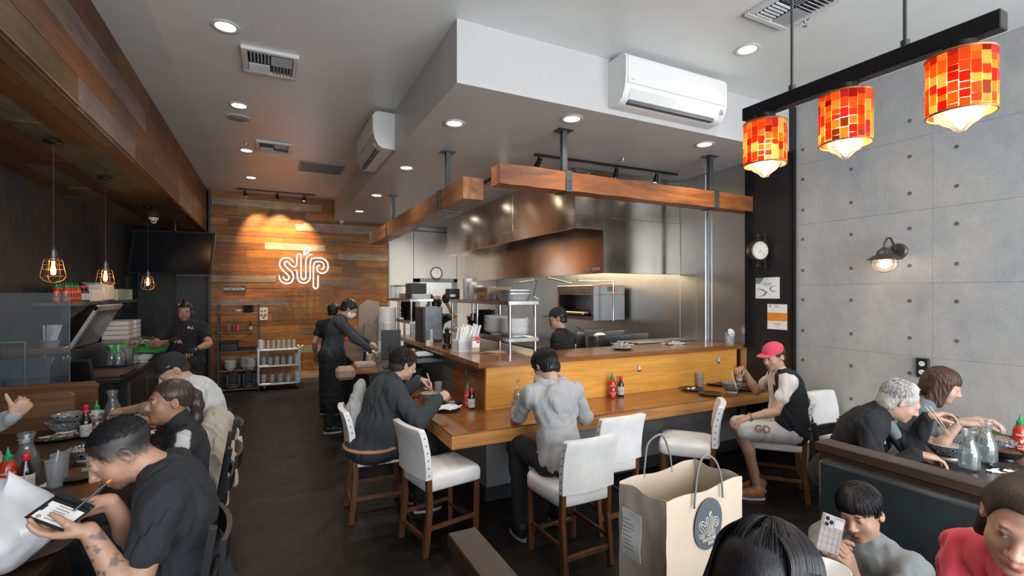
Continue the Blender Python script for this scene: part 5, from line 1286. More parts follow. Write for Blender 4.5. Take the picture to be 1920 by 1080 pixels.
t = thing('service_cart', 'two-shelf stainless service cart on casters against the board wall', 'cart', (.14, 10.2, 0))
CX0, CX1, CY0, CY1 = -.20, .49, 9.98, 10.42
for xx in (CX0, CX1):
    for yy in (CY0, CY1): MB().bar((xx, yy, .12), (xx, yy, .79), .03).build('upright', STEEL, t)
for z, n_ in ((.77, 'top_shelf'), (.47, 'middle_shelf'), (.135, 'bottom_shelf')): MB().box((CX0, CY0, z-.035), (CX1, CY1, z), .004).build(n_, STEEL, t)
MB().tube([(CX1, CY0+.05, .76), (CX1+.06, CY0+.05, .80), (CX1+.06, CY1-.05, .80), (CX1, CY1-.05, .76)], .014, 8).build('push_handle', STEEL, t, 60)
for xx in (CX0+.10, CX1-.05):
    for yy in (CY0+.05, CY1-.05):
        w_ = MB().cyl((xx-.016, yy, .056), (xx+.016, yy, .056), .056, n=24).build('caster', BLK, t, 40); MB().bar((xx, yy, .05), (xx, yy, .12), .05, .03).build('fork', STEEL, w_)
cup0 = None
for i in range(7):
    o = cup0 if i == 0 and cup0 else None
    xx = CX0+.07+i*.088
    if cup0 is None:
        cup0 = thing('drinking_glass', 'clear drinking glass upside down on the top of the service cart', 'glass', (xx, 10.1, .77), 0, 'glasses on the cart top'); MB().lathe([(.001, .15), (.028, .15), (.030, .145), (.040, 0), (.038, 0), (.027, .143), (.001, .143)], n=20).build('glass', PLAS, cup0, 60, world=False)
    else: copy_tree(cup0, (xx, 10.1, .77))
cupstack(CX0+.03, 10.0, .77, .045, .17, 'milky stack of cups at the left end of the cart top')
cb = None
for z, n_, lb, gr in ((.47, 6, 'bagged stack of white cups on the middle cart shelf', 'bagged cups on the middle cart shelf'), (.135, 5, 'bagged stack of white cups on the bottom cart shelf', 'bagged cups on the bottom cart shelf')):
    for i in range(n_):
        xx = CX0+.08+i*(.56/(n_-1))
        if cb is None:
            cb = thing('bagged_cups', lb, 'cups', (xx, 10.15, z), 0, gr); MB().lathe([(.001, 0), (.043, 0), (.047, .14), (.001, .145)], n=20).build('cups', WPLT, cb, 50, world=False)
            MB().lathe([(.049, .0), (.053, .08), (.05, .15), (.028, .185), (.01, .195), (.03, .23), (.02, .232), (0, .20)], n=9, wob=lambda a, q: 1+.12*math.sin(3*a+q*40)).build('plastic_wrap', PLAS, cb, 20, world=False)
        else: copy_tree(cb, (xx, 10.15+.03*(i % 2), z), label=lb, group=gr)
# ---- left: sauce shelf, prep station, tills
t = thing('wall_shelf', 'steel wall shelf holding sauce bottles and boxes on the dark left wall', 'shelf', (-2.0, 8.0, 1.70))
MB().box((-2.165, 6.55, 1.665), (-1.87, 9.4, 1.705), .003).build('shelf_board', STEEL, t)
for y in (7.3, 8.7): MB().prism([(-2.165, 1.665), (-1.9, 1.665), (-2.165, 1.42)], y-.003, y+.003, Matrix(((1, 0, 0, 0), (0, 0, 1, 0), (0, 1, 0, 0), (0, 0, 0, 1)))).build('bracket', STEELD, t)
s0 = s1 = None
for i in range(10):
    xx, yy = -1.92-.075*(i % 2)-.0, 6.62+.085*(i//2)*1.0
    lb = 'red hot sauce bottle with green nozzle in the row on the wall shelf'
    if s0 is None: s0 = sriracha((xx, yy, 1.705), lb, -1.3, 'hot sauce bottles on the wall shelf', s=.95)
    else: copy_tree(s0, (xx, yy, 1.705))
for i in range(6):
    xx, yy = -1.92-.07*(i % 2), 7.10+.075*(i//2)
    lb = 'soy bottle with pale label in the row on the wall shelf'
    if s1 is None: s1 = soybottle((xx, yy, 1.705), lb, -1.3, 'soy bottles on the wall shelf')
    else: copy_tree(s1, (xx, yy, 1.705))
carton((-2.1, 7.38, 1.705), (-1.89, 7.72, 1.85), 'white carton with a red stripe on the wall shelf', 'GLOVES', WPL, face='x', ts=.04)
t = thing('plastic_tub', 'translucent tub of packets lit by the middle pendant on the wall shelf', 'tub', (-2.0, 8.0, 1.705)); MB().box((-2.10, 7.8, 1.705), (-1.89, 8.25, 1.92), .02).build('tub', WPLT, t, 40); MB().box((-2.11, 7.79, 1.92), (-1.88, 8.26, 1.94), .006).build('lid', PLAS, t)
carton((-2.1, 8.4, 1.705), (-1.89, 9.2, 1.86), 'white and green carton at the far end of the wall shelf', 'GLOVES', mat('carton_green', (.45, .55, .42), .5), face='x', ts=.05)
t = thing('prep_counter', 'black service counter along the dark left wall', 'counter', (-1.75, 8, 0))
MB().box((-2.14, 6.25, 0), (-1.43, 9.7, .88), .004).build('cabinet', mat('prep_cabinet', (.03, .036, .042), .35, metal=.3), t)
MB().box((-2.16, 6.20, .88), (-1.38, 9.75, .92), .004).build('worktop', mat('prep_top', (.035, .04, .045), .22, metal=.4), t)
for y in (7.2, 8.1, 9.0): MB().box((-1.432, y-.4, .08), (-1.415, y+.4, .80), .004).build('door', STEELD, t)
t = thing('salad_prep_fridge', 'steel prep fridge top with its lid tilted open on the left counter', 'prep fridge', (-1.8, 8.2, .92))
MB().box((-2.12, 7.35, .92), (-1.50, 9.2, 1.14), .006).build('body', STEEL, t)
m = MB()
for i in range(5): m.box((-2.05, 7.45+i*.34, 1.141), (-1.58, 7.74+i*.34, 1.15), .004)
m.build('pans', STEELD, t)
LM = Matrix.Translation((-2.10, 0, 1.15)) @ Matrix.Rotation(math.radians(-62), 4, 'Y')
m = MB(); m.M = LM; m.box((0, 7.35, -.01), (.55, 8.35, .015), .004).build('open_lid', STEELD, t); m = MB(); m.M = LM; m.box((0, 7.33, -.014), (.56, 7.40, .02), .004).box((.5, 7.33, -.014), (.57, 8.37, .02), .004).build('lid_frame', mat('lid_white', (.5, .52, .53), .35), t)
for i in range(8):
    k, c2 = i % 4, i//4; lo = Vector((-2.1+.02*c2, 8.55+c2*.33, 1.15+k*.065))
    carton(lo, lo+Vector((.30, .28, .058)), ('white takeout carton '+('nearer', 'farther')[c2]+' pile behind the open lid, '+('lowest', 'second', 'third', 'top')[k]+' of the pile'), None, WPL, 'takeout_carton', grp='white cartons behind the open lid')
def cloth(loc, label, sx, sy, drop, rz, c):
    g = []; n = 16
    for i in range(n):
        row = []
        for j in range(n):
            xx, yy = -1+2*i/(n-1), -1+2*j/(n-1); z = .012*math.sin(5*xx+2*yy)+.010*math.cos(6*yy); fall = max(0, xx-.1)
            row.append((sx*min(xx, .1+.12*fall+.0*yy)*(1), sy*yy*(1-.15*fall), z-drop*fall+.02))
        g.append(row)
    o = MB().sheet(g, .003).build('green_cloth', c, smooth=60, origin=(0, 0, 0)); o.location = loc; o.rotation_euler = (0, 0, rz); return tag(o, label, 'cloth')
GC = mat('green_cloth', (.03, .50, .08), .8, var=.15, vs=15)
cloth(tuple(PZ(223, 652, 1.14)), 'green cloth draped over the near corner of the prep fridge by the carafes', .10, .14, .20, -.4, GC)
cloth(tuple(PZ(262, 655, 1.08)), 'darker green bag lying along the prep fridge edge', .16, .30, .06, -1.2, mat('green_bag', (.02, .28, .05), .8, var=.2))
cloth(tuple(PZ(306, 648, 1.10)), 'bright green bag in front of the woman behind the left counter', .14, .20, .10, -1.2, GC)
for u, v, lb in ((209, 686, 'left clear carafe standing on the brown tray'), (222, 686, 'right clear carafe standing on the brown tray')): carafe(PZ(u, v, .935), lb, 1.12, True, 'carafes on the tray')
t = thing('serving_tray', 'brown rectangular tray on the left service counter', 'tray', (-1.62, 6.62, .92)); MB().box((-1.93, 6.38, .92), (-1.40, 6.98, .930), .004).build('tray', mat('tray_brown', (.10, .05, .035), .4), t); MB().box((-1.94, 6.37, .925), (-1.39, 6.385, .94)).box((-1.94, 6.97, .925), (-1.39, 6.99, .94)).box((-1.94, 6.37, .925), (-1.92, 6.99, .94)).box((-1.41, 6.37, .925), (-1.39, 6.99, .94)).build('rim', mat('tray_rim', (.07, .035, .025), .4), t)
bowl(PZ(268, 678, .92)+Vector((0, 0, .0)), 'white china bowl on the left counter in front of the prep fridge', .11, .085, CHINA, 'white_bowl', grp='white bowls')
rr = random.Random(8); m = MB(); strands(m, (-1.48, 7.75, 1.15), 60, .16, .10, .004, rr, .3); tag(m.build('bean_sprout_pile', mat('sprout', (.5, .42, .34), .6, var=.2), smooth=60), 'pile of pale bean sprouts before the woman behind the counter', 'sprouts', kind='stuff')
t = thing('wire_cutlery_basket', 'black wire basket with cutlery at the near end of the left counter', 'basket', (-1.98, 6.42, .92))
m = MB()
for k in range(7):
    z = .93+.025*k; m.tube([(-2.12, 6.26, z), (-1.80, 6.26, z), (-1.80, 6.6, z), (-2.12, 6.6, z)], .0025, 5, closed=True)
for k in range(9): m.tube([(-2.12+.04*k, 6.26, .93), (-2.12+.04*k, 6.26, 1.08)], .0022, 5).tube([(-1.80, 6.26+.042*k, .93), (-1.80, 6.26+.042*k, 1.08)], .0022, 5)
m.build('wire_frame', BLACKM, t, 60); rr = random.Random(3); m = MB()
for k in range(16): a, b_ = rr.uniform(-2.08, -1.86), rr.uniform(6.3, 6.56); m.cyl((a, b_, .97), (a+rr.uniform(-.03, .05), b_+rr.uniform(-.03, .03), 1.12+rr.random()*.05), .005, .009, 6)
tag(m.build('cutlery', STEEL, t, 50), kind='stuff')
p = J(150, 618, 5.9); t = thing('straw_holder', 'round tin of white wrapped straws on a small wooden shelf', 'straw holder', (-1.86, 6.0, 1.29))
MB().cyl((-1.86, 6.0, 1.29), (-1.86, 6.0, 1.36), .065, .075, 24).build('tin', mat('tin_grey', (.25, .27, .28), .4), t, 40)
rr = random.Random(6)
m = MB()
for k in range(26): a = rr.uniform(0, 6.28); q = .055*rr.random(); m.cyl((-1.86+q*math.cos(a), 6.0+q*math.sin(a), 1.33), (-1.86+q*1.6*math.cos(a)+.02, 6.0+q*1.6*math.sin(a), 1.50), .005, n=5)
tag(m.build('straws', PAPER, t, 60), kind='stuff')
t = thing('wooden_ledge', 'short reddish wooden ledge fixed to the glass screen side', 'shelf', (-1.9, 6.0, 1.24)); MB().box((-2.16, 5.9, 1.235), (-1.74, 6.12, 1.29), .004).build('board', BARW, t); MB().bar((-2.15, 6.0, 1.05), (-1.9, 6.0, 1.235), .02).build('brace', STEELD, t)
# tills behind the glass
t = thing('host_desk', 'low desk with tills behind the glass screen', 'desk', (-1.9, 5.9, 0)); MB().box((-2.15, 5.5, 0), (-1.55, 6.15, .86), .004).build('cabinet', mat('desk_grey', (.05, .06, .07), .5), t); MB().box((-2.16, 5.48, .86), (-1.53, 6.18, .90), .003).build('desk_top', OAK, t)
def slab_monitor(c, w, h, rz, tilt, label):
    t = thing('till_monitor', label, 'monitor', tuple(c)); M = Matrix.Translation(Vector(c)+Vector((0, 0, h/2+.05))) @ Rz(rz) @ Matrix.Rotation(tilt, 4, 'X')
    m = MB(); m.M = M; m.box((-w/2, 0, -h/2), (w/2, .03, h/2), .006).build('case', mat('monitor_case', (.03, .035, .04), .35), t)
    m = MB(); m.M = M; m.box((-w/2+.02, -.002, -h/2+.02), (w/2-.02, .001, h/2-.02)).build('display', mat('dead_screen', (.01, .013, .016), .2), t)
    MB().box((c[0]-.08, c[1]-.06, c[2]), (c[0]+.08, c[1]+.1, c[2]+.07), .01).build('base', BLACKM, t)
slab_monitor((-1.97, 5.78, .90), .36, .27, .25, -.2, 'wide black till monitor behind the glass screen')
slab_monitor((-1.66, 5.95, .90), .28, .22, -.3, .3, 'slanted grey till screen near the edge of the glass screen')
t = thing('cordless_phone', 'silver cordless phone upright on its cradle behind the glass', 'telephone', (-2.05, 5.56, .90)); MB().box((-2.09, 5.50, .90), (-1.99, 5.60, .925), .006).build('cradle', BLACK, t)
m = MB(); m.M = Matrix.Translation((-2.05, 5.55, .92)) @ Matrix.Rotation(.15, 4, 'X'); m.box((-.024, -.012, 0), (.024, .012, .17), .006).build('handset', mat('phone_silver', (.4, .4, .4), .35, metal=.5), t); m = MB(); m.M = Matrix.Translation((-2.05, 5.55, .92)) @ Matrix.Rotation(.15, 4, 'X'); m.box((-.018, -.014, .09), (.018, -.011, .15)).build('phone_screen', BLACK, t)
# framed pictures
for i, (y, z, w, h, lb) in enumerate(((9.25, 1.82, .20, .60, 'tall dark framed board with writing nearest on the left wall'), (9.75, 1.80, .14, .24, 'small framed card between the two tall boards'), (10.2, 1.83, .24, .56, 'tall dark framed board farthest along the left wall'))):
    t = thing('framed_board', lb, 'picture frame', (XL, y, z)); M = face_cam((XL+.003, y, z), (1, 0, 0)); m = MB(); m.M = M
    m.box((-w/2, -h/2, 0), (w/2, h/2, .02), .003).build('frame', mat('frame_dark', (.03, .022, .016), .4), t)
    m = MB(); m.M = M; m.box((-w/2+.02, -h/2+.02, .02), (w/2-.02, h/2-.02, .022)).build('board', mat('frame_board', (.045, .04, .038), .6), t)
    m = MB(); m.M = M; rr = random.Random(i)
    for k in range(int(h/.035)-1): l = rr.uniform(.3, .8)*w*.4; m.box((-l, h/2-.05-k*.035, .022), (l, h/2-.04-k*.035, .0228))
    m.build('written_lines', mat('gold_lines', (.25, .18, .11), .6), t)

# ---- left dining tables
LT = 'sauce bottles on the left tables'; TZ = .76
sriracha(PZ(15, 931, TZ), 'full hot sauce bottle with green nozzle at the near left edge', -1.25, LT, s=1.12)
soybottle(PZ(49, 926, TZ), 'soy bottle with white label right of the full hot sauce bottle', -1.2, LT, s=1.12)
carafe(PZ(50, 898, TZ), 'empty glass carafe behind the soy bottle on the left table', 1.15, False)
tumbler(PZ(103, 914, TZ), 'plastic tumbler with a straw on the left table', 1.06, True, level=.55)
tumbler(PZ(112, 900, TZ), 'second plastic tumbler behind the one with the straw', 1.06, level=.4)
crumple(PZ(84, 912, TZ), 'small wad of white tissue left of the straw tumbler', .022, .02, .03, NAP, seed=8)
plate(PZ(150, 893, TZ), 'black plate with a lime wedge beside the writing man\'s face', .13)
t = thing('lime_wedge', 'pale lime wedge lying on the black plate', 'lime', tuple(PZ(160, 886, TZ)+Vector((0, 0, .02)))); m = MB()
for k in range(9): pass
MB().rings([[(.028*math.cos(a)*s, .010*s*math.sin(a)*(1 if s else 1), .006) for a in np.linspace(0, math.pi, 10)] for s in (1, .6)]+[[(.03*math.cos(a)*s, .018*s*math.sin(a)*.5, -.004-.01*s) for a in np.linspace(0, math.pi, 10)] for s in (.6, 1)]).build('flesh', mat('lime_flesh', (.5, .55, .38), .5), t, 60, world=False)
bowl(PZ(160, 862, TZ), 'patterned bowl half hidden by the buzz-cut head', .095, .075, food=FOOD)
herbs(PZ(152, 842, TZ), 'sprig of green herbs beside the patterned bowl on the left table', .055, 34, 3)
herbs(PZ(72, 870, TZ), 'small green leaf pile behind the carafe on the left table', .03, 12, 5)
herbs(PZ(96, 828, TZ), 'green leaves hanging over the plate edge near the divider', .035, 16, 9)
plate(PZ(115, 820, TZ), 'wide white and black plate of leftovers under the patterned bowl', .16, food=(FOOD, 24))
bowl(PZ(120, 818, TZ)+Vector((0, .05, .022)), 'large patterned bowl on the leftovers plate before the oak divider', .12, .085)
bowl(PZ(122, 814, TZ)+Vector((.02, .06, .066)), 'upper patterned bowl nested in the large one before the oak divider', .115, .07, fl=.5)
crumple(PZ(78, 822, TZ), 'flat white napkin beside the stacked patterned bowls', .11, .06, .02, NAP, seed=11, rz=.5)
soybottle(PZ(161, 822, TZ), 'soy bottle with domed red cap before the oak divider', -1.1, LT, True, s=1.12)
sriracha(PZ(181, 813, TZ), 'half-empty hot sauce bottle beside the domed-cap bottle', -1.2, LT, .45, s=1.1)
bowl(PZ(168, 790, TZ), 'white oval dish behind the half-empty hot sauce bottle', .10, .07, CHINA, 'white_bowl')
carafe(PZ(211, 792, TZ), 'clear carafe held by the man in the black cap', 1.15)
bowl(PZ(259, 800, TZ), 'patterned bowl in front of the ponytailed woman', .10, .08, food=FOOD)
crumple(PZ(272, 812, TZ), 'folded white napkin below the ponytailed woman\'s bowl', .06, .05, .02, NAP, seed=15)
plate(PZ(75, 1035, TZ)+Vector((-.04, .02, 0)), 'black plate under wooden spoon and napkin by the white bag', .14)
crumple(PZ(82, 1012, TZ)+Vector((0, 0, .02)), 'cream paper napkin on the black plate by the white bag', .11, .05, .02, mat('cream_napkin', (.5, .45, .38), .8), seed=21, rz=.75)
sticks(PZ(68, 1012, TZ)+Vector((0, 0, .045)), PZ(115, 978, TZ)+Vector((0, 0, .05)), 'pair of pale chopsticks lying over the cream napkin')
def bag_mesh(name, c, sx, sy, sz, m_, label, cat, seed, ears=True):
    rr = random.Random(seed); off = rr.uniform(0, 30); n, k = 40, 26; R = []
    for i in range(k+1):
        f = i/k; s = (math.sin(min(f*2.4, 1)*math.pi/2)**.5)*(1-.82*max(0, f-.55)/.45*(1 if ears else .5)); ring = []
        for j in range(n):
            a = 2*math.pi*j/n; p = Vector((math.cos(a)*1.4+off, math.sin(a)*1.4, f*3)); q = 1+.30*(mnoise.turbulence(p, 3, True)-.5)+.06*math.sin(7*a+f*9)
            ring.append((c[0]+sx*s*q*math.cos(a)+.03*f*sx, c[1]+sy*s*q*math.sin(a), c[2]+sz*f*(1+.1*math.sin(3*a+off))))
        R.append(ring)
    o = MB().rings(R).build(name, m_, smooth=55, origin=tuple(c)); return tag(o, label, cat)
BAGM = mat('white_plastic_bag', (.66, .68, .69), .35, var=.04, bump=.15, bs=18, sss=.15)
bag_mesh('plastic_bag', tuple(PZ(12, 1066, TZ)+Vector((-.02, -.02, 0))), .17, .19, .34, BAGM, 'crumpled white plastic carrier bag in the lower left corner', 'bag', 3)
# ---- right tables
bowl(PZ(1777, 858, TZ), 'patterned noodle bowl in front of the white-haired man', .115, .09, food=mat('pale_noodles', (.6, .55, .48), .5, var=.2, vs=60, bump=.5), fl=.8)
carafe(PZ(1817, 880, TZ), 'nearer of the two water carafes on the elderly couple\'s table', 1.05)
carafe(PZ(1848, 868, TZ), 'farther of the two water carafes on the elderly couple\'s table', 1.15)
crumple(PZ(1880, 886, TZ), 'twisted white straw wrapper on the elderly couple\'s table', .075, .02, .03, NAP, 'straw_wrapper', 'wrapper', 31, rz=-.6)
bowl(PZ(1866, 842, TZ), 'patterned bowl heaped with greens behind the far carafe', .12, .085, food=FOOD, fl=.9)
herbs(PZ(1868, 815, .84), 'green herbs on top of the far patterned bowl', .05, 18, 12)
bowl(PZ(1887, 862, TZ), 'black bowl of brown sauce at the right edge', .085, .06, BCHINA, 'sauce_bowl', food=BROTH, foot=BCHINA, fl=.85)
plate(PZ(1905, 885, TZ), 'black plate with a spoon at the right edge', .11, food=(BROTH, 6))
sriracha(PZ(1913, 850, TZ), 'hot sauce bottle at the right edge on the elderly couple\'s table', -2.6, LT, s=1.12)
# paper takeaway bag
KR = mat('kraft_bag', (.50, .42, .33), .75, var=.06, vs=4, bump=.12, bs=9); KI = mat('kraft_inside', (.52, .37, .24), .8, var=.06)
def paper_bag():
    A, B, D, C_ = PZ(1250, 943, 1.17), PZ(1391, 893, 1.17), PZ(1165, 902, 1.17), PZ(1312, 868, 1.17)     # top corners: near, right, left, back
    A.z = B.z = C_.z = D.z = TZ
    c = (A+B+C_+D)/4; t = thing('paper_bag', 'large brown paper takeaway bag with a round SUP NOODLE BAR logo', 'paper bag', tuple(c)); H = .41
    ex = (B-A).normalized(); W_ = (B-A).length; ey = Vector((-ex.y, ex.x, 0)); D_ = (D-A).dot(ey)
    def P(u, v, z): return A+ex*W_*u+ey*D_*v+Vector((0, 0, z*H))
    rr = random.Random(5); n = 14
    def wall(p0, p1, nm, th, bulge):
        g = []
        for i in range(n+1):
            row = []
            for j in range(n+1):
                s, z = i/n, j/n; q = p0.lerp(p1, s); nn = (p1-p0).cross(Vector((0, 0, 1))).normalized()
                b_ = bulge*math.sin(math.pi*s)*math.sin(math.pi*min(1, z*1.1))*.8 + .004*mnoise.noise(Vector((s*4, z*5, bulge*50)))
                zz = H*z*(1+.0*s)+(.006*math.sin(s*9+bulge*90) if j == n else 0)
                row.append(q+nn*b_+Vector((0, 0, zz)))
            g.append(row)
        return g
    cs = [P(0, 0, 0), P(1, 0, 0), P(1, 1, 0), P(0, 1, 0)]
    m = MB()
    for k, bu in enumerate((.003, -.010, .003, -.014)): m.sheet(wall(cs[k], cs[(k+1) % 4], '', 0, bu), .0015)
    m.box((0, 0, 0), (0, 0, 0)) if 0 else None
    m._add([c_+Vector((0, 0, .002)) for c_ in cs], [(0, 1, 2, 3)])
    m.build('bag_body', KR, t, 35)
    for v, nm in ((.0, 0), (1.0, 1)):
        q = [P(.30, v, .90), P(.32, v, 1.05), P(.37, v+.02, 1.20), P(.48, v+.05*(1-2*v), 1.27), P(.60, v+.02, 1.20), P(.66, v, 1.05), P(.68, v, .90)]
        if v == 1: q = [p_+Vector((0, 0, .02)) for p_ in q]
        else: q = [p_+ey*.01*-1 for p_ in q]
        MB().tube(smooth_path3(q), .0035, 8).build('handle', mat('bag_handle', (.16, .16, .16), .6), t, 60)
    # logo on the front face
    nn = -ey; up = Vector((0, 0, 1)); ctr = P(.50, 0, .73)+nn*.0062; M = Matrix((ex, up, nn)).transposed().to_4x4(); M.translation = ctr
    GB = mat('logo_slate', (.075, .095, .115), .6); CR = mat('logo_cream', (.60, .55, .47), .6); r = .073
    m = MB(); m.M = M; m.prism([(r*.98*math.cos(a)*(1+.03*math.sin(2*a)), r*1.12*math.sin(a)) for a in np.linspace(0, 2*math.pi, 41)[:-1]], 0, .0006); m.build('logo_disc', GB, t)
    k = .000112
    for path in LOGO:
        m = MB(); m.M = M; pts = [Vector(((p.x-578)*k, -(p.y-465)*k, .0010)) for p in smooth_path(path, 4)]
        m.tube(pts, .0016, 6); m.build('logo_line', CR, t, 60)
    m = MB(); m.M = M; m.prism([((p[0]-578)*k, -(p[1]-470)*k) for p in DROP[:-1]], .0006, .0012); m.build('logo_drop', CR, t)
    text_mesh('NOODLE', .0155, .0002, M @ Matrix.Translation((.002, -.048, .001)), 'logo_lettering', CR, t, bold=.0003); text_mesh('BAR', .0155, .0002, M @ Matrix.Translation((.012, -.062, .001)), 'logo_lettering', CR, t, bold=.0003)
    # receipt on the left side
    nx = -ex; M2 = Matrix((-ey, up, nx)).transposed().to_4x4(); M2.translation = P(0, .62, .66)+nx*.019
    m = MB(); m.M = M2; g = [[(-.04+.08*i/6, -.075+.15*j/8+.003*math.sin(i), .004*math.sin(j*.8)+.004) for j in range(9)] for i in range(7)]; m.sheet(g, .0006); rc = m.build('receipt', PAPER, t, 50)
    m = MB(); m.M = M2; rr = random.Random(1)
    for i in range(8): l = rr.uniform(.012, .03); m.box((-.03, .045-i*.013, .0095), (-.03+l*1.8, .047-i*.013, .0100))
    m.build('receipt_lines', INK, rc)
def smooth_path3(P, n=5):
    out = []
    for i in range(len(P)-1):
        a, b_, c, d = P[max(i-1, 0)], P[i], P[i+1], P[min(i+2, len(P)-1)]
        for k in range(n):
            s = k/n; out.append(.5*((2*b_)+(c-a)*s+(2*a-5*b_+4*c-d)*s*s+(3*b_-a-3*c+d)*s**3))
    out.append(P[-1]); return out
paper_bag()
# beige coat over the chair, black bag on the chair
def drape(name, pts_top, drop, label, cat, m_, folds=5, amp=.02, bulge=.03, extra=None):
    """cloth hanging from a polyline of points; extra(s, z) shifts"""
    n, k = 40, 24; g = []
    for i in range(n+1):
        s = i/n; f = s*(len(pts_top)-1); a = int(min(f, len(pts_top)-2)); p = Vector(pts_top[a]).lerp(Vector(pts_top[a+1]), f-a); row = []
        for j in range(k+1):
            z = j/k; d = drop(s) if callable(drop) else drop; q = Vector(p); q.z -= d*z
            e = Vector(extra(s, z)) if extra else Vector((0, 0, 0)); w = amp*z*math.sin(s*folds*6.28+z*1.5)
            row.append(q+e+Vector((w, w*.5, 0)))
        g.append(row)
    o = MB().sheet(g, .006).build(name, m_, smooth=60); return tag(o, label, cat)
COAT = mat('beige_coat', (.44, .38, .31), .85, var=.07, vs=10, bump=.12, bs=60, sheen=.3)
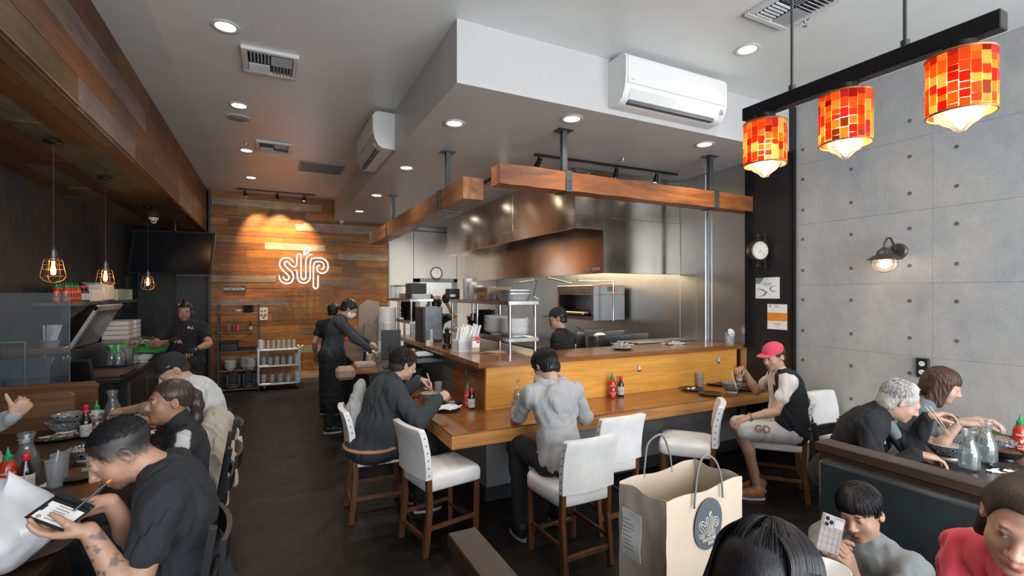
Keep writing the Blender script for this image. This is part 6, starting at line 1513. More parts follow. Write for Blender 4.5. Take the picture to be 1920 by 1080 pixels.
# ================================================================ SMOOTH SOLIDS (signed distance field -> one continuous surface)
DET = float(os.environ.get('QUICKV', '1'))
def npv(p): return np.array([p[0], p[1], p[2]], np.float32)
class Field:
    def __init__(s, lo, hi, vox):
        s.vox = vox*DET; s.lo = npv(lo); s.n = np.maximum(4, np.ceil((npv(hi)-s.lo)/s.vox).astype(int)+1)
        s.f = np.full(tuple(s.n), .2, np.float32); s.c = np.zeros(tuple(s.n), np.uint8); s.pal = []
    def ci(s, col):
        col = tuple(col)
        if col not in s.pal: s.pal.append(col)
        return s.pal.index(col)
    def reg(s, lo, hi, pad):
        a = np.clip(np.floor((npv(lo)-pad-s.lo)/s.vox).astype(int), 0, s.n); b = np.clip(np.ceil((npv(hi)+pad-s.lo)/s.vox).astype(int)+1, 0, s.n)
        if np.any(b <= a): return None
        sl = tuple(slice(x, y) for x, y in zip(a, b))
        X = [(np.arange(x, y, dtype=np.float32)*s.vox+l) for x, y, l in zip(a, b, s.lo)]
        return sl, X[0][:, None, None], X[1][None, :, None], X[2][None, None, :]
    def comb(s, sl, d, k, col, mode):
        f = s.f[sl]
        if mode == 'add':
            if col is not None:
                m = d < f; cc = s.c[sl]; cc[m] = s.ci(col)
            if k > 0: h = np.maximum(k-np.abs(f-d), 0)/k; s.f[sl] = np.minimum(f, d)-h*h*k*.25
            else: s.f[sl] = np.minimum(f, d)
        elif mode == 'sub':
            d = -d
            if k > 0: h = np.maximum(k-np.abs(f-d), 0)/k; s.f[sl] = np.maximum(f, d)+h*h*k*.25
            else: s.f[sl] = np.maximum(f, d)
        elif mode == 'paint': cc = s.c[sl]; cc[d < 0] = s.ci(col)
    def cap(s, p0, p1, r0, r1=None, k=.02, col=None, mode='add'):
        p0, p1 = npv(p0), npv(p1); r1 = r0 if r1 is None else r1; R = max(r0, r1)
        q = s.reg(np.minimum(p0, p1)-R, np.maximum(p0, p1)+R, k+3*s.vox)
        if not q: return s
        sl, X, Y, Z = q; d = p1-p0; L = max(float(d @ d), 1e-9)
        t = np.clip(((X-p0[0])*d[0]+(Y-p0[1])*d[1]+(Z-p0[2])*d[2])/L, 0, 1)
        D = np.sqrt((X-p0[0]-t*d[0])**2+(Y-p0[1]-t*d[1])**2+(Z-p0[2]-t*d[2])**2)-(r0+(r1-r0)*t)
        s.comb(sl, D, k, col, mode); return s
    def ell(s, c, r, R=None, k=.02, col=None, mode='add'):
        c = npv(c); r = npv(r) if hasattr(r, '__len__') else np.array([r, r, r], np.float32); m = float(max(r))
        q = s.reg(c-m, c+m, k+3*s.vox)
        if not q: return s
        sl, X, Y, Z = q; x, y, z = X-c[0], Y-c[1], Z-c[2]
        if R is not None: x, y, z = (R[0][i]*x+R[1][i]*y+R[2][i]*z for i in range(3))   # R columns = local axes
        x, y, z = x/r[0], y/r[1], z/r[2]; k0 = np.sqrt(x*x+y*y+z*z)+1e-6; k1 = np.sqrt((x/r[0])**2+(y/r[1])**2+(z/r[2])**2)+1e-6
        s.comb(sl, k0*(k0-1)/k1, k, col, mode); return s
    def fn(s, c, rad, R, f, k=.01, col=None, mode='add'):
        c = npv(c); q = s.reg(c-rad, c+rad, 0)
        if not q: return s
        sl, X, Y, Z = q; x, y, z = X-c[0], Y-c[1], Z-c[2]
        x, y, z = (R[0][i]*x+R[1][i]*y+R[2][i]*z for i in range(3))
        s.comb(sl, f(x, y, z).astype(np.float32), k, col, mode); return s
    def folds(s, amp, wl=.09, seed=0, stretch=(1, 1, .6)):
        r = np.random.RandomState(seed); m = s.f < .03; idx = np.argwhere(m)
        if not len(idx): return s
        P = idx*s.vox+s.lo; P = P*np.array(stretch); o = np.zeros(len(P))
        w = np.stack([np.sin(P @ (r.randn(3)*2*math.pi/(wl*3))+r.rand()*6) for _ in range(3)], 1)*wl*.35
        for i in range(5):
            v = r.randn(3); v /= np.linalg.norm(v); o += np.sin((P+w) @ v*2*math.pi/(wl*(.6+.25*i))+r.rand()*6)*(.9 if i < 3 else .5)
        s.f[m] += (np.tanh(o*.9)-.1).astype(np.float32)*amp*.75; return s
    def mesh(s, name, m, parent=None, smooth=2, off=None):
        f = s.f; S = f < 0; n = f.shape
        # seal the border so that the surface is closed
        c = np.zeros((n[0]-1, n[1]-1, n[2]-1), np.uint8)
        for i in (0, 1):
            for j in (0, 1):
                for k in (0, 1): c += S[i:n[0]-1+i, j:n[1]-1+j, k:n[2]-1+k]
        ids = np.argwhere((c > 0) & (c < 8)); del c
        if not len(ids): return None
        ix = np.full((n[0]-1, n[1]-1, n[2]-1), -1, np.int32); ix[tuple(ids.T)] = np.arange(len(ids))
        acc = np.zeros((len(ids), 3), np.float32); cnt = np.zeros(len(ids), np.float32)
        for ax in range(3):
            o1, o2 = [a for a in range(3) if a != ax]
            for i in (0, 1):
                for j in (0, 1):
                    a = ids.copy(); a[:, o1] += i; a[:, o2] += j; b = a.copy(); b[:, ax] += 1
                    fa, fb = f[tuple(a.T)], f[tuple(b.T)]; mk = (fa < 0) != (fb < 0); t = np.where(mk, fa/(fa-fb+1e-12), 0)
                    p = (a-ids).astype(np.float32); p[:, ax] += t; acc[mk] += p[mk]; cnt[mk] += 1
        V = ids+acc/np.maximum(cnt, 1)[:, None]
        Q = []
        for ax in range(3):
            o1, o2 = [(1, 2), (2, 0), (0, 1)][ax]
            a = [slice(None)]*3; b = [slice(None)]*3; a[ax] = slice(0, -1); b[ax] = slice(1, None)
            A, B = S[tuple(a)], S[tuple(b)]; E = np.argwhere(A != B); E = E[(E[:, o1] > 0) & (E[:, o2] > 0) & (E[:, o1] < n[o1]-1) & (E[:, o2] < n[o2]-1)]
            ins = A[tuple(E.T)]; q = []
            for d1, d2 in ((-1, -1), (0, -1), (0, 0), (-1, 0)):
                e = E.copy(); e[:, o1] += d1; e[:, o2] += d2; q.append(ix[tuple(e.T)])
            q = np.stack(q, 1); q[~ins] = q[~ins][:, ::-1]; Q.append(q)
        Q = np.concatenate(Q); Q = Q[(Q >= 0).all(1)]
        for _ in range(smooth):
            sm = np.zeros_like(V); ct = np.zeros(len(V))
            for i in range(4):
                a, b = Q[:, i], Q[:, (i+1) % 4]
                for ax in range(3): sm[:, ax] += np.bincount(a, V[b, ax], len(V))+np.bincount(b, V[a, ax], len(V))
                ct += np.bincount(a, minlength=len(V))+np.bincount(b, minlength=len(V))
            V = V*.5+.5*sm/np.maximum(ct, 1)[:, None]
        ni = np.clip(np.rint(ids+acc/np.maximum(cnt, 1)[:, None]).astype(int), 0, np.array(n)-1); ci = s.c[tuple(ni.T)]
        W_ = V*s.vox+s.lo
        if off is not None: W_ = W_-npv(off)
        me = bpy.data.meshes.new(name); me.vertices.add(len(V)); me.vertices.foreach_set('co', W_.astype(np.float32).ravel())
        me.loops.add(len(Q)*4); me.loops.foreach_set('vertex_index', Q.astype(np.int32).ravel())
        me.polygons.add(len(Q)); me.polygons.foreach_set('loop_start', np.arange(0, len(Q)*4, 4, dtype=np.int32)); me.polygons.foreach_set('use_smooth', np.ones(len(Q), bool))
        if s.pal:
            pal = np.array([(*c_[:3], 1.0) for c_ in s.pal], np.float32); col = pal[np.minimum(ci, len(pal)-1)]
            for _ in range(1):
                sm = col.copy(); ct = np.ones(len(V))
                for i in range(4):
                    a, b = Q[:, i], Q[:, (i+1) % 4]
                    for ch in range(3): sm[:, ch] += np.bincount(a, col[b, ch], len(V))
                    ct += np.bincount(a, minlength=len(V))
                col = (sm/ct[:, None]).astype(np.float32); col[:, 3] = 1
            ca = me.color_attributes.new('Col', 'FLOAT_COLOR', 'POINT'); ca.data.foreach_set('color', col.ravel())
        me.update(calc_edges=True); me.materials.append(m)
        o = bpy.data.objects.new(name, me); COL.objects.link(o)
        if parent is not None: o.parent = parent
        return o
def ik(S_, W_, l1, l2, pole):
    S_, W_, pole = Vector(S_), Vector(W_), Vector(pole); d = W_-S_; L = d.length
    if L > (l1+l2)*.995: W_ = S_+d.normalized()*(l1+l2)*.995; d = W_-S_; L = d.length
    L = max(L, abs(l1-l2)+.02); u = d.normalized(); a = (l1*l1-l2*l2+L*L)/(2*L); h = math.sqrt(max(l1*l1-a*a, 0)); p = pole-u*pole.dot(u); p.normalize()
    return S_+u*a+p*h, W_
# ================================================================ PEOPLE
SKINM = attr_mat('skin', .48, sss=.12, var=.05, vs=40, bump=.05, bs=260)
def cloth_m(name, c, rough=.9, sheen=None, var=.07, vs=7, bump=.12, bs=170):
    sheen = sheen if sheen is not None else (.2 if c[0] > .1 else 0)
    return mat(name, c, rough, var=var, vs=vs, bump=bump, bs=bs, sheen=sheen)
def hairmat(name, c, rough=.34):
    if name in _M: return _M[name]
    m, nt, b = _nt(name); n = _noise(nt, _tex(nt, (230, 230, 22)), 1, 3, .6, .5); n2 = _noise(nt, _tex(nt), 11, 3, .6)
    nt.links.new(_ramp(nt, n, [(.3, sc_(c, .5)), (.7, sc_(c, 1.4))]), b.inputs['Base Color']); b.inputs['Roughness'].default_value = rough; b.inputs['Specular IOR Level'].default_value = .32
    _bump(nt, b, n, .35, .002); _M[name] = m; return m
BLACKHAIR = hairmat('black_hair', (.014, .013, .014)); BROWNHAIR = hairmat('brown_hair', (.07, .035, .02), .42); GREYHAIR = hairmat('white_hair', (.42, .40, .37), .6)
DBROWN = hairmat('dark_brown_hair', (.035, .024, .018), .5)
NAVY = cloth_m('black_tee', (.016, .020, .024)); CHAR = cloth_m('charcoal_pullover', (.034, .042, .046)); HOOD = cloth_m('grey_hoodie', (.36, .37, .38)); WTEE = cloth_m('white_tee', (.55, .56, .57))
JEAN = cloth_m('dark_trousers', (.014, .015, .017)); PINK = cloth_m('pink_shirt', (.62, .055, .09), .8); GREYT = cloth_m('grey_tee', (.20, .22, .23)); SHORT = cloth_m('white_shorts', (.58, .58, .56)); CREAM = cloth_m('cream_shirt', (.66, .61, .56))
BLUES = cloth_m('blue_grey_shirt', (.13, .16, .18)); BLKC = cloth_m('black_cloth', (.010, .012, .014)); CAPB = cloth_m('black_cap_cloth', (.012, .014, .016)); CAPP = cloth_m('pink_cap_cloth', (.62, .05, .10), .8)
SHOEB = mat('black_shoe', (.015, .016, .018), .5); SOLE = mat('white_sole', (.5, .5, .5), .6); TAN = mat('tan_loafer', (.35, .14, .055), .5)
def frame_h(yaw, pitch, roll=0):
    """columns right, forward, up for a head facing yaw (degrees in plan), pitched up/down, rolled"""
    a, p, r = math.radians(yaw), math.radians(pitch), math.radians(roll)
    f = Vector((math.cos(a)*math.cos(p), math.sin(a)*math.cos(p), math.sin(p))); rt = Vector((math.sin(a), -math.cos(a), 0)); up = rt.cross(f)
    R = Matrix.Rotation(r, 3, f); rt, up = R @ rt, R @ up
    return Matrix((rt, f, up)).transposed()
def head_ops(F_, c, H, s, sk, browc, gaze='down', fem=False, bald=None, lipc=None, stub=None):
    T = lambda x, y, z: c+H @ Vector((x*s, y*s, z*s))
    E = lambda p, r, k=.02, col=sk, mode='add', R=H: F_.ell(T(*p), [q*s for q in r], R, k*s, col, mode)
    C = lambda p, q, r0, r1, k=.01, col=sk, mode='add': F_.cap(T(*p), T(*q), r0*s, r1*s, k*s, col, mode)
    E((0, -.018, .035), (.076, .094, .080)); E((0, .016, -.018), (.063, .076, .084), .03); E((0, .024, -.068), (.050, .058, .043), .03)
    E((0, .068, -.096), (.021, .016, .015), .025)
    for x in (-1, 1):
        E((x*.036, .052, -.034), (.025, .024, .026), .02)
        E((x*.033, .098, .005), (.020, .015, .011), .010, None, 'sub')
        E((x*.031, .0765, .005), (.0135, .0125, .0125), .003, sk)
        E((x*.012, .095, -.036), (.0085, .009, .007), .005)
        A = H @ Matrix.Rotation(x*.35, 3, 'Z') @ Matrix.Rotation(-.15, 3, 'X'); E((x*.079, -.010, -.004), (.0085, .019, .031), .006, sk, 'add', A); E((x*.086, -.004, .0), (.006, .009, .015), .004, None, 'sub', A)
    C((-.030, .080, .021), (.030, .080, .021), .010, .010, .014); C((0, .086, .012), (0, .106, -.026), .0075, .0105, .012); E((0, .1095, -.030), (.0115, .0105, .0095), .006)
    lip = lipc or tuple(a*b_ for a, b_ in zip(sk, (.80, .50, .48)))
    C((-.021, .083, -.066), (0, .0925, -.0635), .0050, .0062, .005, lip); C((.021, .083, -.066), (0, .0925, -.0635), .0050, .0062, .005, lip); C((-.014, .086, -.0735), (.014, .086, -.0735), .0062, .0062, .005, lip)
    E((0, .0965, -.0685), (.020, .008, .0014), 0, tuple(q*.35 for q in sk), 'paint')  # crease between the lips put in as a darker painted line
    for x in (-1, 1):
        E((x*.012, .096, -.043), (.004, .006, .003), 0, tuple(q*.3 for q in sk), 'paint')
        if gaze == 'open':
            E((x*.031, .088, .0045), (.0125, .006, .0048), 0, (.55, .53, .5), 'paint'); E((x*.031, .09, .0045), (.0055, .008, .0052), 0, (.02, .012, .008), 'paint'); E((x*.031, .088, .0105), (.014, .008, .0018), 0, (.02, .015, .012), 'paint')
        else: E((x*.031, .088, -.001), (.013, .008, .0019), 0, tuple(q*.22 for q in sk), 'paint')
        for j in range(3): E((x*(.022+.011*j), .090-.002*j, .0245+.0015*(j == 1)), (.008, .014, .0030), 0, browc, 'paint')
    if stub: E((0, .05, -.085), (.062, .06, .030), 0, stub, 'paint')
    if bald: F_.fn(c, .14*s, H, bald[1], 0, bald[0], 'paint')
def hand_ops(F_, w, hd, pn, left, sk, curl, spread=.0, s=1.0, thumb=.5, point=None):
    """wrist w, hand direction hd, palm normal pn; curl = four (or one) finger curl amounts 0..1"""
    hd = Vector(hd).normalized(); pn = Vector(pn); pn = (pn-hd*pn.dot(hd)).normalized(); sd = hd.cross(pn)*(-1 if left else 1)   # sd points to the thumb side
    curl = curl if hasattr(curl, '__len__') else [curl]*4
    F_.ell(w+hd*.045*s, [.041*s, .050*s, .017*s], Matrix((sd, hd, pn)).transposed(), .010, sk)
    for i in range(4):
        o = (.030-.020*i)*s; kn = w+hd*(.086-.006*abs(i-1.2))*s+sd*o; F_.cap(w+hd*.012*s+sd*o*.6, kn, .0125*s, .0105*s, .012, sk)
        L = [(.037, .024, .019), (.041, .026, .020), (.038, .025, .019), (.030, .019, .017)][i]; p = kn; a = 0; r = .0098*s if i < 3 else .0085*s
        dv = (hd+sd*(.5-i*.33)*spread)
        for j in range(3):
            a += curl[i]*(1.35, 1.55, 1.0)[j]; d = (dv*math.cos(a)+pn*math.sin(a)).normalized(); q = p+d*L[j]*s; F_.cap(p, q, r*(1-.07*j), r*(.93-.07*j), .0035, sk); p = q
    b_ = w+hd*.022*s+sd*.024*s+pn*.006; d1 = (hd*.62+sd*.62*(1-thumb*.6)+pn*(.15+.55*thumb)).normalized(); m_ = b_+d1*.040*s
    d2 = (hd*.8+sd*.35*(1-thumb*1.6)+pn*(.15+.5*thumb)).normalized() if point is None else Vector(point).normalized(); t1 = m_+d2*.032*s; t2 = t1+(d2+hd*.15).normalized()*.025*s
    F_.cap(w+hd*.01*s+sd*.01*s, m_, .016*s, .0125*s, .014, sk); F_.cap(m_, t1, .0115*s, .0105*s, .005, sk); F_.cap(t1, t2, .0105*s, .0085*s, .004, sk)
    return sd
class Person: pass
def person(label, head, yaw, lean=(5, 12), neck=25, hyaw=None, pitch=0, roll=0, s=1.0, bulk=1.0, belly=1.0, sit=True, twist=0, skin=(.46, .27, .19), vox=.005,
           top=None, sleeve='short', bottom=None, legs='long', LH=None, RH=None, lpole=(0, 0, -1), rpole=(0, 0, -1), lhand=None, rhand=None, hair=None, hairm=None,
           cap=None, capyaw=0, shoes=None, gaze='down', knees=None, feet=None, stub=None, side=0, folds=.006, extra=None, browc=None, bald=None, apron=None, collar=None, mask=None, shw=.178, cutz=None, seed=1, topaint=None):
    hyaw = yaw if hyaw is None else hyaw; a = math.radians(yaw); f = Vector((math.cos(a), math.sin(a), 0)); r = Vector((math.sin(a), -math.cos(a), 0)); Z = Vector((0, 0, 1))
    dr = lambda l: Z*math.cos(math.radians(l))+f*math.sin(math.radians(l))+r*side*.01
    H = frame_h(hyaw, pitch, roll); hc = Vector(head)
    N = hc-dr(neck)*.135*s-H @ Vector((0, .012, 0))*s-Z*.035*s; M = N-dr(lean[1])*.27*s; P = M-dr(lean[0])*.235*s
    ta = a+math.radians(twist); rs = Vector((math.sin(ta), -math.cos(ta), 0)); SLn = N-dr(lean[1])*.045*s-rs*shw*s; SRn = N-dr(lean[1])*.045*s+rs*shw*s
    S_ = {'L': SLn, 'R': SRn}
    if sit: hipL, hipR = P-r*.09*s, P+r*.09*s
    else: hipL, hipR = P-r*.085*s, P+r*.085*s
    fl = 0.0
    if sit:
        kn = knees or ((.42, .02, 0), (.42, .02, 0)); ft = feet or ((.36, .0), (.36, .0))
        kL = hipL+f*kn[0][0]*s-r*kn[0][1]+Z*(kn[0][2]); kR = hipR+f*kn[1][0]*s+r*kn[1][1]+Z*(kn[1][2])
        aL = Vector((*(hipL+f*ft[0][0]*s-r*ft[0][1]).xy, .09)); aR = Vector((*(hipR+f*ft[1][0]*s+r*ft[1][1]).xy, .09))
        for kk, aa in ((kL, aL), (kR, aR)):
            dd = kk-aa
            if dd.length > .46*s: kk -= dd.normalized()*(dd.length-.46*s)*0
    else:
        kL = Vector((*(hipL+f*.03).xy, .49*s)); kR = Vector((*(hipR+f*.02).xy, .49*s)); aL = Vector((*(hipL-f*.02-r*.02).xy, .09)); aR = Vector((*(hipR-f*.02+r*.03).xy, .09))
    W_, EL = {}, {}
    for k_, t_, pl in (('L', LH, lpole), ('R', RH, rpole)):
        sg = -1 if k_ == 'L' else 1
        if t_ is None:
            t_ = (P+f*.30*s+r*sg*.10+Z*.06) if sit else (P+r*sg*.25-Z*.02*s+f*.04)
            if not sit: pl = -f
        EL[k_], W_[k_] = ik(S_[k_], t_, .285*s, .255*s, pl)
    root = thing('person', label, 'person', (P.x, P.y, 0)); off = Vector((P.x, P.y, 0))
    pts = [hc, N, M, P, *S_.values(), *W_.values(), *EL.values(), kL, kR, aL, aR]
    lo = Vector([min(p[i] for p in pts)-.24*s for i in range(3)]); hi = Vector([max(p[i] for p in pts)+.24*s for i in range(3)]); lo.z = max(lo.z, -.01 if cutz is None else cutz)
    Bt = Matrix((rs, rs.cross(dr(lean[1])).normalized()*-1, dr(lean[1]))).transposed(); Bp = Matrix((r, f, Z)).transposed()
    def torso(F_, g, k, col=None):
        b_ = bulk; F_.ell(P+Z*.01, [(.165*b_+g*1.9)*s, (.125*b_*belly+g*1.9)*s, (.125+g)*s], Bp, k, col); F_.ell(P.lerp(M, .6)+f*.018*belly, [(.145*b_*belly+g)*s, (.112*b_*belly+g)*s, (.17+g)*s], Bt, k, col)
        F_.ell(M.lerp(N, .48), [(.160*b_+g)*s, (.108*b_+g)*s, (.175+g)*s], Bt, k, col); nb = N-dr(lean[1])*.055*s
        for k_ in 'LR': F_.cap(nb, S_[k_], (.062*b_+g)*s, (.054*b_+g)*s, k, col); F_.cap(N+dr(neck)*.015*s, S_[k_].lerp(N, .35), (.040+g*.6)*s, (.045*b_+g)*s, k*.8, col)
    # body
    B_ = Field(lo, hi, vox); torso(B_, -.012, .04, skin)
    B_.cap(N, hc+H @ Vector((0, -.022, -.055))*s, .056*s, .052*s, .03*s, skin)
    for k_ in 'LR':
        B_.cap(S_[k_], EL[k_], .045*s*bulk, .035*s*bulk, .02, skin); B_.cap(EL[k_], EL[k_].lerp(W_[k_], .35), .036*s*bulk, .036*s*bulk, .008, skin); B_.cap(EL[k_].lerp(W_[k_], .3), W_[k_], .036*s*bulk, .0245*s, .02, skin)
    for h_, k_, a_ in ((hipL, kL, aL), (hipR, kR, aR)):
        B_.cap(h_, k_, .076*s, .050*s, .02, skin); B_.cap(k_, k_.lerp(a_, .35)-f*.015, .049*s, .050*s, .01, skin); B_.cap(k_.lerp(a_, .3)-f*.015, a_, .050*s, .034*s, .02, skin); B_.cap(a_, a_+f*.10*s-Z*.045, .034*s, .026*s, .02, skin)
    head_ops(B_, hc, H, s, skin, browc or (.02, .015, .012), gaze, bald=bald, stub=stub)
    for k_, hh in (('L', lhand), ('R', rhand)):
        fd = (W_[k_]-EL[k_]).normalized(); hh = hh or {}
        hand_ops(B_, W_[k_], hh.get('d', fd), hh.get('n', -Z), k_ == 'L', skin, hh.get('curl', .35), hh.get('spread', .3), s*hh.get('s', 1.0), hh.get('thumb', .4), hh.get('point'))
    pr = Person(); pr.__dict__.update(root=root, off=off, N=N, M=M, P=P, S=S_, E=EL, W=W_, hc=hc, H=H, f=f, r=r, s=s, vox=vox, Bt=Bt, Bp=Bp, hipL=hipL, hipR=hipR, kL=kL, kR=kR, aL=aL, aR=aR, dr=dr, lean=lean, lo=lo, hi=hi)
    if extra: extra(B_, pr)
    B_.mesh('body', SKINM, root, 2, off); del B_
    # top
    if top:
        F_ = Field(lo, hi, max(vox, .004)); torso(F_, .010, .05); g = .016
        for k_ in 'LR':
            if sleeve == 'vest': continue
            F_.cap(S_[k_], S_[k_].lerp(EL[k_], .52 if sleeve == 'short' else 1), .058*s*bulk, (.056 if sleeve == 'short' else .053)*s*bulk, .035)
            if sleeve == 'long': F_.cap(EL[k_], EL[k_].lerp(W_[k_], .96), .055*s*bulk, .037*s*bulk, .03)
        if sleeve == 'vest':
            for k_ in 'LR': d_ = (EL[k_]-S_[k_]).normalized(); F_.cap(S_[k_]+d_*.07, EL[k_], .07*s, .05*s, .01, None, 'sub')
        if collar: collar(F_, pr)
        if topaint: F_.ci(topaint[0]); topaint[1](F_, pr)
        if folds: F_.folds(folds, .085, seed)
        F_.mesh('shirt' if sleeve != 'vest' else 'vest', top, root, 2, off); del F_
    if apron or bottom:
        zt = P.z+.12; lo2 = Vector((lo.x, lo.y, lo.z)); hi2 = Vector((hi.x, hi.y, max(zt, kL.z+.12, kR.z+.12)))
        F_ = Field(lo2, hi2, max(vox, .005)); F_.ell(P, [.176*bulk*s, .137*bulk*s*belly, .125*s], Bp, .04)
        for h_, k_, a_ in ((hipL, kL, aL), (hipR, kR, aR)):
            if legs == 'short': F_.cap(h_, h_.lerp(k_, .90), .094*s, .084*s, .05)
            else: F_.cap(h_, k_, .090*s, .079*s, .045); F_.cap(k_, k_.lerp(a_, .93), .079*s, .056*s, .03)
        if apron:
            F_.cap(P+f*.02, Vector((*(P+f*.03).xy, .42)), .165*s, .17*s, .05)
        F_.folds(.006, .09, seed+9); F_.mesh('trousers' if legs != 'short' else 'shorts', bottom or BLKC, root, 2, off); del F_
    for k_, a_ in (('L', aL), ('R', aR)):
        sm_ = shoes or (SHOEB, SOLE); F_ = Field(a_-Vector((.2, .2, .11)), a_+Vector((.2, .2, .09)), .005)
        F_.cap(a_-f*.02-Z*.035, a_+f*.06*s-Z*.03, .040*s, .038*s, .02); F_.cap(a_+f*.05*s-Z*.045, a_+f*.145*s-Z*.052, .040*s, .030*s, .03); F_.cap(a_-f*.03-Z*.0, a_-Z*.02, .038, .044, .02)
        F_.fn(a_, .22, Bp, lambda x, y, z: z+.078, 0, None, 'sub'); sh = F_.mesh('shoe', sm_[0], root, 2, off)
        m = MB(); R = []
        for z in (-.088, -.070): R.append([a_+r*(.042*s*math.sin(q)*(1-.18*math.cos(q)))+f*(.050*s-.118*s*math.cos(q))+Z*z for q in np.linspace(0, 2*math.pi, 25)[:-1]])
        m.rings(R).build('sole', sm_[1], root, 50).parent = root
    # hair, cap
    T = lambda x, y, z: hc+H @ Vector((x*s, y*s, z*s))
    if hair:
        F_ = Field(hc-Vector((.26, .26, .42))*s, hc+Vector((.26, .26, .20))*s, min(vox, .004)); hair(F_, T, H, s, pr)
        F_.mesh('hair', hairm or BLACKHAIR, root, 1, off); del F_
    if cap:
        F_ = Field(hc-Vector((.25, .25, .25))*s, hc+Vector((.25, .25, .25))*s, min(vox, .004)); Hc = H @ Matrix.Rotation(math.radians(capyaw), 3, 'Z')
        F_.ell(T(0, -.012, .048), [.084*s, .102*s, .082*s], H, .01); F_.fn(hc, .25*s, H, lambda x, y, z: z-.030*s-.16*y, .004, None, 'sub')
        F_.fn(T(0, .0, .040), .24*s, Hc, lambda x, y, z: np.maximum(np.maximum(np.abs(z-.0*s+.9*x*x/s-.03*y)-.0035*s, np.sqrt((x/.074)**2+((y-.075*s)/.092)**2)*.08-.08*s), (.03*s-y)), .006)
        F_.ell(T(0, -.012, .129), [.008*s]*3, H, .003); F_.mesh('cap', cap, root, 1, off)
    if mask:
        F_ = Field(hc-Vector((.2, .2, .2)), hc+Vector((.2, .2, .2)), .0035); F_.ell(T(0, .030, -.045), [.064*s, .086*s, .075*s], H, .01)
        F_.fn(hc, .2, H, lambda x, y, z: -np.maximum(np.maximum(z+.012, -.105-z), .005-y), .004, None, 'sub')
        F_.mesh('face_mask', mask, root, 1, off)
    return pr
# hair styles: keep(x, y, z) in head units is a field that is negative where hair may be
def hair_shell(t=.010, front=.066, nape=-.075, side=-.012, fringe=None, lump=.0, vol=(1, 1, 1)):
    def g(F_, T, H, s, pr):
        F_.ell(T(0, -.018, .037), [(.076*vol[0]+t)*s, (.094*vol[1]+t)*s, (.080*vol[2]+t)*s], H, .01)
        F_.ell(T(0, -.045, -.03), [(.060+t)*s, (.058+t)*s, (.060+t)*s], H, .02)
        def cut(x, y, z):
            x, y, z = x/s, y/s, z/s
            line = np.where(y > -.005, np.interp(y, [-.005, .03, .06, .09, .12], [side, side+.012, front-.012, front, front]), np.interp(y, [-.14, -.06, -.03, -.005], [nape, nape, nape+.015, side]))
            if fringe is not None: line = np.where(y > .03, fringe+.004*np.sin(x*210)+.10*np.abs(x), line)
            return -(line-z)*.8*s
        F_.fn(pr.hc, .2*s, H, lambda x, y, z: cut(x, y, z), .006, None, 'sub')
        if lump: F_.folds(lump*s, .03, 3, (1, 1, 1))
    return g
def add_hair(f1, f2):
    def g(F_, T, H, s, pr): f1(F_, T, H, s, pr); f2(F_, T, H, s, pr)
    return g
def short_strands(pr, n, t, mt, L=.35, rad=.0011, front=.95, sidel=1.55, back=2.0, out=.004, seed=1):
    rr = random.Random(seed); P = []
    for i in range(n):
        a = rr.uniform(-math.pi, math.pi); lim = float(np.interp(abs(a), [0, .9, 1.6, 2.2, math.pi], [front, front, sidel, back, back])); th = math.acos(1-rr.random()*(1-math.cos(lim))); q = []; da = rr.uniform(-.25, .25)
        for k in range(4):
            tt = min(th+L*k/3, lim+.12); aa = a+da*k/3; e = t+out*math.sin(math.pi*k/3)+.002*rr.random(); rx, ry, rz = .076+e, .094+e, .080+e
            q.append(pr.hc+pr.H @ (Vector((rx*math.sin(aa)*math.sin(tt), -.018+ry*math.cos(aa)*math.sin(tt), .037+rz*math.cos(tt)))*pr.s))
        P.append(q)
    return strand_hair(pr, 'hair_strands', mt, P, rad)
SK1 = (.42, .235, .155); SK2 = (.36, .19, .115); SK3 = (.52, .33, .24); SK4 = (.47, .28, .19)
Zv = Vector((0, 0, 1))
def J3(u, v, d): return J(u, v, d)
def strand_hair(pr, name, mt, paths, rad=.0009):
    m = MB()
    for P in paths: m.tube(P, [rad*q for q in np.linspace(1, .55, len(P))], 3, caps=False)
    return m.build(name, mt, pr.root, 180)
ONLY = os.environ.get('ONLY'); ONLY = ONLY.split(',') if ONLY else None
def want(k): return ONLY is None or k in ONLY
def part_blob(pr, name, mt, fn, vox=.004, folds=0, rad=.35, c=None):
    c = c or pr.hc; F_ = Field(c-Vector((rad,)*3), c+Vector((rad,)*3), vox); fn(F_)
    if folds: F_.folds(folds, .08, 4)
    return F_.mesh(name, mt, pr.root, 2, pr.off)
H_ = lambda pr, x, y, z: pr.hc+pr.H @ Vector((x*pr.s, y*pr.s, z*pr.s))
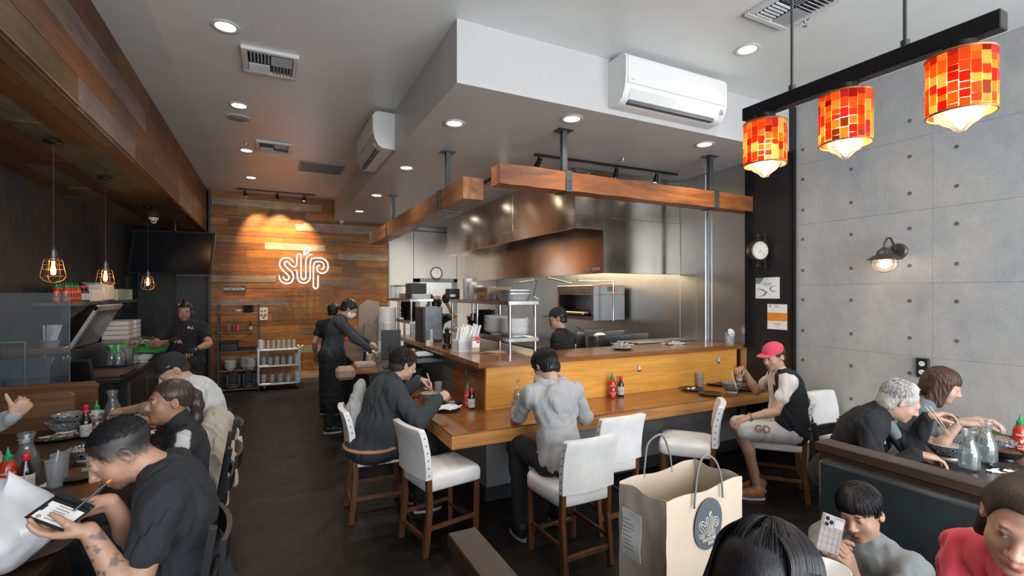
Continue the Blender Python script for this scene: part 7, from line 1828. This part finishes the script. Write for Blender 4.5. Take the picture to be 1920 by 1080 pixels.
# --- tattooed man writing on his bill (front left)
if want('tattoo'):
    def tat(F_, pr):
        for c_, up_ in (((.15, .11, .085), .0), ((.085, .065, .055), .016), ((.040, .034, .032), .034), ((.022, .02, .02), .052)):
            F_.fn(pr.hc, .15, pr.H, lambda x, y, z, u=up_: (np.interp(y, [-.12, -.05, .0, .05, .075], [-.062, -.045, -.005, .012, .066])+u*(y < .04)-z)*.8+jit(x, y, z)*.6, 0, c_, 'paint')
        w, e = pr.W['L'], pr.E['L']; d = (e-w).normalized(); a, b_, _ = frame_from(d); rr = random.Random(5); K = (.10, .085, .085)
        for i in range(80):
            t_ = .02+.20*rr.random(); q = rr.uniform(0, 6.28); c = w+d*t_+(a*math.cos(q)+b_*math.sin(q))*.034; F_.ell(c, [rr.uniform(.004, .016), rr.uniform(.003, .010), rr.uniform(.004, .020)], Matrix.Rotation(rr.uniform(0, 3), 3, 'X') @ Matrix.Rotation(rr.uniform(0, 3), 3, 'Y'), 0, rr.choice([K, (.16, .12, .11)]), 'paint')
    def jit(x, y, z): return .012*(np.sin(x*1900+y*2300)*np.sin(z*2100+x*900)+np.sin(y*1500-z*1700)*.6)
    def fade(x, y, z): line = np.interp(y, [-.12, -.05, .0, .05, .075], [-.060, -.045, -.005, .010, .066]); return (line-z)*.8+jit(x, y, z)*.5
    pr = person('person in a black tee with a tattooed forearm writing on a bill folder', J(226, 846, 1.78), 184, (0, 14), 60, 198, -33, 0, 1.04, 1.12, 1.1, skin=SK1, vox=.0035, top=NAVY, sleeve='short', bottom=JEAN,
        LH=J(166, 994, 1.54), RH=J(207, 940, 1.66), lpole=(.3, -.3, -1), rpole=(.2, .6, -1), lhand=dict(n=(.0, .1, .9), d=(-1, .05, .10), curl=(.22, .26, .3, .36), thumb=.9, s=.92, spread=.1), rhand=dict(n=(0, -.8, -.5), d=(-1, -.25, -.05), curl=(.5, .6, .75, .8), thumb=.9),
        extra=tat, folds=.007, stub=(.30, .165, .11), seed=2)
    short_strands(pr, 4500, -.0015, hairmat('stubble_hair', (.012, .012, .013), .7), L=.03, rad=.0007, front=1.0, sidel=1.25, back=1.55, out=.001)
    MB().ball(H_(pr, -.083, -.002, -.034), .0042, 10, 8).build('ear_stud', mat('stud', (.6, .6, .62), .15, metal=.9), pr.root, 60)
    c = J(112, 964, 1.53); t = thing('bill_folder', 'black bill folder with a receipt held by the tattooed man', 'folder', tuple(c))
    ex = (J(137, 968, 1.50)-J(78, 946, 1.50)).normalized(); ey = Vector((-ex.y, ex.x, .35)).normalized(); nz = ex.cross(ey).normalized(); ey = nz.cross(ex); M = Matrix((ex, ey, nz)).transposed().to_4x4(); M.translation = c+ex*-.005
    m = MB(); m.M = M; m.box((-.065, -.045, -.004), (.065, .045, 0), .003).box((-.065, .045, -.004), (.065, .062, .008), .003).build('cover', BLK, t)
    m = MB(); m.M = M; m.box((-.052, -.036, 0), (.058, .030, .0015)).build('receipt', PAPER, t); m = MB(); m.M = M
    for i in range(6): m.box((-.02, -.028+i*.010, .0015), (.02+.004*(i % 3), -.026+i*.010, .0019))
    m.build('receipt_lines', INK, t)
    m = MB(); m.M = M; m.box((-.06, -.01, .0), (-.045, .012, .007), .002).build('clip', BLK, t)
    p0, p1 = J(139, 957, 1.55), J(201, 905, 1.60); t = thing('pen', 'dark metallic pen in the writing hand of the tattooed man', 'pen', tuple(p0)); MB().cyl(p0, p1, .0042, n=12).build('barrel', mat('pen_metal', (.12, .13, .15), .25, metal=.8), t, 60); MB().cyl(p1, p1+(p1-p0).normalized()*.014, .0055, n=12).build('orange_end', mat('pen_orange', (.7, .2, .03), .4), t, 60)
# --- ponytailed woman
if want('pony'):
    def pony(F_, T, H, s, pr):
        P = [(0, -.100, .045), (0, -.125, .02), (.0, -.135, -.04), (0, -.130, -.12), (0, -.125, -.22), (0, -.12, -.32)]
        for i in range(5): F_.cap(T(*P[i]), T(*P[i+1]), (.016, .026, .030, .028, .022)[i], (.026, .030, .028, .022, .010)[i], .02)
        F_.folds(.002, .015, 8, (1, 1, .15))
    def strp(F_, pr):
        S0, E0 = pr.S['L'], pr.E['L']; d = (E0-S0).normalized(); o = Vector((.15, -.95, .3)); o = (o-d*o.dot(d)).normalized(); t_ = d.cross(o); I3 = Matrix.Identity(3)
        F_.fn(S0, .45, I3, lambda x, y, z: np.where((x*o.x+y*o.y+z*o.z > -.02)&(x*d.x+y*d.y+z*d.z > -.13)&(x*d.x+y*d.y+z*d.z < .27), np.abs(x*t_.x+y*t_.y+z*t_.z)-.030, 1.0), 0, (.55, .55, .55), 'paint')
    pr = person('person with a long ponytail in a black track jacket with a white sleeve stripe', J(318, 752, 2.55), 186, (2, 8), 20, 200, 2, 0, .95, .95, 1, skin=SK2, vox=.004, top=attr_mat('jacket_cloth', .8, var=.05), sleeve='long', bottom=JEAN, hair=add_hair(hair_shell(.006, .072, -.03, .0), pony), hairm=hairmat('streaked_hair', (.05, .035, .03), .35), LH=J(280, 862, 2.5), RH=J(270, 840, 2.75), gaze='open', seed=5, topaint=((.016, .020, .024), strp))
    part_blob(pr, 'jacket_collar', NAVY, lambda F_: F_.cap(pr.N+Zv*.005, pr.N+(pr.hc-pr.N)*.38, .066, .060, .02), .004, rad=.2)
# --- man in black cap and white tee
if want('captee'):
    pr = person('person in a black cap and white tee reaching for a carafe', J(324, 694, 3.6), 184, (8, 30), 50, 202, -32, 0, 1.03, 1.12, 1, skin=SK4, vox=.0045, top=WTEE, sleeve='short', bottom=JEAN, LH=J(228, 771, 3.55), RH=J(250, 790, 3.7), lpole=(.2, -.1, -1), lhand=dict(n=(0, .3, -.9), curl=.45), cap=CAPB, hair=hair_shell(.002, .06, -.05, -.01), hairm=DBROWN, seed=7)
    g = text_mesh('NE', .016, .0006, Matrix.Identity(4), 'cap_mark', WTEE)
    n = pr.H @ Vector((-1, .25, .2)); p = H_(pr, -.084, .02, .058); g.data.transform(face_cam(p-pr.off+n*.004, n, pr.H @ Vector((0, 0, 1)))); g.parent = pr.root
# --- person with the thumb up at the left edge
if want('thumb'):
    pr = person('person in a pale grey sweatshirt at the left edge giving a thumbs-up', J(-58, 742, 3.05), 20, (4, 10), 20, 15, 0, 0, 1, 1.05, 1, skin=SK3, vox=.0045, top=HOOD, sleeve='long', bottom=JEAN, hair=hair_shell(.010), LH=J(-10, 860, 2.9), RH=J(36, 776, 2.75), rpole=(-.2, -.3, -1), rhand=dict(d=(.55, .1, .75), n=(-.5, .9, .2), curl=(.95, 1, 1, 1), thumb=.1, point=(-.35, -.1, .9)), seed=9)
# --- woman behind the left counter
if want('staff'):
    fr = lambda F_, T, H, s, pr: [F_.cap(T(x*.070, .045, .045), T(x*.074, .050, -.09), .010, .006, .01) for x in (-1, 1)]+[F_.ell(T(0, -.04, .135), [.035]*3, H, .02)]
    pr = person('person in a black tee with a round badge working behind the left counter', J(346, 584, 6.2), -96, (0, 6), 12, -86, -6, 0, 1.0, 1.22, 1.1, sit=False, skin=(.34, .19, .13), vox=.006, top=BLKC, sleeve='short', bottom=BLKC, apron=True, gaze='open', hair=add_hair(hair_shell(.010, .055, -.09, -.03, fringe=.056), fr), LH=J(366, 656, 5.95), RH=J(318, 640, 5.95), lpole=(1, .5, -.5), rpole=(-1, .5, -.5), seed=11)
    MB().cyl(J(354, 614, 6.06), J(354, 614, 6.04), .017, n=16).build('badge', mat('badge_orange', (.6, .25, .15), .5), pr.root, 60)
    m = MB(); [m.bar(J(u0, v0, 6.05), J(u1, v1, 6.05), .006) for u0, v0, u1, v1 in ((362, 611, 358, 618), (358, 615, 363, 617))]; m.build('shirt_print', WTEE, pr.root)
    w = pr.W['L']; d = (pr.W['L']-pr.E['L']).normalized(); MB().cyl(w-d*.03, w-d*.005, .034, n=16).build('wrist_watch', BLK, pr.root, 60)
    for k_ in 'LR': part_blob(pr, 'black_glove', BLKC, lambda F_: (F_.ell(pr.W[k_]+(pr.W[k_]-pr.E[k_]).normalized()*.07, [.055, .055, .04], None, .01),), .006, rad=.15, c=pr.W[k_])
# --- masked waiter and colleague
if want('waiter'):
    for kk, (hd, yw, lb, mk) in enumerate(((J(655, 579, 6.4), -6, 'person in black with a white face mask and apron at the waiter station', WPL), (J(626, 583, 7.3), 60, 'person in a black tee standing behind the masked waiter', None))):
        pr = person(lb, hd, yw, (6, 22) if mk else (2, 10), 45 if mk else 15, yw, -32 if mk else -5, 0, 1.0, 1.0, 1, sit=False, skin=SK4, vox=.006, top=BLKC if not mk else CHAR, sleeve='long' if mk else 'short', bottom=BLKC, apron=True, mask=mk, hair=hair_shell(.014 if mk else .008, .06, -.07, -.01, lump=.003), LH=J(712, 655, 6.4) if mk else None, RH=J(700, 660, 6.2) if mk else J(622, 690, 7.0), lpole=(0, .2, -1), rpole=(0, -.2, -1), seed=13+kk)
        if mk:
            m = MB()
            for x in (-1, 1): m.tube([H_(pr, x*.031+.02*math.cos(q), .100, .004+.015*math.sin(q)) for q in np.linspace(0, 6.28, 17)[:-1]], .0016, 6, closed=True).tube([H_(pr, x*.052, .098, .006), H_(pr, x*.078, .02, .004)], .0016, 6)
            m.build('glasses', BLK, pr.root, 60)
# --- cooks
if want('cooks'):
    pr = person('person in black with a raised bare forearm beyond the drink dispenser', J(818, 572, 7.7), 40, (0, 8), 20, 40, -10, 0, 1.0, 1.05, 1, sit=False, skin=(.40, .20, .11), vox=.007, top=BLKC, sleeve='short', bottom=BLKC, hair=hair_shell(.012), RH=J(836, 566, 7.4), LH=J(806, 566, 7.5), rpole=(.5, -.3, -1), lpole=(-.5, 0, -1), seed=16)
    for k_ in 'LR': part_blob(pr, 'black_glove', BLKC, lambda F_: F_.ell(pr.W[k_]+Zv*.05, [.06, .06, .08], None, .01), .007, rad=.2, c=pr.W[k_])
    pr = person('person in a black cap and printed black tee cooking at the range', J(1045, 597, 5.35), 128, (2, 8), 18, 150, -8, 0, .98, 1.0, 1, sit=False, skin=SK1, vox=.0055, top=BLKC, sleeve='short', bottom=BLKC, cap=CAPB, hair=hair_shell(.006, .06, -.06, -.01), LH=J(1020, 690, 5.5), RH=J(1062, 690, 5.6), seed=17)
    nb = (pr.r*0-pr.f+pr.r*.25).normalized(); c = pr.N-Zv*.20-pr.f*.14+pr.r*.02
    for i, tx in enumerate(('SOUP', '麺', '汁', 'BAR')): text_mesh(tx if ord(tx[0]) < 200 else ('NOO', 'DLE')[i-1], .055, .0008, face_cam(c-Zv*(.055*i-.06)+nb*.012, nb), 'shirt_print', WTEE, pr.root, bold=.0015)
# --- man in dark pullover at the bar
if want('pullover'):
    def col(F_, pr): F_.cap(pr.N-Zv*.0, pr.N+(pr.hc-pr.N)*.36, .068, .062, .02)
    pr = person('person in a charcoal pullover eating with chopsticks at the corner of the bar', J(757, 684, 4.0), 2, (8, 24), 42, 8, -20, 0, 1.04, 1.25, 1.2, skin=SK3, vox=.0042, top=CHAR, sleeve='long', bottom=JEAN, collar=col, hair=hair_shell(.011, .064, -.065, -.015, lump=.003), hairm=DBROWN, RH=J(823, 748, 3.95), LH=J(786, 712, 4.32), rpole=(-.1, -.5, -1), lpole=(0, .6, -.7), rhand=dict(d=(.8, .2, .35), n=(-.3, .4, -.8), curl=(.95, 1, 1, 1), thumb=.9), lhand=dict(d=(.8, -.35, -.3), n=(-.2, -.6, -.7), curl=(.45, .5, .7, .8), thumb=.8), stub=(.33, .22, .17), knees=((.40, .05, 0), (.40, .05, 0)), seed=19)
    short_strands(pr, 1300, .011, DBROWN, L=.3, rad=.0018, front=.95, back=1.95, out=.008)
    sticks(J(801, 700, 4.22), J(812, 738, 4.22), 'pale chopsticks in the hand of the man in the pullover', gap=.012)
    part_blob(pr, 'tan_hem', mat('tan_leather', (.45, .24, .10), .6), lambda F_: (F_.ell(pr.P+Zv*.02, [.205*1.25, .165*1.4, .035], pr.Bp, .01),), .006, rad=.42, c=pr.P)
# --- grey hoodie
if want('hoodie'):
    def hd(F_, pr):
        up = pr.dr(pr.lean[1]); q = lambda a: pr.N+up*(.035-.02*math.cos(a))+pr.f*.02+(-pr.f*math.cos(a)*.088+pr.r*math.sin(a)*.092)
        F_.ell(pr.N-pr.f*.115-up*.055, [.110, .050, .105], pr.Bt, .03)
        for i in range(14): a, b_ = i*math.pi/7, (i+1)*math.pi/7; F_.cap(q(a), q(b_), .026+.014*(1+math.cos(a))/2, .026+.014*(1+math.cos(b_))/2, .018)
    pr = person('person in a grey hoodie bent over the bar with the back to the viewer', J(1022, 688, 3.60), 88, (8, 20), 42, 104, -42, 8, 1.02, 1.0, 1, skin=SK3, vox=.0042, top=HOOD, sleeve='long', bottom=JEAN, collar=hd, hair=hair_shell(.017, .05, -.085, -.03, lump=.003), LH=J(968, 770, 3.88), RH=J(1072, 752, 3.95), lpole=(-.55, -.3, -.9), rpole=(.45, -.3, -1), knees=((.42, .04, 0), (.42, .04, 0)), feet=((.24, .10), (.30, .08)), shoes=(SHOEB, SOLE), seed=21)
    short_strands(pr, 1300, .016, BLACKHAIR, L=.5, rad=.0016, front=1.0, sidel=1.6, back=2.05, out=.004)
    m = MB().tube([H_(pr, -.08, .02, .006), H_(pr, -.066, .098, .004), H_(pr, -.02, .112, .0)], .0016, 6); m.build('glasses', BLK, pr.root, 60)
# --- pink cap
if want('pink'):
    pr = person('person in a pink cap, black vest and white shorts at the right bar end', J(1450, 668, 4.28), 141, (2, 10), 24, 176, -16, 0, .99, 1.02, 1.05, skin=SK4, vox=.0042, top=CREAM, sleeve='short', bottom=SHORT, legs='short', cap=CAPP, hair=hair_shell(.008, .06, -.06, -.01), hairm=DBROWN, LH=J(1402, 783, 4.02), RH=J(1392, 690, 4.68), lpole=(.3, -.3, -1), rpole=(.2, .6, -1), lhand=dict(n=(0, 0, -1), d=(-.9, .2, -.2), curl=.25), rhand=dict(d=(-.9, -.1, -.15), n=(0, -.2, -1), curl=(.5, .55, .7, .8), thumb=.8), knees=((.41, .03, 0), (.41, .03, 0)), feet=((.28, .02), (.22, -.02)), shoes=(TAN, SOLE), seed=23)
    def vest(F_):
        for k_ in 'LR':
            S0 = pr.S[k_]; sg = -1 if k_ == 'L' else 1
            F_.cap(pr.N+pr.r*.05*sg-Zv*.02, S0.lerp(pr.N, .35), .062, .070, .03)
            F_.ell(pr.M.lerp(pr.N, .42)+pr.r*.085*sg-pr.f*.02, [.105, .128, .21], pr.Bt, .04); F_.ell(pr.P.lerp(pr.M, .4)+pr.r*.09*sg-pr.f*.02, [.105, .15, .22], pr.Bt, .04)
        F_.ell(pr.M-pr.f*.03, [.165, .12, .30], pr.Bt, .04)
        F_.cap(pr.P+pr.f*.16-Zv*.2, pr.N+pr.f*.19, .085, .075, .01, None, 'sub')
        for k_ in 'LR': d_ = (pr.E[k_]-pr.S[k_]).normalized(); F_.cap(pr.S[k_]+d_*.03+pr.r*(.03 if k_ == 'R' else -.03), pr.E[k_], .068, .06, .01, None, 'sub')
    part_blob(pr, 'black_vest', BLKC, vest, .005, .006, rad=.55, c=pr.M)
    w = pr.W['L']; d = (w-pr.E['L']).normalized(); a, b_, _ = frame_from(d); MB().tube([w-d*.02+(a*math.cos(q)+b_*math.sin(q))*.034 for q in np.linspace(0, 6.28, 21)[:-1]], .004, 6, closed=True).build('bracelet', mat('gold', (.6, .35, .15), .3, metal=.8), pr.root, 60)
    text_mesh('GO', .085, .001, face_cam(pr.hipL.lerp(pr.kL, .70)+Vector((-.03, -.085, .045)), (-.35, -.8, .5), (.2, .2, .9)), 'shorts_lettering', mat('letter_brown', (.28, .12, .08), .6), pr.root, bold=.003)
    sticks(J(1372, 698, 4.60), J(1381, 729, 4.55), 'chopsticks held over the bowl by the pink-capped man', gap=.006)
# --- elderly couple
if want('couple'):
    def oldhair(F_, T, H, s, pr):
        hair_shell(.013, .075, -.085, -.03, lump=.0015)(F_, T, H, s, pr); F_.ell(T(0, .080, .070), [.052, .080, .080], H, .02, None, 'sub')
    def shc(F_, pr): F_.cap(pr.N, pr.N+(pr.hc-pr.N)*.30, .070, .072, .02)
    pr = person('person with white hair in a black jacket eating with chopsticks', J(1688, 752, 2.92), -66, (16, 34), 55, -48, -28, 0, .98, 1.08, 1.05, skin=(.50, .31, .23), vox=.0038, top=BLKC, sleeve='long', bottom=JEAN, collar=shc, hair=oldhair, hairm=GREYHAIR, browc=(.4, .36, .32), LH=J(1738, 782, 2.95), RH=J(1722, 852, 2.68), lpole=(.3, .2, -1), rpole=(-.6, -.1, -1), lhand=dict(d=(.55, -.6, .25), n=(-.2, -.4, -.8), curl=(.4, .45, .6, .8), thumb=.8), rhand=dict(d=(.6, -.5, -.1), n=(0, 0, -1), curl=.3), seed=25)
    short_strands(pr, 2200, .012, hairmat('white_hair_strands', (.85, .83, .80), .6), L=.5, rad=.0011, front=.55, sidel=1.5, back=2.0, out=.003)
    part_blob(pr, 'shirt_collar', BLUES, lambda F_: F_.cap(pr.N+pr.f*.035+Zv*.01, pr.N+pr.f*.095-Zv*.10, .040, .030, .02), .004, rad=.3)
    sticks(J(1739, 762, 2.88), J(1781, 816, 2.72), 'pale chopsticks held by the white-haired man', gap=.014)
    def bob(F_, T, H, s, pr):
        hair_shell(.014, .060, -.09, -.05, fringe=.030)(F_, T, H, s, pr)
        for x in (-1, 1):
            for y in (-.05, -.015, .015): F_.cap(T(x*.070, y, .03), T(x*.074, y+.01, -.135-.03*(y < 0)), .026, .018, .02)
        F_.cap(T(0, -.08, .0), T(0, -.085, -.14), .045, .030, .03)
        F_.folds(.003, .02, 6, (1, 1, .15))
    pr = person('person with shoulder-length brown hair and grey shirt beside the concrete wall', J(1768, 722, 3.30), -70, (6, 18), 35, -62, -22, 0, .95, .95, 1, skin=(.52, .34, .26), vox=.004, top=BLUES, sleeve='short', bottom=JEAN, hair=bob, hairm=BROWNHAIR, browc=(.10, .06, .04), LH=J(1830, 786, 3.05), RH=J(1800, 792, 3.02), lpole=(.3, .3, -1), rpole=(-.4, .1, -1), rhand=dict(d=(.55, -.75, .2), n=(.3, .2, -.9), curl=(.4, .5, .6, .7), thumb=.7), lhand=dict(d=(.3, -.9, .0), n=(0, 0, -1), curl=.4), seed=27)
    sticks(J(1776, 786, 3.05), J(1856, 789, 2.75), 'white chopsticks held level by the brown-haired woman', m_=CHINA, gap=.010)
# --- boy with phone
if want('boy'):
    pr = person('person, a boy in a grey tee over black sleeves, looking at a phone', J(1612, 960, 1.90), 186, (2, 10), 22, 188, -14, 8, .86, .92, 1, skin=(.48, .29, .20), vox=.003, top=GREYT, sleeve='short', bottom=JEAN, LH=J(1600, 1084, 1.62), RH=J(1560, 1066, 1.72), lpole=(.3, -.3, -1), rpole=(-.2, .5, -1), lhand=dict(d=(-.25, .12, .95), n=(-.2, .9, 0), curl=(.42, .46, .5, .55), thumb=.5), rhand=dict(d=(-.1, -.1, .95), n=(.3, -.9, 0), curl=.4), seed=29,
        hair=hair_shell(.010, .05, -.08, -.020, fringe=.022))
    rr = random.Random(4); P = []
    for i in range(700):
        a = rr.uniform(-math.pi, math.pi); fr = abs(a) < 1.15; L = (1.68 if fr else 1.85)*rr.uniform(.9, 1.04); q = []
        for k in range(9):
            t_ = .02+L*k/8; rx, ry, rz = .076+.012, .094+.012, .080+.012; q.append(H_(pr, rx*math.sin(a)*math.sin(t_)+.004*math.sin(k+i), -.018+ry*math.cos(a)*math.sin(t_), .037+rz*math.cos(t_)-max(0, t_-1.5)*.02))
        P.append(q)
    strand_hair(pr, 'hair_strands', BLACKHAIR, P, .0013)
    part_blob(pr, 'black_undersleeve', BLKC, lambda F_: [F_.cap(pr.S[k].lerp(pr.E[k], .45), pr.E[k], .040, .036, .02) and F_.cap(pr.E[k], pr.E[k].lerp(pr.W[k], .78), .037, .030, .02) for k in 'LR'], .004, rad=.45, c=pr.N)
    c = J(1559, 990, 1.60); ex = (J(1576, 996, 1.60)-J(1541, 983, 1.60)).normalized(); nz = (-c+Vector((-.25, .1, 1.85))).normalized(); ey = nz.cross(ex).normalized(); nz = ex.cross(ey); M = Matrix((ex, ey, nz)).transposed().to_4x4(); M.translation = c
    t = thing('smartphone', 'grey smartphone in a grid-patterned case held up by the boy', 'phone', tuple(c))
    m = MB(); m.M = M; m.box((-.039, -.078, -.005), (.039, .040, .005), .004).build('case', mat('phone_case', (.36, .34, .32), .25, var=.1), t)
    m = MB(); m.M = M
    for i in range(5): m.box((-.036, -.07+i*.02, .0048), (.036, -.069+i*.02, .0054))
    for i in range(4): m.box((-.027+i*.018, -.074, .0048), (-.026+i*.018, .036, .0054))
    m.build('grid_pattern', mat('phone_grid', (.12, .12, .12), .4), t); m = MB(); m.M = M; m.box((-.034, -.002, .005), (-.001, .036, .0075), .0012).build('camera_bump', mat('phone_bump', (.42, .42, .42), .25), t)
    for x, y in ((-.025, .026), (-.025, .008), (-.010, .017)): m = MB(); m.M = M; m.cyl((x, y, .007), (x, y, .0090), .0068, n=20).build('camera_lens', BLK, t, 50)
    m = MB(); m.M = M; m.box((.004, .004, .005), (.034, .030, .0056)).build('white_card', mat('pale_card2', (.5, .5, .5), .5), t)
# --- long black hair, foreground
if want('longhair'):
    def lh(F_, T, H, s, pr):
        hair_shell(.014, .06, -.10, -.06)(F_, T, H, s, pr)
        for x in (-1, 1):
            for y in (-.06, -.02, .02): F_.cap(T(x*.068, y, .0), T(x*.095, y*1.2, -.30), .034, .040, .04)
        F_.cap(T(0, -.085, .02), T(0, -.12, -.34), .050, .055, .05)
    pr = person('person with long straight black hair seen from behind in the foreground', J(1446, 1088, .98), 8, (4, 12), 22, 8, -22, 0, .88, .95, 1, skin=SK3, vox=.0035, top=BLUES, sleeve='long', bottom=JEAN, hair=lh, LH=Vector((1.22, .72, .80)), RH=Vector((1.22, .45, .80)), seed=31)
    rr = random.Random(3); P = []
    for i in range(1800):
        y0 = rr.uniform(-.075, .055); sd = rr.choice((-1, 1)); a = sd*rr.uniform(.12, 1.0)*1.0; q = []; back = rr.random() < .42; off_ = rr.uniform(.0, .006)
        for k in range(15):
            t_ = k/14; th = min(t_*3.1, 1.65); rx, ry, rz = .0915+off_, .1095+off_, .0955+off_
            if back: az = math.pi-a*1.3; x, y, z = rx*math.sin(th)*math.sin(az)*.95, -.018+y0*.4*math.cos(th)+ry*math.sin(th)*math.cos(az), .037+rz*math.cos(th)
            else: x, y, z = sd*rx*math.sin(th)*(1-.15*abs(y0*10)), -.018+y0*(1+.25*math.sin(th)), .037+rz*math.cos(th)*math.sqrt(max(0, 1-(y0/.115)**2))
            dn = max(0, t_-.52); q.append(H_(pr, x*(1+.9*dn), y-dn*.05, z-dn*.66))
        P.append(q)
    strand_hair(pr, 'hair_strands', hairmat('black_hair_gloss', (.016, .015, .017), .28), P, .0011)
    bowl(J(1548, 1116, 1.22), 'white china bowl lifted at the mouth of the long-haired diner', .055, .07, CHINA, 'white_bowl')
# --- woman in pink at the right edge
if want('pinkw'):
    def lh2(F_, T, H, s, pr):
        hair_shell(.010, .078, -.09, -.04)(F_, T, H, s, pr); F_.cap(T(-.070, -.03, .03), T(-.078, -.05, -.10), .020, .016, .02); F_.cap(T(.070, -.03, .03), T(.078, -.05, -.10), .020, .016, .02)
    pr = person('person in a pink top cut off by the right edge, face turned down', J(1925, 985, 1.16), 172, (14, 30), 38, 188, -14, -12, .96, .95, 1, skin=(.50, .28, .20), vox=.003, top=PINK, sleeve='long', bottom=JEAN, hair=lh2, hairm=DBROWN, gaze='open', LH=Vector((1.35, .25, .80)), RH=Vector((1.40, .62, .80)), folds=.012, seed=33)
# --- coat and bag on the chairs
if want('coat'):
    P0 = [J(372, 770, 3.35), J(392, 765, 3.4), J(418, 775, 3.55), J(432, 790, 3.65)]
    def coatf(F_):
        top = J(402, 782, 3.45)
        for (u0, v0, d0, r0, u1, v1, d1, r1) in ((404, 778, 3.5, .06, 406, 860, 3.3, .075), (406, 860, 3.3, .075, 398, 940, 3.2, .04), (424, 785, 3.55, .05, 432, 850, 3.42, .055), (432, 850, 3.42, .055, 436, 905, 3.4, .03), (392, 800, 3.4, .05, 388, 880, 3.25, .055), (428, 850, 3.4, .05, 418, 940, 3.25, .035)): F_.cap(J(u0, v0, d0), J(u1, v1, d1), r0, r1, .04)
    c = J(402, 860, 3.4); F_ = Field(c-Vector((.35, .35, .45)), c+Vector((.35, .35, .45)), .005); coatf(F_); F_.folds(.010, .10, 6, (1, 1, .25))
    o = F_.mesh('beige_coat', COAT, None, 2, c); o.location = c; tag(o, 'beige coat hanging over the back of a black chair', 'coat')
    c = J(368, 1020, 2.15); F_ = Field(c-Vector((.3, .3, .3)), c+Vector((.3, .3, .3)), .005); F_.ell(c, [.085, .13, .17], None, .02); F_.ell(c+Vector((.05, -.02, -.05)), [.07, .10, .10], None, .03); F_.folds(.006, .09, 2)
    o = F_.mesh('black_backpack', BLKC, None, 2, c); o.location = c; tag(o, 'black backpack hanging from the tattooed man\'s chair', 'bag')
    MB().tube([c+Vector((.0, -.08, .12)), c+Vector((-.02, -.05, .20)), c+Vector((-.04, .03, .20)), c+Vector((-.0, .08, .12))], .008, 8).build('strap', BLKC, o, 60)
    # grey coat on the pullover man's chair
    c = J(668, 745, 3.95); F_ = Field(c-Vector((.3, .3, .35)), c+Vector((.3, .3, .35)), .006); F_.cap(J(676, 722, 4.15), J(664, 770, 3.9), .05, .06, .05); F_.cap(J(664, 770, 3.9), J(663, 800, 3.85), .06, .05, .04); F_.folds(.008, .06, 4, (1, 1, .5))
    o = F_.mesh('grey_jacket', cloth_m('pale_grey_jacket', (.33, .34, .34)), None, 2, c); o.location = c; tag(o, 'pale grey jacket over the chair behind the man in the pullover', 'jacket')
